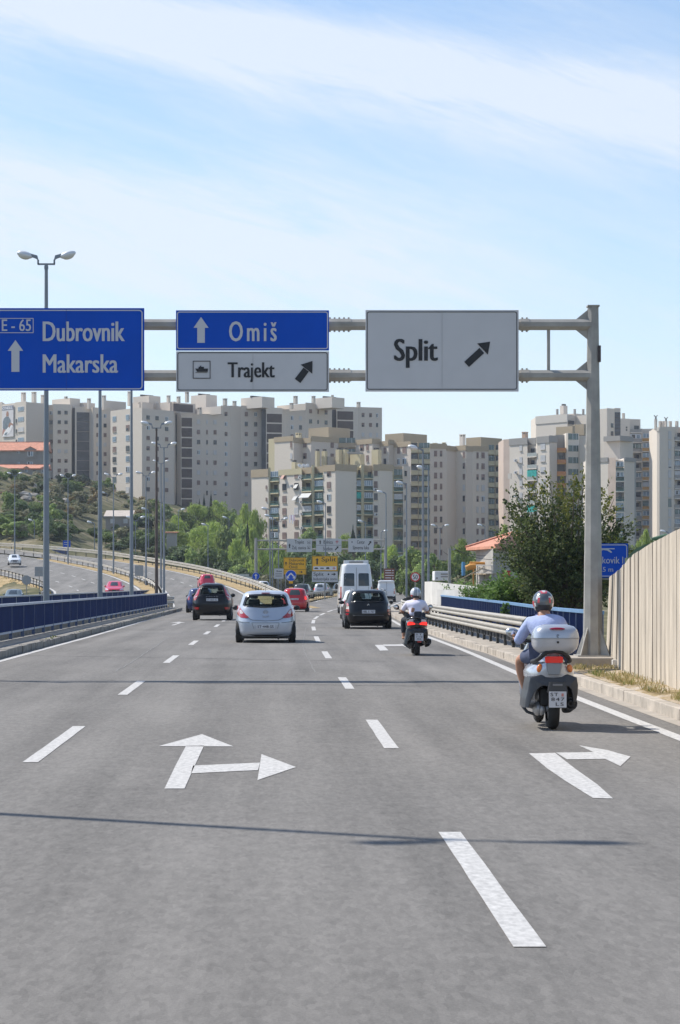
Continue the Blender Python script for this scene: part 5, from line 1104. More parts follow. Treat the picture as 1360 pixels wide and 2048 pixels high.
guard('cream double guardrail with black slats painted as shade below, in front of the right blue railing', GR, [.40, .68], GALVD, -1, 2.0, .7, slats=(.95,))
guard('median guardrail between the climbing road and the oncoming lanes', offs(MED, .35), [.68], GALVD, -1, 4, .7, double=True)
mb_pts = [(-8.1, 156, .1), (-7.7, 162, .05), (-7.6, 166, .05), (-8.1, 170, .05), (-8.9, 172, .1)]
guard('curved guardrail end wrapping the nose of the left median', dens(mb_pts, 1.0), [.42, .72], GALV, 1, 1.6, .8, beam=mat('galv_dull', (.42, .40, .36), .6, metal=.2, var=.2, scale=2))
guard('guardrail along the far side of the climbing exit road', offs([p for p in EXR if p[1] > 188], 1.6), [.62, .9][:1]+[.92], GALVD, -1, 4, .95)
guard('guardrail along the near edge of the oncoming road above the dry bank', offs([p for p in ONL if p[1] > 196], -.5), [.7], GALVD, 1, 3.0, .72)
guard('low guardrail on the traffic island left of the silver minivan', offs([p for p in THL if 200 < p[1] < 330], -1.1), [.68], GALVD, 1, 4, .7)
mb = MB(); mb.box((-7.95, 98.5, .22), (.5, 116, .34)); tag(mb.build('railing_base', CONCD), 'low grey concrete upstand running behind the foot of the left blue railing', 'upstand')
# ------------------------------------------------------------ concrete noise wall on the right
CW = mat('wall_concrete', (.50, .435, .35), .92, var=.22, scale=3.5, bump=.45, bscale=35, stretch=(1, 1, .18), world=True); CWD = mat('wall_joint', (.10, .085, .07), .95)
WL = dens([(5.45, 20, 0), (5.62, 27, 0), (5.74, 33, 0), (5.80, 37, 0), (6.02, 40.3, 0), (6.24, 43.6, 0)], .5); root = empty('concrete_wall', (5.8, 37, 0), 0, 'tall beige concrete wall with vertical grooves and a sloping top, right of the post', 'wall')
def wtop(y): return inter([(20, 2.95), (27, 2.72), (33.2, 2.44), (35, 2.33), (38.3, 2.09), (41, 1.93), (43.6, 1.82)], y)
pts = along(WL, .385)
faces = MB(); gro = MB()
o0 = Vector((5.8, 37, 0))
def batter(y): return inter([(38, .0), (43.6, .16)], y)
for i in range(len(pts)-1):
    a, b = pts[i][0]-o0, pts[i+1][0]-o0; d = (b-a).normalized(); n_ = Vector((d.y, -d.x, 0)); g_ = .05; A = a+d*g_/2; B_ = b-d*g_/2; ya, yb = pts[i][0].y, pts[i+1][0].y
    def ring(p, y, off):
        zt = wtop(y); bt = batter(y); q0 = p-n_*.06*off; return (q0+Vector((0, 0, .0)), q0+Vector((bt*0, 0, zt))+n_*bt*.5)
    lo, hi = ring(A, ya, 1); lo2, hi2 = ring(B_, yb, 1); jit = rk.uniform(-.014, .014)
    bk = n_*.26; faces.add([lo-n_*jit, lo2-n_*jit, hi2-n_*jit, hi-n_*jit, lo+bk, lo2+bk, hi2+bk, hi+bk], [(0, 1, 2, 3), (3, 2, 6, 7), (0, 3, 7, 4), (1, 5, 6, 2), (4, 7, 6, 5)])
    lo, hi = ring(a, ya, 1); lo2, hi2 = ring(b, yb, 1); s_ = n_*.035; gro.add([lo+s_, lo2+s_, hi2+s_-Vector((0, 0, .01)), hi+s_-Vector((0, 0, .01))], [(0, 1, 2, 3)])
faces.build('panel', CW, root); gro.build('groove', CWD, root)
# green curved canopy behind the wall
GRN = mat('canopy_green', (.10, .17, .10), .5, var=.15, scale=3, world=True); root = empty('waste_canopy', P(1290, 1170, 50), 0, 'dark green curved lid of a waste container showing above the concrete wall', 'container'); o0 = root.location.copy()
mb = MB(); rings = []
for Y in (49.2, 51.5):
    r_ = [P(x, y, Y)-o0 for x, y in ((1252, 1130), (1256, 1112), (1270, 1098), (1290, 1089), (1312, 1085), (1334, 1084), (1350, 1088))]; rings.append(r_+[v-Vector((0, 0, .12)) for v in r_[::-1]])
mb.loft(rings, 0); mb.build('lid', GRN, root)
mb = MB(); a, b_ = P(1256, 1128, 50.3)-o0, P(1345, 1090, 50.3)-o0; mb.box(((a.x+b_.x)/2, .1, -.35), (b_.x-a.x-.05, 1.7, 1.9)); mb.build('bin_body', mat('canopy_inner', (.05, .08, .05), .7), root)
mb = MB(); p = P(1308, 1078, 50)-o0; mb.tube([p+Vector((-.05, 0, .0)), p+Vector((.25, 0, .02)), p+Vector((.5, 0, -.06))], [.03, .1, .03], 8); mb.build('hinge_cover', GRN, root)
# ------------------------------------------------------------ overhead gantry
SB = mat('sign_blue', (.008, .082, .50), .6, var=.06, scale=1.2, spec=.12); SW = mat('sign_white', (.56, .56, .57), .5, var=.03, scale=2); SK = mat('sign_black', (.012, .014, .018), .5); SL = mat('sign_letter', (.56, .57, .60), .5, spec=.2); SE = mat('sign_edge', (.50, .51, .53), .4, metal=.3); SY = mat('sign_yellow', (.80, .42, .01), .5); SBR = mat('sign_brown', (.20, .07, .04), .6); SR = mat('sign_red', (.55, .02, .03), .5); SWB = mat('sign_white_bright', (.70, .70, .70), .5); SBK = mat('sign_back', (.30, .32, .34), .55, metal=.3)
GY = 42.5
def oct_(c, r): return [(c[0]+r*math.cos(R(22.5+45*i)), c[1]+r*math.sin(R(22.5+45*i))) for i in range(8)]
def gantry(label, X0, X1, Y, zb, ztop, zu, zl, rp0, rp1, rb, detail=True):
    root = empty('sign_gantry', (X1, Y, zb), 0, label, 'gantry'); o0 = root.location.copy(); L = X0-X1
    for x in (0, L):
        mb = MB(); n = 8; rings = [[(x+a, b, z) for a, b in oct_((0, 0), r_)] for z, r_ in ((0, rp0), (ztop-zb, rp1))]; mb.loft(rings, 0, smooth=False)
        mb.box((x, 0, ztop-zb+.01), (rp1*2.1, rp1*2.1, .03)); mb.box((x, 0, .015), (rp0*3.4, rp0*3.4, .03))
        if detail:
            for k in range(4):
                M = Matrix.Rotation(R(90*k+45), 3, 'Z'); mb.add([M @ Vector(v)+Vector((x, 0, 0)) for v in ((rp0*.8, -.012, .03), (rp0*2.0, -.012, .03), (rp0*.85, -.012, .55), (rp0*.8, .012, .03), (rp0*2.0, .012, .03), (rp0*.85, .012, .55))], [(0, 1, 2), (3, 5, 4), (0, 3, 4, 1), (1, 4, 5, 2), (2, 5, 3, 0)])
        mb.build('post', STEEL, root)
    for z in (zu-zb, zl-zb):
        mb = MB(); rr = [[(x, a, z+b) for a, b in oct_((0, 0), rb)] for x in (0.05, L+.05)]; mb.loft(rr, 0, smooth=False)
        if detail:
            for sx in (-1,):
                for dz in (1, -1): mb.add([(-.05, -.012, z+dz*rb*.8), (-.32, -.012, z+dz*rb*.9), (-.1, -.012, z+dz*rb*2.6), (-.05, .012, z+dz*rb*.8), (-.32, .012, z+dz*rb*.9), (-.1, .012, z+dz*rb*2.6)], [(0, 1, 2), (3, 5, 4), (1, 4, 5, 2), (0, 3, 4, 1)])
        mb.build('beam', STEEL, root)
        if detail:
            for x0, x1 in (((1040-VX)/FP*Y-X1-.0, (1058-VX)/FP*Y-X1), ((655-VX)/FP*Y-X1, (702-VX)/FP*Y-X1), ((290-VX)/FP*Y-X1-3.6, (290-VX)/FP*Y-X1-3.2)):
                mb = MB(); mb.loft([[(x, a, z+b) for a, b in oct_((0, 0), rb*1.1)] for x in (x0, x1)], 0, smooth=False); nb = max(2, int((x1-x0)/.085))
                for i in range(nb):
                    x = x0+(x1-x0)*(i+.5)/nb
                    for dy, dz in ((0, 1), (0, -1), (-1, 0)): mb.tube([(x, dy*rb*1.0, z+dz*rb*1.0), (x, dy*rb*1.28, z+dz*rb*1.28)], .018, 6)
                mb.build('splice', STEEL, root)
    for bx in ((1097 if detail else 0),):
        if bx:
            mb = MB(); x = (bx-VX)/FP*Y-X1; mb.bar((x, 0, zl-zb), (x, 0, zu-zb), .055); mb.build('brace', STEEL, root)
    return root
gan = gantry('large steel overhead gantry carrying the near row of signs', -8.9, 5.82, GY, .36, 6.82, 6.49, 5.55, .19, .105, .105)
mb = MB(); mb.box((.11, -.02, (VY-708)*GY/FP+HC-.36), (.05, .14, .3), 0); mb.build('junction_box', mat('box_brown', (.06, .045, .045), .6), gan)
mb = MB(); mb.box((5.85, 42.3, .2), (1.15, 1.25, .34)); mb.v = [(x+rk.uniform(-.012, .012), y+rk.uniform(-.012, .012), z+rk.uniform(-.01, .01)) for x, y, z in mb.v]
tag(mb.build('plinth', CONC, bevel=.03), 'rough concrete plinth under the gantry post', 'plinth')
mb = MB(); a, b_ = G(1010, 1318, .1), G(1042, 1340, .1)
mb.box((5.28, 45.0, .08), (.5, 1.4, .2), 0, rz=R(-6)); tag(mb.build('kerb_block', KERB, bevel=.03), 'loose concrete kerb block lying at the pavement end beside the scooter', 'block')
class Sign:
    """panel in the x-z plane, drawn in photo pixels at distance Y"""
    def __init__(s, name, label, x0, y0, x1, y1, Y, m, cat='road sign', edge=None, thick=.05, group=None):
        s.Y = Y; s.c = P((x0+x1)/2, (y0+y1)/2, Y); s.root = empty(name, s.c, 0, label, cat, group); s.th = thick; a, b = s.q(x0, y1), s.q(x1, y0); mb = MB()
        mb.box(((a[0]+b[0])/2, 0, (a[1]+b[1])/2), (b[0]-a[0], thick, b[1]-a[1]), 0); s.m = m; s.pan = mb.build('panel', [m], s.root); s.k = 1
    def q(s, px, py): p = P(px, py, s.Y); return (p.x-s.c.x, p.z-s.c.z)
    def layer(s, name, mats, fn, parent=None):
        mb = MB(); s.y = -s.th/2-.004-.002*s.k; s.k += 1; fn(mb); return mb.build(name, mats, s.root, recalc=False)
    def rect(s, mb, x0, y0, x1, y1, mi=0, y=None): a, b = s.q(x0, y1), s.q(x1, y0); poly_xz(mb, [(a[0], a[1]), (b[0], a[1]), (b[0], b[1]), (a[0], b[1])], y if y is not None else s.y, mi)
    def poly(s, mb, pts, mi=0): poly_xz(mb, [s.q(*p) for p in pts], s.y, mi)
    def frame(s, mb, x0, y0, x1, y1, w, r, mi=0):
        def rr(x0, y0, x1, y1, r):
            o = []
            for cx, cy, a0 in ((x1-r, y0+r, -90), (x1-r, y1-r, 0), (x0+r, y1-r, 90), (x0+r, y0+r, 180)):
                for i in range(5): a = R(a0+90*i/4); o.append((cx+r*math.cos(a), cy+r*math.sin(a)))
            return o
        A = rr(x0, y0, x1, y1, r); B = rr(x0+w, y0+w, x1-w, y1-w, max(.1, r-w)); n = len(A)
        vs = [(s.q(*p)[0], s.y, s.q(*p)[1]) for p in A+B]; mb.add(vs, [(i, (i+1) % n, (i+1) % n+n, i+n) for i in range(n)], mi)
    def text(s, mb, t, x0, y0, x1, y1, mi=0, bold=.012, space=1.0): a, b = s.q(x0, y1), s.q(x1, y0); put_text(mb, t, a[0], a[1], b[0], b[1], s.y, mi, bold, space)
    def disc(s, mb, cx, cy, r, mi=0, n=28): s.poly(mb, [(cx+r*math.cos(2*math.pi*i/n), cy-r*math.sin(2*math.pi*i/n)) for i in range(n)], mi)
SGY = GY-.17
def arrow_up(s, mb, cx, tip, bot, hw, hb, sw, mi=0): s.poly(mb, [(cx-sw, bot), (cx+sw, bot), (cx+sw, hb), (cx-sw, hb)], mi); s.poly(mb, [(cx-hw, hb), (cx+hw, hb), (cx, tip)], mi)
s = Sign('direction_sign', 'large blue overhead sign reading Dubrovnik Makarska with a straight arrow', -160, 616.5, 288.5, 781, SGY, SB)
s.layer('border', SL, lambda mb: s.frame(mb, -157, 620, 285.5, 779, 2.2, 7))
def f(mb):
    s.text(mb, 'Dubrovnik', 85.7, 643.5, 250, 683, 0, .035); s.text(mb, 'Makarska', 85.7, 709, 236.5, 746, 0, .035); s.text(mb, 'E - 65', 4, 639, 62.5, 662.5, 0, .02); s.frame(mb, -22, 636.5, 67.5, 666.5, 1.4, 1)
s.layer('lettering', SL, f); s.layer('arrow', SL, lambda mb: arrow_up(s, mb, 31.3, 680.5, 744, 15.5, 702, 8))
s.layer('panel_joint', mat('seam', (.01, .05, .3), .5), lambda mb: s.rect(mb, 132.7, 618, 133.3, 780))
def clamps(s, xs_, ys_):
    mb = MB()
    for x in xs_:
        for y in ys_: a = s.q(x, y); mb.box((a[0], .09, a[1]), (.05, .12, .3))
    mb.build('bracket', STEEL, s.root)
clamps(s, (-100, 60, 240), (649, 751))
s = Sign('direction_sign', 'blue overhead sign reading Omiš with a straight arrow, above the ferry sign', 352, 621, 658, 701, SGY, SB)
s.layer('border', SL, lambda mb: s.frame(mb, 354, 623.5, 656, 698.5, 2, 5))
s.layer('lettering', SL, lambda mb: s.text(mb, 'Omiš', 458, 643, 553.5, 683, 0, .03, 1.35)); s.layer('arrow', SL, lambda mb: arrow_up(s, mb, 402.2, 634.4, 686, 15, 656, 7.6)); clamps(s, (400, 600), (649,))
s = Sign('direction_sign', 'white overhead sign reading Trajekt with a ferry symbol and diagonal arrow', 352.5, 703, 658, 783.5, SGY, SW)
s.layer('border', SK, lambda mb: s.frame(mb, 355, 705, 655, 781, 1.5, 4))
s.layer('lettering', SK, lambda mb: s.text(mb, 'Trajekt', 455.4, 725, 549.5, 765, 0, .04)); s.layer('arrow', SK, lambda mb: (s.poly(mb, [(589.6, 758), (600.7, 766.5), (617.5, 743.5), (607.0, 735.5)]), s.poly(mb, [(601.3, 729.7), (625, 722.2), (624.6, 747.8)])))
s.layer('ferry_symbol', SK, lambda mb: (s.frame(mb, 385.8, 722, 421, 757.5, 1.4, .6), s.poly(mb, [(390.5, 737.5), (416, 737.5), (415.5, 744), (394.5, 744)]), s.poly(mb, [(397.5, 734), (408, 734), (408, 737.5), (397, 737.5)]), s.poly(mb, [(399.5, 733.9), (401, 731.8), (403, 731.8), (402.5, 733.9)]), s.rect(mb, 391, 745, 415, 745.8)))
s.layer('panel_joint', mat('seam_dark', (.38, .38, .38), .6), lambda mb: s.rect(mb, 505.6, 704, 506.2, 783)); clamps(s, (400, 600), (751,))
s = Sign('direction_sign', 'large white overhead sign reading Split with a diagonal arrow', 731, 620.5, 1037, 783, SGY, SW)
s.layer('border', SK, lambda mb: s.frame(mb, 733.5, 623.5, 1034, 779.5, 1.5, 5))
s.layer('lettering', SK, lambda mb: s.text(mb, 'Split', 787.6, 678, 875.5, 736, 0, .045)); s.layer('arrow', SK, lambda mb: (s.poly(mb, [(928.2, 724), (937.6, 734.4), (968, 706.5), (958.7, 696)]), s.poly(mb, [(954, 687.3), (980, 683.6), (975.4, 709.6)])))
s.layer('panel_joint', mat('seam_dark', (.38, .38, .38), .6), lambda mb: s.rect(mb, 883.6, 621, 884.2, 782)); clamps(s, (780, 990), (649, 751))
# second gantry
G2 = 280
gantry('distant gantry with three white signs over the curving road', (512-VX)/FP*G2, (771-VX)/FP*G2, G2, -.2, HC+(VY-1076)*G2/FP, HC+(VY-1081)*G2/FP, HC+(VY-1098.5)*G2/FP, .22, .2, .11, False)
s = Sign('direction_sign', 'small distant white gantry sign reading Trajekt and Želj. stanica', 574, 1077.5, 624, 1104, G2-.3, SW, thick=.08)
s.layer('lettering', SK, lambda mb: (s.text(mb, 'Trajekt', 589.5, 1080.5, 608, 1089.5), s.text(mb, 'Želj. stanica', 584, 1090.5, 612, 1100.5), arrow_up(s, mb, 579.2, 1087, 1096, 2.3, 1091, 1.1), s.frame(mb, 614.5, 1082, 620.5, 1088, .5, .3), s.rect(mb, 616, 1085, 619.5, 1086.2), s.frame(mb, 614.5, 1092, 620.5, 1098, .5, .3), s.poly(mb, [(616, 1097), (619.5, 1097), (617, 1094)])))
s = Sign('direction_sign', 'small distant white gantry sign reading Bolnica and Stadion', 632, 1077, 683, 1104, G2-.3, SW, thick=.08)
s.layer('lettering', SK, lambda mb: (s.text(mb, 'Bolnica', 647, 1080.5, 665.5, 1087.5), s.text(mb, 'Stadion', 646, 1093.5, 665, 1101), arrow_up(s, mb, 640.3, 1080, 1088, 2, 1083.5, 1.1), s.poly(mb, [(669.5, 1099), (671, 1101), (676, 1095.5), (674.5, 1094)]), s.poly(mb, [(672.6, 1093.5), (677, 1092.5), (676.5, 1097)]), s.rect(mb, 632.5, 1090.3, 682.5, 1090.8)))
s.layer('red_cross', SR, lambda mb: (s.rect(mb, 671, 1083, 677, 1084.2), s.rect(mb, 673.4, 1080.5, 674.6, 1087)))
s = Sign('direction_sign', 'small distant white gantry sign reading Centar and Sjeverna luka', 696.5, 1077, 747, 1104, G2-.3, SW, thick=.08)
s.layer('lettering', SK, lambda mb: (s.text(mb, 'Centar', 714, 1080.5, 729.5, 1087.5), s.text(mb, 'Sjeverna luka', 705.5, 1091.5, 738, 1101), s.poly(mb, [(735.5, 1090), (737.5, 1091), (741.5, 1085.5), (739.8, 1084)]), s.poly(mb, [(737.6, 1083.5), (742.5, 1081.5), (742.6, 1087)]), s.disc(mb, 704, 1084, 1.3)))
def posts(s, pxs, zb=0, w=.09, m=STEEL):
    mb = MB()
    for px in pxs: a = s.q(px, VY); top = s.q(px, VY)[1]; mb.bar((a[0], .08, s.tz), (a[0], .08, zb-s.c.z), w)
    mb.build('post', m, s.root)
s = Sign('detour_sign', 'yellow detour sign reading Dubrovnik Makarska Omiš', 567, 1115, 612.5, 1149.5, 235, SY, thick=.05)
s.layer('lettering', SK, lambda mb: (s.text(mb, 'Dubrovnik', 578, 1117.5, 609, 1123), s.text(mb, 'Makarska', 578, 1124.5, 608, 1130), s.text(mb, 'Omiš', 578, 1131, 595, 1137), arrow_up(s, mb, 572, 1123, 1131, 2.6, 1127, .7), s.frame(mb, 567.5, 1115.5, 612, 1149, .6, 1), s.rect(mb, 567.5, 1138.5, 612, 1139.2), s.rect(mb, 598, 1143.5, 604, 1144.5), s.poly(mb, [(602, 1141.5), (605.5, 1144), (602, 1146.5)])))
s.tz = .6; posts(s, (571, 607.5), .05)
s = Sign('detour_sign', 'yellow sign reading Split with black arrow above a white panel', 624, 1112, 675.5, 1142.5, 235, SY, thick=.05)
s.layer('lettering', SK, lambda mb: (s.text(mb, 'Split', 643, 1114.5, 672.5, 1125.5, 0, .02), arrow_up(s, mb, 634.3, 1116, 1129, 3.6, 1120.5, 1.5), s.frame(mb, 624.5, 1112.5, 675, 1142, .5, 1)))
s.layer('pictogram_plate', [SWB, SK, SR], lambda mb: (s.rect(mb, 626.5, 1132.5, 673, 1140), ))
s.layer('pictogram', [SK, SR], lambda mb: (s.poly(mb, [(628, 1138), (637, 1138), (635, 1135), (630.5, 1135)]), s.poly(mb, [(640, 1137.5), (648, 1137.5), (647, 1135.5), (641, 1135.5)]), s.poly(mb, [(652, 1138), (659, 1138), (658, 1134.5), (653, 1134.5)]), s.rect(mb, 665, 1135.8, 671, 1137, 1), s.rect(mb, 667.4, 1133.5, 668.6, 1139.2, 1)))
s.tz = .5; posts(s, (649.5,), .05, .11)
s = Sign('direction_sign', 'white roadside sign reading Split and Industrijska zona under the yellow panel', 624, 1143, 675.5, 1164, 235, SW, thick=.05)
s.layer('lettering', SK, lambda mb: (s.text(mb, 'Split', 627, 1145, 647.5, 1153.5, 0, .02), s.text(mb, 'Industrijska zona', 627, 1155, 673.5, 1162.5), s.rect(mb, 663, 1147.5, 669, 1149.5), s.poly(mb, [(667.5, 1145.3), (672, 1148.5), (667.5, 1151.7)]), s.disc(mb, 657, 1148.5, 1.8)))
s = Sign('direction_sign', 'small white sign with black writing left of the yellow detour sign', 548, 1137, 567, 1157.5, 250, SW, thick=.05)
s.layer('lettering', SK, lambda mb: (s.rect(mb, 556, 1142, 564, 1143.2), s.rect(mb, 550.5, 1147.3, 564, 1148.3), s.rect(mb, 551, 1151.5, 564, 1152.6), s.rect(mb, 559, 1146.9, 562, 1147), s.rect(mb, 553.5, 1140.5, 555, 1144))); s.tz = .4; posts(s, (554, 562), .1)
def round_sign(name, label, cx, cy, r, Y, m, fn, mats, zb, rim=None, post=True, w=.07):
    root = empty(name, P(cx, cy, Y), 0, label, 'road sign'); mb = MB(); rr = r*Y/FP; mb.tube([(0, -.02, 0), (0, .02, 0)], rr, 28, 0, smooth=False); mb.build('plate', m, root)
    s = Sign.__new__(Sign); s.Y = Y; s.c = P(cx, cy, Y); s.root = root; s.th = .05; s.k = 1; s.layer('symbol', mats, fn(s)); 
    if post:
        mb = MB(); mb.bar((0, .06, rr*.5), (0, .06, zb-s.c.z), w); mb.build('post', STEEL, root)
    return s
SBL = mat('sign_blue_bright', (.008, .085, .52), .5, spec=.15)
round_sign('round_sign', 'round blue sign with white upward arrow left of the yellow sign', 511.8, 1152.3, 7.4, 235, SWB, lambda s: (lambda mb: (s.disc(mb, 511.8, 1152.3, 7.0, 1), setattr(s, 'y', s.y-.004), arrow_up(s, mb, 511.8, 1147.5, 1157.5, 3.2, 1151.2, .9))), [SWB, SBL], -.0)
s = Sign('supplementary_plate', 'small white plate with black symbol under the upward arrow sign', 504, 1160.5, 519, 1169, 234.8, SW); s.layer('symbol', SK, lambda mb: s.poly(mb, [(508, 1166.5), (509, 1164), (512, 1162.8), (515, 1163.5), (516, 1166.5)]))
round_sign('round_sign', 'round blue sign with two diverging white arrows on a striped stub', 581.8, 1151.2, 11, 200, SWB, lambda s: (lambda mb: (s.disc(mb, 581.8, 1151.2, 10.4, 1), setattr(s, 'y', s.y-.004), s.poly(mb, [(574, 1153.5), (576, 1155), (582.3, 1147.8), (581.3, 1145.2)]), s.poly(mb, [(589.6, 1153.5), (587.6, 1155), (581.3, 1147.8), (582.3, 1145.2)]), s.poly(mb, [(573, 1151), (573.5, 1157.3), (579, 1156.2)]), s.poly(mb, [(590.6, 1151), (590.1, 1157.3), (584.6, 1156.2)]))), [SWB, SBL], 0, post=False)
root = empty('striped_bollard', P(582, 1170, 200), 0, 'yellow and black striped stub under the diverging arrows sign', 'bollard')
mb = MB(); zs = [(1162, 1167, 0), (1167, 1174, 1), (1174, 1181, 0), (1181, 1188, 1), (1188, 1196, 0), (1196, 1206, 1)]
for a, b_, k in zs: pa, pb = P(582, a, 200), P(582, b_, 200); mb.box((0, .02, (pa.z+pb.z)/2-root.location.z), (.34, .12, pa.z-pb.z), k)
mb.build('post', [SY, SK], root)
round_sign('speed_limit_sign', 'round red rimmed 50 speed limit sign beside the right railing', 830.5, 1154, 9.6, 150, SR, lambda s: (lambda mb: (s.disc(mb, 830.5, 1154, 7.3, 0), setattr(s, 'y', s.y-.004), s.text(mb, '50', 825.6, 1149.4, 835.4, 1158.6, 1, .015))), [SWB, SK], 0, w=.06)
s = Sign('tourist_sign', 'brown tourist information sign behind the white vans', 768, 1137, 789, 1166, 225, SBR)
s.layer('lettering', SWB, lambda mb: [s.rect(mb, 770.5, y, 782+(k % 3), y+1.5) for k, y in enumerate((1140, 1145, 1150, 1155, 1160))]+[s.rect(mb, 784.5, y, 787, y+1.8) for y in (1140, 1145, 1150, 1155, 1160)]); s.tz = -.5; posts(s, (772, 785), .1)
s = Sign('bridge_name_sign', 'blue bridge name sign reading okovik I, partly hidden by the post', 1173, 1087, 1256, 1155, 55, SBL, thick=.04)
s.layer('border', SL, lambda mb: s.frame(mb, 1175, 1089, 1254, 1153, 1.6, 5))
s.layer('lettering', SL, lambda mb: (s.text(mb, 'okovik I', 1195, 1113.5, 1246, 1127, 0, .008), s.text(mb, '25 m', 1198, 1134, 1226, 1143.5, 0, .008)))
s.layer('bridge_symbol', SL, lambda mb: (s.rect(mb, 1190, 1096.5, 1229, 1098.5), s.poly(mb, [(1196, 1101), (1206, 1098), (1217, 1098.5), (1224, 1104), (1222, 1106), (1214, 1101), (1206, 1100), (1198, 1103)])))
s.tz = .3; posts(s, (1185, 1240), .1, .06); mb = MB(); a, b_ = s.q(1185, 1158), s.q(1240, 1158); mb.bar((a[0], .04, a[1]), (b_[0], .04, b_[1]), .03); mb.build('rail', STEEL, s.root)
s = Sign('direction_sign', 'small blue sign on the slope beside the slim lamp post, far left', 126, 1081, 141, 1094, 360, SBL); s.layer('lettering', SL, lambda mb: (s.rect(mb, 128, 1084.5, 138, 1085.5), s.rect(mb, 128, 1088.5, 136, 1089.5))); s.tz = 0; posts(s, (128.5, 138), 5.2)
s = Sign('road_sign', 'grey back of a square sign by the dry bank, left of the first lamp post', 69.5, 1133.5, 87, 1153, 225, SBK); s.tz = .5; posts(s, (78.3,), .3, .07); s.layer('rib', STEEL, lambda mb: (s.rect(mb, 77.8, 1134, 78.8, 1153), s.rect(mb, 70, 1143, 87, 1143.8)))
s = Sign('road_sign', 'grey back of a square sign on the median, between lamp posts', 269.5, 1130.5, 286.5, 1152, 250, SBK); s.tz = .5; posts(s, (278.3,), 1.6, .07); s.layer('rib', STEEL, lambda mb: (s.rect(mb, 277.8, 1131, 278.8, 1152), s.rect(mb, 270, 1141, 286, 1141.8)))
round_sign('road_sign', 'grey back of a round sign in the dry grass at far left', 53, 1160, 9.5, 212, SBK, lambda s: (lambda mb: s.rect(mb, 52.5, 1151, 53.5, 1169)), [STEEL], -.1)
s = Sign('billboard', 'white billboard with a red mark at the far left edge', -25, 1070.5, 19, 1089.5, 392, WHW); s.layer('logo', SR, lambda mb: (s.disc(mb, 1, 1083, 4), )); s.tz = -.5; posts(s, (-15, 12), 5)
# yield sign, advertising board and van behind the guardrail
s = Sign('advertising_board', 'white board with red lettering beside the yellow green van', 484, 1153.5, 504, 1164.5, 300, SWB); s.layer('lettering', SR, lambda mb: (s.rect(mb, 485.5, 1158.5, 502, 1160), s.rect(mb, 486, 1161, 502, 1162.3))); s.tz = 0; posts(s, (487, 501), 0)
s = Sign('yield_sign', 'red and white triangular yield sign left of the advertising board', 482.5, 1154.2, 482.6, 1154.3, 296, SWB); s.pan.data.clear_geometry(); mb = MB()
poly_xz(mb, [s.q(478.8, 1154), s.q(486.4, 1154), s.q(482.6, 1161)], 0, 1); poly_xz(mb, [s.q(480.4, 1155), s.q(484.8, 1155), s.q(482.6, 1159)], -.01, 0); s.pan.data = mb.build('t', [SWB, SR], recalc=False).data; bpy.data.objects.remove(bpy.data.objects['t']); mb = MB(); mb.bar((0, .05, 0), (0, .05, -s.c.z), .06); mb.build('post', STEEL, s.root)
for i, px in enumerate((436, 443, 450)):
    mb = MB(); p = P(px, 1163, 290); mb.box((0, 0, 0), (.32, .1, 1.5), 0); mb.box((0, -.06, .45), (.3, .02, .3), 1); mb.box((0, -.06, -.2), (.3, .02, .3), 1); o = mb.build('barrier_board', [mat('barrier_red', (.45, .04, .05), .6), SWB]); o.location = p; tag(o, ('leftmost', 'middle', 'rightmost')[i]+' red and white barrier board behind the guardrail, near the red car', 'barrier', 'barrier boards by the exit road')
# ------------------------------------------------------------ street lamps
LPOLE = mat('lamp_pole', (.22, .245, .275), .5, metal=.4, var=.1, scale=1, world=True); LHEAD = mat('lamp_head', (.70, .72, .74), .35, metal=.2); LGLS = mat('lamp_glass', (.62, .62, .56), .15); LRUST = mat('lamp_pole_rusty', (.10, .075, .065), .7, var=.3, scale=3)
def lamphead(mb_h, mb_n, c, sx, sc):
    """one tilted luminaire; sx = +1/-1 outwards"""
    M = Matrix.Rotation(-sx*R(16), 3, 'Y'); c = Vector(c)
    mb_h.ell(c+Vector((sx*.50*sc, 0, .12*sc)), (.30*sc, .15*sc, .13*sc), 0, 12, 8, M)
    mb_h.ell(c+Vector((sx*.52*sc, 0, .07*sc)), (.22*sc, .12*sc, .12*sc), 1, 12, 8, M)
    mb_n.add([c+Vector(v)*sc for v in ((0, -.05, -.10), (sx*.1, -.06, -.02), (sx*.32, -.06, .06), (sx*.34, -.06, .17), (sx*.05, -.05, .09), (0, .05, -.10), (sx*.1, .06, -.02), (sx*.32, .06, .06), (sx*.34, .06, .17), (sx*.05, .05, .09))], [(0, 1, 2, 3, 4), (9, 8, 7, 6, 5), (0, 5, 6, 1), (1, 6, 7, 2), (2, 7, 8, 3), (3, 8, 9, 4), (4, 9, 5, 0)])
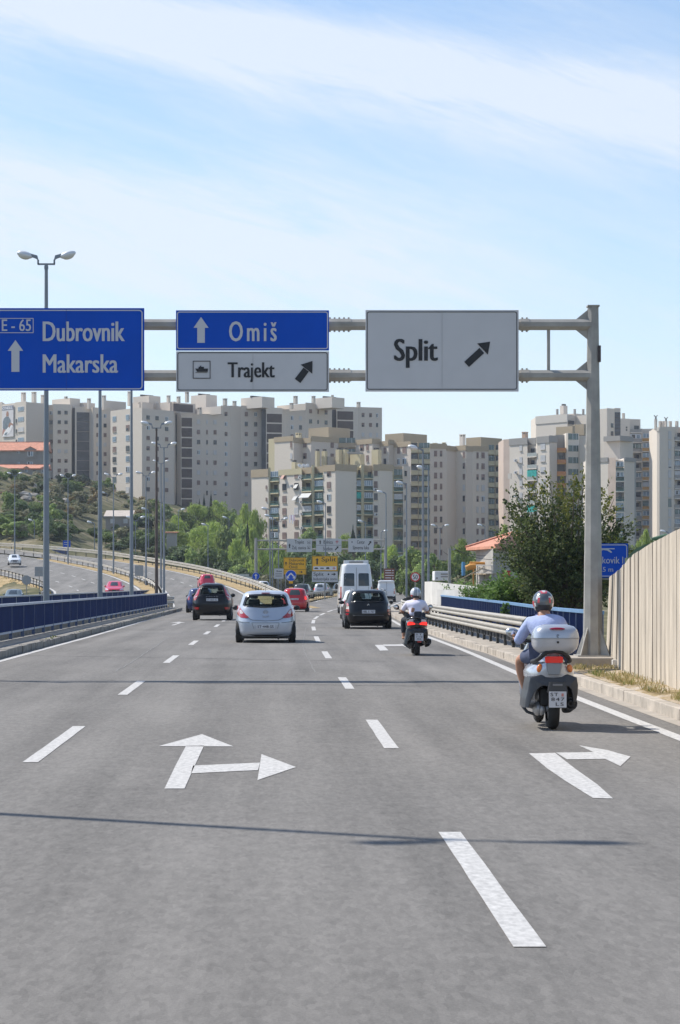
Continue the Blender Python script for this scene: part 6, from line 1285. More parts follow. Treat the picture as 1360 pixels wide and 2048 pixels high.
def lamp(label, X, Y, zb, ztop, kind=2, group=None, sc=1.0, pole=None, rb=.11, rt=.05, rz=0.0):
    root = empty('street_lamp', (X, Y, zb), rz, label, 'street lamp', group); h = ztop-zb; mb = MB(); mb.tube([(0, 0, -.3), (0, 0, h*.5), (0, 0, h-.15*sc)], [rb, (rb+rt)/2, rt], 10); mb.tube([(0, 0, h-.32*sc), (0, 0, h-.2*sc)], rt*1.25, 10); mb.build('pole', pole or LPOLE, root)
    if kind == 2:
        am = MB(); hm = MB(); am.bar((-.31*sc, 0, h-.14*sc), (.31*sc, 0, h-.14*sc), .06*sc)
        for s_ in (-1, 1): am.bar((s_*.29*sc, 0, h-.14*sc), (s_*.29*sc, 0, h+.02*sc), .06*sc); lamphead(hm, am, (s_*.27*sc, 0, h+.08*sc), s_, sc)
        am.build('arm', LPOLE, root)
    else:
        am = MB(); hm = MB(); am.tube([(0, 0, h-.2*sc), (0, 0, h), (kind*.12*sc, 0, h+.03*sc)], .05*sc, 8); lamphead(hm, am, (kind*.05*sc, 0, h+.03*sc), kind, sc); am.build('arm', LPOLE, root)
    hm.build('lamp_head', [LHEAD, LGLS], root); return root
GL = 'double headed lamp posts between the bridges'
H0 = 13.35
for px, Y, lab in ((None, 20.5, 'double headed lamp post nearest the camera, known by its shadow on the road'), (92.5, 82.3, 'tallest looking double headed lamp post, rising above the Dubrovnik sign'), (200, 107, 'lamp post whose head is hidden behind the Dubrovnik sign, left one'), (263, 130.5, 'lamp post whose head is hidden behind the Dubrovnik sign, right one'), (313, 154, 'dark rusty double headed lamp post, highest of the middle cluster')):
    X = -8.6 if px is None else (px-VX)/FP*Y
    lamp(lab, X, Y, -1.0, (13.3 if Y > 50 else H0-.4) if Y < 150 else HC+(VY-852)*Y/FP, 2, GL, .85 if px is None else 1.0, LRUST if Y > 150 else None, .13, .06)
lamp('double headed lamp post just right of the dark rusty one', (328-VX)/FP*190, 190, 0, HC+(VY-892)*190/FP, 2, GL, 1.0)
lamp('single small lamp post between the rusty and the right lamp posts', (322-VX)/FP*225, 225, .3, HC+(VY-925)*225/FP, 2, GL, .75)
GM = 'double headed lamp posts along the climbing median'
for i, (px, yt, Y, zb) in enumerate(((292, 949, 245, 1.6), (227, 952, 276, 2.9), (136, 954, 310, 4.4), (29.5, 949, 335, 5.9))): lamp('double headed lamp post on the climbing median, %s from the right' % ('first', 'second', 'third', 'last')[i], (px-VX)/FP*Y, Y, zb, HC+(VY-yt)*Y/FP, 2, GM, 1.05)
lamp('tall single headed lamp post with the highest head on the right verge', (846-VX)/FP*172, 172, .1, HC+(VY-900)*172/FP, -1, None, 1.35, None, .12, .07)
GRL = 'single headed lamp posts along the right curve'
for i, (px, yt, Y) in enumerate(((857, 939, 201), (813, 969, 231), (772, 987, 262))): lamp('single headed lamp post along the right curve, %s by height' % ('second', 'third', 'fourth')[i], (px-VX)/FP*Y, Y, .2, HC+(VY-yt)*Y/FP, -1, GRL, 1.25, None, .11, .06)
for i, (px, yt, Y, k, zb, lab) in enumerate(((651, 1007, 262, -1, .2, 'lamp post standing behind the yellow Split sign'), (731, 1045, 300, -1, .5, 'lamp post rising behind the Centar sign'), (762, 1064, 330, 1, .6, 'thin short lamp post right of the Centar sign'), (540, 1020, 270, -1, .3, 'left of two close lamp posts beside the second gantry'), (545, 1034, 285, -1, .3, 'right of two close lamp posts beside the second gantry'), (557, 1041, 300, 2, .4, 'double headed lamp post before the balconies of the nearest block'),
                                         (416, 1051, 350, -1, 2.4, 'short lamp post before the green tree cluster'), (357, 1021, 440, 1, 9, 'small lamp post half buried in the pine crowns'), (458, 1037, 440, -1, 8, 'lamp head peeking out of the pine tree tops'), (271, 1038, 380, 2, 6, 'double headed lamp post right of the cottage'), (297, 1020, 400, -1, 8, 'thin lamp post on the scrub slope below the third tower'), (189, 1047, 380, -1, 7, 'thin lamp post left of the cottage'), (69, 1042, 370, -1, 6.5, 'thin lamp post before the green belt trees'),
                                         (880, 1054, 320, 2, .8, 'small double headed lamp post before the tan block'), (970, 1053, 300, -1, .8, 'small single lamp post above the villa roof'), (1338, 1066, 260, -1, 1, 'lamp head just above the concrete wall top'), (214, 987, 520, -1, 20, 'round lamp near the foot of the second tower'))):
    lamp(lab, (px-VX)/FP*Y, Y, zb, HC+(VY-yt)*Y/FP, k, None, 1.2 if Y < 380 else 1.5, None, .09, .05)
# power pole and wire
root = empty('power_pole', P(899, 1170, 140), 0, 'pale concrete power pole beside the white site cabin', 'pole'); mb = MB(); top = P(899, 1096, 140).z-root.location.z
mb.bar((0, 0, -1.8), (0, 0, top), .17, .17); mb.build('pole', HG2, root); mb = MB(); mb.bar((0, 0, top-.1), (.35, 0, top-.1), .06); mb.tube([(.3, 0, top-.1), (.3, 0, top+.02)], .05, 6); mb.build('crossarm', STEEL, root)
def wire(a, b, sag, lab):
    a = Vector(a); b = Vector(b); pts = [a.lerp(b, i/12)-Vector((0, 0, sag*4*(i/12)*(1-i/12))) for i in range(13)]; mb = MB(); mb.tube(pts, .018, 5); tag(mb.build('power_wire', BLACKP), lab, 'wire')
wire(P(907, 1097, 140), P(1000, 1118, 148), .25, 'thin wire running from the power pole to the villa')
wire(P(907, 1097, 140), P(970, 1112, 148), .1, 'upper thin wire from the power pole towards the roof edge')
# ------------------------------------------------------------ vehicles
def paint(name, c, metal=.0, rough=.32): return mat(name, c, rough, metal, coat=.7)
GLS = bpy.data.materials.new('car_glass'); GLS.use_nodes = True; _t = GLS.node_tree; _b = _t.nodes['Principled BSDF']; _b.inputs['Base Color'].default_value = (.02, .03, .03, 1); _b.inputs['Roughness'].default_value = .04
_tr = N(_t, 'ShaderNodeBsdfTransparent'); _tr.inputs[0].default_value = (.78, .86, .82, 1); _ms = N(_t, 'ShaderNodeMixShader'); _ms.inputs[0].default_value = .22; _t.links.new(_tr.outputs[0], _ms.inputs[1]); _t.links.new(_b.outputs[0], _ms.inputs[2]); _t.links.new(_ms.outputs[0], _t.nodes['Material Output'].inputs[0]); MATS['car_glass'] = GLS
DGL = mat('dark_glass', (.02, .028, .03), .05, coat=.5); FRIT = mat('glass_border', (.012, .013, .014), .2); RUB = mat('tyre_rubber', (.02, .02, .02), .85, var=.2, scale=20); RIM = mat('rim_silver', (.35, .36, .38), .4, metal=.6); TRIM = mat('trim_black', (.02, .02, .022), .55)
TLR = mat('tail_red', (.42, .01, .015), .15, coat=.8); TLB = mat('tail_red_lit', (.6, .02, .02), .2, emit=(1, .03, .02, 1.2)); TLW = mat('tail_clear', (.62, .55, .52), .15, coat=.8); TLO = mat('tail_orange', (.75, .20, .03), .2, coat=.8); SEATM = mat('seat_cloth', (.03, .032, .038), .9); PLATE = mat('plate_white', (.62, .63, .66), .5); PLT = mat('plate_ink', (.02, .02, .03), .6); HLM = mat('headlamp', (.75, .76, .78), .1, metal=.4)
def lerp_tab(tab, z, j):
    """smooth interpolation of the body table"""
    if z <= tab[0][0]: return tab[0][j]
    for i in range(len(tab)-1):
        a, b = tab[i], tab[i+1]
        if z <= b[0]:
            t = (z-a[0])/(b[0]-a[0]); p = tab[max(0, i-1)]; n = tab[min(len(tab)-1, i+2)]
            def sl(u, v, w): return 0 if u is w else (w[j]-u[j])/(w[0]-u[0])
            m0 = sl(p, a, b)*(b[0]-a[0]); m1 = sl(a, b, n)*(b[0]-a[0]); t2, t3 = t*t, t*t*t
            return (2*t3-3*t2+1)*a[j]+(t3-2*t2+t)*m0+(-2*t3+3*t2)*b[j]+(t3-t2)*m1
    return tab[-1][j]
class Car:
    def __init__(s, name, label, X, Y, z, rz, tab, col, e=4.5, cat='car', sc=1.0, group=None, glass=True, wheels=(.31, .2), wb=(.75, 3.2), nz=34, flip=False):
        """local +y is the driving direction, y=0 the rearmost point; rz=180 for oncoming"""
        s.root = empty(name, (X, Y, z), R(rz), label, cat, group); s.root.scale = (sc, sc, sc); s.tab = tab; s.e = e; s.col = col; s.glass = glass
        s.z0, s.z1 = tab[0][0], tab[-1][0]; s.cut = []; s.nz = nz; s.wh = wheels; s.wb = wb
    def lv(s, z): return [lerp_tab(s.tab, z, j) for j in (1, 2, 3)]
    def rear(s, x, z):
        hw, y0, y1 = s.lv(z); hl = (y1-y0)/2; u = min(.999, abs(x)/hw); return (y0+y1)/2-hl*(1-u**s.e)**(1/s.e)
    def front(s, x, z):
        hw, y0, y1 = s.lv(z); hl = (y1-y0)/2; u = min(.999, abs(x)/hw); return (y0+y1)/2+hl*(1-u**s.e)**(1/s.e)
    def side(s, y, z):
        hw, y0, y1 = s.lv(z); hl = (y1-y0)/2; u = min(.999, abs(y-(y0+y1)/2)/hl); return hw*(1-u**s.e)**(1/s.e)
    def patch(s, name, m, pts, face='rear', off=.008, cuts=3, parent=None, thick=0.0):
        bm = bmesh.new(); vs = [bm.verts.new((a, 0, b)) for a, b in pts]; f = bm.faces.new(vs); bmesh.ops.triangulate(bm, faces=[f]); bmesh.ops.subdivide_edges(bm, edges=bm.edges[:], cuts=cuts, use_grid_fill=True)
        for v in bm.verts:
            a, b = v.co.x, v.co.z
            if face == 'rear': v.co = (a, s.rear(a, b)-off, b+off*.15)
            elif face == 'front': v.co = (a, s.front(a, b)+off, b+off*.3)
            elif face == 'right': v.co = (s.side(a, b)+off, a, b)
            else: v.co = (-s.side(a, b)-off, a, b)
        bmesh.ops.recalc_face_normals(bm, faces=bm.faces)
        me = bpy.data.meshes.new(name); bm.to_mesh(me); bm.free(); me.materials.append(m)
        for p in me.polygons: p.use_smooth = True
        o = bpy.data.objects.new(name, me); COL.objects.link(o); o.parent = parent or s.root; return o
    def window(s, pts, face='rear', see=True, inset=.05, m=None, name='window'):
        cx = sum(p[0] for p in pts)/len(pts); cz = sum(p[1] for p in pts)/len(pts)
        w = max(p[0] for p in pts)-min(p[0] for p in pts); h = max(p[1] for p in pts)-min(p[1] for p in pts)
        ins = [(cx+(x-cx)*(1-2*inset/w), cz+(z-cz)*(1-2*inset/h)) for x, z in pts]
        if see and s.glass:
            s.cut.append((face, [(cx+(x-cx)*(1-inset/w), cz+(z-cz)*(1-inset/h)) for x, z in pts]))
            n = len(pts); bm = bmesh.new(); A = []; off = .009
            def pr(a, b):
                if face == 'rear': return (a, s.rear(a, b)-off, b)
                if face == 'front': return (a, s.front(a, b)+off, b)
                return ((s.side(a, b)+off)*(1 if face == 'right' else -1), a, b)
            k = 5
            def dn(P_): return [(P_[i][0]+(P_[(i+1) % n][0]-P_[i][0])*j/k, P_[i][1]+(P_[(i+1) % n][1]-P_[i][1])*j/k) for i in range(n) for j in range(k)]
            O, I = dn(pts), dn(ins); N_ = len(O); mb = MB(); mb.add([pr(*p) for p in O]+[pr(*p) for p in I], [(i, (i+1) % N_, (i+1) % N_+N_, i+N_) for i in range(N_)]); fr = mb.build('window_border', FRIT, s.root)
            s.patch(name, GLS, ins, face, .007)
        else: s.patch(name, m or DGL, pts, face, .008)
    def body(s):
        e = s.e; nz = s.nz; zs = [s.z0+(s.z1-s.z0)*(1-(1-i/nz)**1.25) for i in range(nz+1)]; rings = []; NR, NS = 22, 26
        for z in zs:
            hw, y0, y1 = s.lv(z); yc = (y0+y1)/2; hl = (y1-y0)/2; f = lambda u: (1-abs(u)**e)**(1/e); C = .955; ring = []
            for i in range(NR+1): u = -C+2*C*i/NR; ring.append((hw*u, yc-hl*f(u), z))
            v0 = -f(C)
            for i in range(1, NS): v = v0+(-2*v0)*i/NS; ring.append((hw*f(v), yc+hl*v, z))
            for i in range(NR+1): u = C-2*C*i/NR; ring.append((hw*u, yc+hl*f(u), z))
            for i in range(1, NS): v = -v0+2*v0*i/NS; ring.append((-hw*f(v), yc+hl*v, z))
            rings.append(ring)
        mb = MB(); mb.loft(rings, 0)
        if s.cut:
            def inside(p, poly):
                c = False; n = len(poly)
                for i in range(n):
                    x1, z1 = poly[i]; x2, z2 = poly[(i+1) % n]
                    if (z1 > p[1]) != (z2 > p[1]) and p[0] < (x2-x1)*(p[1]-z1)/(z2-z1)+x1: c = not c
                return c
            keep = []
            for fi, f_ in enumerate(mb.f):
                if len(f_) > 4: keep.append(fi); continue
                c = sum((Vector(mb.v[i]) for i in f_), Vector())/len(f_); hw, y0, y1 = s.lv(c.z); yc = (y0+y1)/2; nx_ = c.x/hw; ny = (c.y-yc)/((y1-y0)/2); ok = True
                for face, poly in s.cut:
                    if face == 'rear' and ny < -.6 and inside((c.x, c.z), poly): ok = False
                    if face == 'front' and ny > .6 and inside((c.x, c.z), poly): ok = False
                    if face == 'right' and nx_ > .6 and abs(ny) < .98 and inside((c.y, c.z), poly): ok = False
                    if face == 'left' and nx_ < -.6 and abs(ny) < .98 and inside((c.y, c.z), poly): ok = False
                if ok: keep.append(fi)
            mb.f = [mb.f[i] for i in keep]; mb.m = [mb.m[i] for i in keep]; mb.sm = [mb.sm[i] for i in keep]
        o = mb.build('body', s.col, s.root, recalc=not s.cut); s.bodyo = o
        # wheels with rims, arches, underbody
        wr, ww = s.wh; hw = s.lv(.45)[0]
        for y in s.wb:
            for sx in (-1, 1):
                x = sx*(hw-ww/2-.015); m = MB(); prof = [(wr*.62, -ww/2), (wr*.93, -ww/2), (wr, -ww*.36), (wr, ww*.36), (wr*.93, ww/2), (wr*.62, ww/2)]; n = 24
                rg = [[(px_, q*math.cos(2*math.pi*k/n), q*math.sin(2*math.pi*k/n)) for k in range(n)] for q, px_ in prof]; m.loft(rg, 0, caps=False); w = m.build('wheel', RUB, s.root); w.location = (x, y, wr)
                m = MB(); m.tube([(sx*ww*.30, 0, 0), (sx*ww*.42, 0, 0)], wr*.63, 20, 0, smooth=False)
                for k in range(5): a = 2*math.pi*k/5; m.bar((sx*ww*.45, 0, 0), (sx*ww*.45, wr*.58*math.cos(a), wr*.58*math.sin(a)), .05, .04)
                m.build('rim', RIM, w)
                fc = 'right' if sx > 0 else 'left'; R_ = wr*1.13; pts = [(y+R_*math.cos(R(180*i/12)), max(s.z0+.01, wr+R_*math.sin(R(180*i/12)))) for i in range(13)]+[(y-R_, s.z0+.01), (y+R_, s.z0+.01)]
                s.patch('wheel_arch', TRIM, pts, fc, .004, 1)
        m = MB(); hw0, ya, yb = s.lv(s.z0); m.box((0, (ya+yb)/2, s.z0-.02), (hw0*1.7, (yb-ya)*.9, .1)); m.tube([(hw0*.45, .05, s.z0-.06), (hw0*.45, .9, s.z0-.04)], .03, 8); m.build('underbody', TRIM, s.root)
    def seats(s, y, z, hws=(.35,), w=.42):
        mb = MB()
        for sx in (-1, 1):
            for x in hws:
                mb.box((sx*x, y, z+.0), (w, .14, .62), 0, taper=(.8, 1)); mb.box((sx*x, y-.01, z+.42), (w*.55, .1, .2), 0)
        o = mb.build('seat', SEATM, s.root, bevel=.04); m = MB(); hw, ya, yb = s.lv(z-.2); m.box((0, (ya+yb)/2, z-.28), (hw*1.7, (yb-ya)*.8, .04)); m.build('interior_floor', SEATM, s.root)
    def mirror(s, y, z, m, w=.2, h=.14, x=None):
        for sx in (-1, 1):
            x0 = s.side(y, z); mb = MB(); mb.ell((sx*(x0+.12), y, z), (w/2, .07, h/2), 0, 12, 8); mb.bar((sx*(x0-.02), y+.02, z-.03), (sx*(x0+.08), y, z-.02), .05); mb.build('wing_mirror', m, s.root)
    def plate(s, x, z, txt, w=.52, h=.11, face='rear'):
        y = (s.rear(x, z)-.03) if face == 'rear' else (s.front(x, z)+.03); mb = MB(); mb.box((x, y, z), (w, .015, h)); o = mb.build('number_plate', PLATE, s.root); mb = MB()
        if face == 'rear' and txt: put_text(mb, txt, x-w*.44, z-h*.32, x+w*.44, z+h*.34, y-.012, 0, .02)
        elif txt: put_text(mb, txt, -w*.44, -h*.32, w*.44, h*.34, 0, 0, .02); mb.v = [(-a+x, y+.012, c+z) for a, b, c in mb.v]
        mb.build('lettering', PLT, o, recalc=False)
def mir(pts): return [(-x, z) for x, z in pts][::-1]
def hatch_tab(W=.86, H=1.49, L=4.0, belt=.95):
    k = H/1.49; h = W/.86
    return [(.19, .80*h, .16, L-.25), (.26*k, .85*h, .05, L-.08), (.42*k, .858*h, .01, L-.01), (.60*k, .86*h, .01, L), (.74*k, .853*h, .06, L-.1), (.88*k, .835*h, .12, L-.62), (.96*k, .80*h, .15, L-1.0), (1.06*k, .755*h, .20, L-1.22), (1.25*k, .69*h, .31, L-1.62), (1.38*k, .635*h, .42, L-1.92), (1.45*k, .54*h, .58, L-2.15), (1.485*k, .38*h, .85, L-2.5), (1.495*k, .2*h, 1.2, L-2.8)]
# silver hatchback
SILV = paint('silver_blue_paint', (.50, .54, .60), .35, .34)
c = Car('hatchback_car', 'silver blue hatchback with red tail lights in the middle lane', -.36, 66.6, 0, 0, hatch_tab(.885, 1.52), SILV, wheels=(.30, .2), wb=(.62, 3.1))
c.window([(-.62, 1.06), (-.3, 1.03), (0, 1.02), (.3, 1.03), (.62, 1.06), (.67, 1.10), (.60, 1.32), (.53, 1.405), (0, 1.425), (-.53, 1.405), (-.60, 1.32), (-.67, 1.10)], 'rear', True, .045)
c.window([(-.66, 1.06), (.66, 1.06), (.55, 1.40), (-.55, 1.40)], 'front', True)
for f_ in ('left', 'right'): c.window([(.9, 1.06), (2.75, 1.0), (2.2, 1.36), (1.1, 1.40)], f_, True)
c.body(); c.seats(1.9, .95); c.seats(1.15, .66, (.38,), .5)
for q in (0, 1):
    P1 = [(.84, 1.05), (.795, 1.10), (.72, .98), (.60, .84), (.48, .74), (.55, .72), (.72, .73), (.82, .80), (.855, .92)]; P2 = [(.76, .95), (.71, .955), (.64, .86), (.70, .84), (.745, .85)]
    l = c.patch('tail_light', TLR, mir(P1) if q else P1, 'rear', .012, 2); c.patch('reversing_lens', TLW, mir(P2) if q else P2, 'rear', .018, 1, parent=l)
def stroke(c, name, m, pts, w=.008, face='rear', off=.011, close=False):
    mb = MB(); q = []
    for (x0, z0), (x1, z1) in zip(pts, pts[1:]):
        for i in range(7): t = i/6; x, z = x0+(x1-x0)*t, z0+(z1-z0)*t; y = (c.rear(x, z)-off) if face == 'rear' else c.front(x, z)+off; q.append((x, y, z))
    mb.tube(q, w, 5); return mb.build(name, m, c.root)
SEAMM = mat('body_seam', (.10, .11, .12), .6)
stroke(c, 'hatch_seam', SEAMM, [(-.62, .82), (-.5, .72), (-.38, .665), (0, .64), (.38, .665), (.5, .72), (.62, .82)], .006)
stroke(c, 'bumper_crease', SEAMM, [(-.79, .62), (-.46, .585)], .008); stroke(c, 'bumper_crease', SEAMM, [(.79, .62), (.46, .585)], .008); stroke(c, 'bumper_crease', SEAMM, [(-.40, .58), (-.34, .42)], .005); stroke(c, 'bumper_crease', SEAMM, [(.40, .58), (.34, .42)], .005); stroke(c, 'bumper_crease', SEAMM, [(-.40, .583), (.40, .583)], .006)
c.patch('diffuser', TRIM, [(-.56, .25), (-.3, .20), (.3, .20), (.56, .25), (.4, .235), (-.4, .235)], 'rear', .02)
c.patch('brake_light', mat('brake_maroon', (.12, .01, .02), .3), [(-.12, 1.43), (.12, 1.43), (.12, 1.455), (-.12, 1.455)], 'rear', .03, 1)
stroke(c, 'rear_wiper', TRIM, [(.02, 1.03), (-.36, 1.065)], .013, off=.03); stroke(c, 'hatch_handle', mat('handle_silver', (.42, .45, .5), .3, metal=.4), [(-.09, .80), (-.07, .765), (.07, .765), (.09, .80)], .012)
mb = MB(); mb.tube([(.055*math.cos(R(a)), c.rear(0, .90)-.02, .90+.055*math.sin(R(a))) for a in range(0, 361, 20)], .007, 6, caps=False); mb.bar((-.085, c.rear(0, .9)-.02, .90), (.085, c.rear(0, .9)-.02, .90), .012); mb.build('round_badge', RIM, c.root)
c.plate(0, .475, 'ST·448-SS', .53, .115); c.mirror(2.45, 1.0, TRIM, .22, .15)
mb = MB(); mb.tube([(0, .75, 1.5), (0, .55, 1.66)], .006, 5); mb.build('antenna', TRIM, c.root)
# black suv
BLK = mat('black_paint', (.006, .006, .008), .3, 0, coat=.25, spec=.3)
def suv_tab(W=.94, H=1.72, L=4.6): return [(.30, .88*W, .18, L-.3), (.38, .96*W, .08, L-.1), (.55, .98*W, .02, L-.02), (.78, W, .0, L), (.98, .985*W, .06, L-.12), (1.10, .95*W, .10, L-1.0), (1.2, .88*W, .14, L-1.3), (1.4, .77*W, .24, L-1.75), (1.56, .69*W, .34, L-2.1), (1.65, .60*W, .45, L-2.4), (H-.015, .42*W, .75, L-2.7), (H, .2*W, 1.2, L-3.0)]
c = Car('suv_car', 'black suv with tall red tail lights in the left lane', -3.14, 109.0, 0, 0, suv_tab(.965, 1.77), BLK, wheels=(.36, .24), wb=(.85, 3.6))
c.window([(-.60, 1.22), (0, 1.19), (.60, 1.22), (.57, 1.40), (.52, 1.60), (-.52, 1.60), (-.57, 1.40)], 'rear', True, .04); c.window([(-.6, 1.25), (.6, 1.25), (.52, 1.58), (-.52, 1.58)], 'front', True)
for f_ in ('left', 'right'): c.window([(1.0, 1.22), (3.1, 1.15), (2.5, 1.52), (1.2, 1.56)], f_, True)
c.body(); c.seats(2.1, 1.08)
for q in (0, 1):
    P1 = [(.56, 1.61), (.63, 1.61), (.70, 1.42), (.78, 1.24), (.875, 1.12), (.90, .95), (.78, .95), (.69, 1.10), (.63, 1.26), (.58, 1.45)]; P2 = [(.68, 1.18), (.76, 1.14), (.86, 1.07), (.74, 1.10)]
    l = c.patch('tail_light', TLR, mir(P1) if q else P1, 'rear', .014, 2); c.patch('reversing_lens', TLW, mir(P2) if q else P2, 'rear', .02, 1, parent=l); P3 = [(.60, .62), (.86, .65), (.85, .53), (.64, .51)]; c.patch('rear_reflector', TLR, mir(P3) if q else P3, 'rear', .012, 1)
c.plate(.02, .98, 'ST-663-SL', .55, .125); mb = MB(); put_text(mb, 'V O L V O', -.28, 1.115, .30, 1.155, c.rear(0, 1.13)-.03, 0, .02); mb.build('lettering', RIM, c.root, recalc=False)
c.mirror(2.9, 1.18, TRIM, .26, .19); stroke(c, 'roof_spoiler', BLK, [(-.5, 1.64), (.5, 1.64)], .03, off=.04)
# black estate
c = Car('estate_car', 'black estate car with red and white tail lights beside the vans', 3.45, 87.6, 0, 0, [(.18, .76, .22, 4.3), (.26, .87, .08, 4.5), (.45, .915, .0, 4.62), (.66, .92, .0, 4.62), (.82, .905, .05, 4.3), (.95, .87, .08, 3.7), (1.05, .82, .12, 3.4), (1.25, .745, .25, 3.0), (1.40, .68, .38, 2.7), (1.47, .58, .5, 2.4), (1.505, .4, .8, 2.1), (1.515, .2, 1.2, 1.8)], BLK, wheels=(.31, .21), wb=(.8, 3.5))
c.window([(-.66, 1.04), (0, 1.02), (.66, 1.04), (.66, 1.12), (.58, 1.38), (.50, 1.42), (-.50, 1.42), (-.58, 1.38), (-.66, 1.12)], 'rear', True, .045); c.window([(-.66, 1.08), (.66, 1.08), (.55, 1.40), (-.55, 1.40)], 'front', True)
for f_ in ('left', 'right'): c.window([(.8, 1.06), (2.9, 1.02), (2.4, 1.36), (.95, 1.40)], f_, True)
c.body(); c.seats(2.0, .93)
for q in (0, 1):
    for zz, mm, nm in ((((.80, .99), (.92, .99), (.925, .87), (.78, .87)), TLR, 'tail_light'), (((.78, .865), (.925, .865), (.925, .76), (.77, .76)), TLW, 'reversing_lens'), (((.77, .755), (.925, .755), (.925, .65), (.76, .65)), TLR, 'tail_light'), (((.78, .60), (.92, .60), (.91, .53), (.80, .53)), TLR, 'rear_reflector')):
        zz = [(x-.035, z) for x, z in zz]; c.patch(nm, mm, mir(zz) if q else zz, 'rear', .014, 1)
c.plate(0, .665, 'HBL E 767', .50, .13); c.mirror(2.6, 1.0, TRIM, .22, .15); stroke(c, 'bumper_crease', SEAMM, [(-.85, .52), (.85, .52)], .01); stroke(c, 'rear_wiper', TRIM, [(.05, 1.03), (.38, 1.05)], .012, off=.03)
for sx in (-1, 1):
    mb = MB(); mb.tube([(sx*.60, .7, 1.46), (sx*.60, .8, 1.52), (sx*.60, 2.3, 1.52), (sx*.60, 2.45, 1.46)], .018, 6); mb.build('roof_rail', RIM, c.root)
stroke(c, 'badge', RIM, [(-.04, .90), (0, .96), (.04, .90)], .01, off=.02)
mb = MB(); mb.tube([(.02, .7, 1.51), (.02, .5, 1.62)], .006, 5); mb.build('antenna', TRIM, c.root)
# high roof minibus
WHP = paint('white_paint', (.68, .69, .70), 0, .4)
def van_tab(W, H, L, top=.80, rake=.25): return [(.30, W*.9, .18, L-.2), (.42, W*.98, .03, L-.05), (.8, W, .0, L), (1.1, W, .0, L-.25), (H*.5, W*.985, .02, L-.9), (H*.7, W*.93, .08, L-1.5), (H*.86, W*.87, .16, L-1.8), (H*.95, W*top, rake*.9, L-2.1), (H*.985, W*top*.9, rake*1.3, L-2.4), (H, W*top*.6, rake*3, L-2.9)]
c = Car('minibus', 'tall white high roof minibus with two dark rear windows', 4.52, 132.5, 0, 0, van_tab(.99, 2.96, 5.9, .82), WHP, e=7, cat='van', wheels=(.35, .22), wb=(1.2, 4.6), glass=False)
for q in (0, 1): pts = [(.12, 1.62), (.74, 1.62), (.72, 2.30), (.68, 2.36), (.16, 2.36), (.12, 2.30)]; c.window(mir(pts) if q else pts, 'rear', False)
c.body()
for q in (0, 1):
    pts = [(.86, .88), (.985, .88), (.975, 1.58), (.86, 1.58)]; c.patch('tail_light', TLR, mir(pts) if q else pts, 'rear', .014, 1); pts = [(.1, .95), (.11, .95), (.11, 2.55), (.1, 2.55)]
    mb = MB(); sx = -1 if q else 1; mb.box((sx*.97, .06, 1.95), (.07, .12, .1)); mb.box((sx*.99, .1, 1.2), (.06, .12, .1)); mb.build('door_hinge', WHP, c.root)
stroke(c, 'door_seam', SEAMM, [(0, .6), (0, 2.7)], .01); stroke(c, 'bumper', TRIM, [(-.9, .5), (.9, .5)], .07, off=.02); c.plate(-.3, .8, 'ST 921-GD', .5, .11); c.mirror(4.5, 1.6, TRIM, .2, .35)
mb = MB(); mb.box((0, .95, 3.0), (1.42, .9, .22)); mb.box((0, .49, 3.0), (.8, .03, .12), 1); mb.build('roof_cooler', [WHP, mat('cooler_grille', (.35, .33, .3), .7)], c.root, bevel=.05)
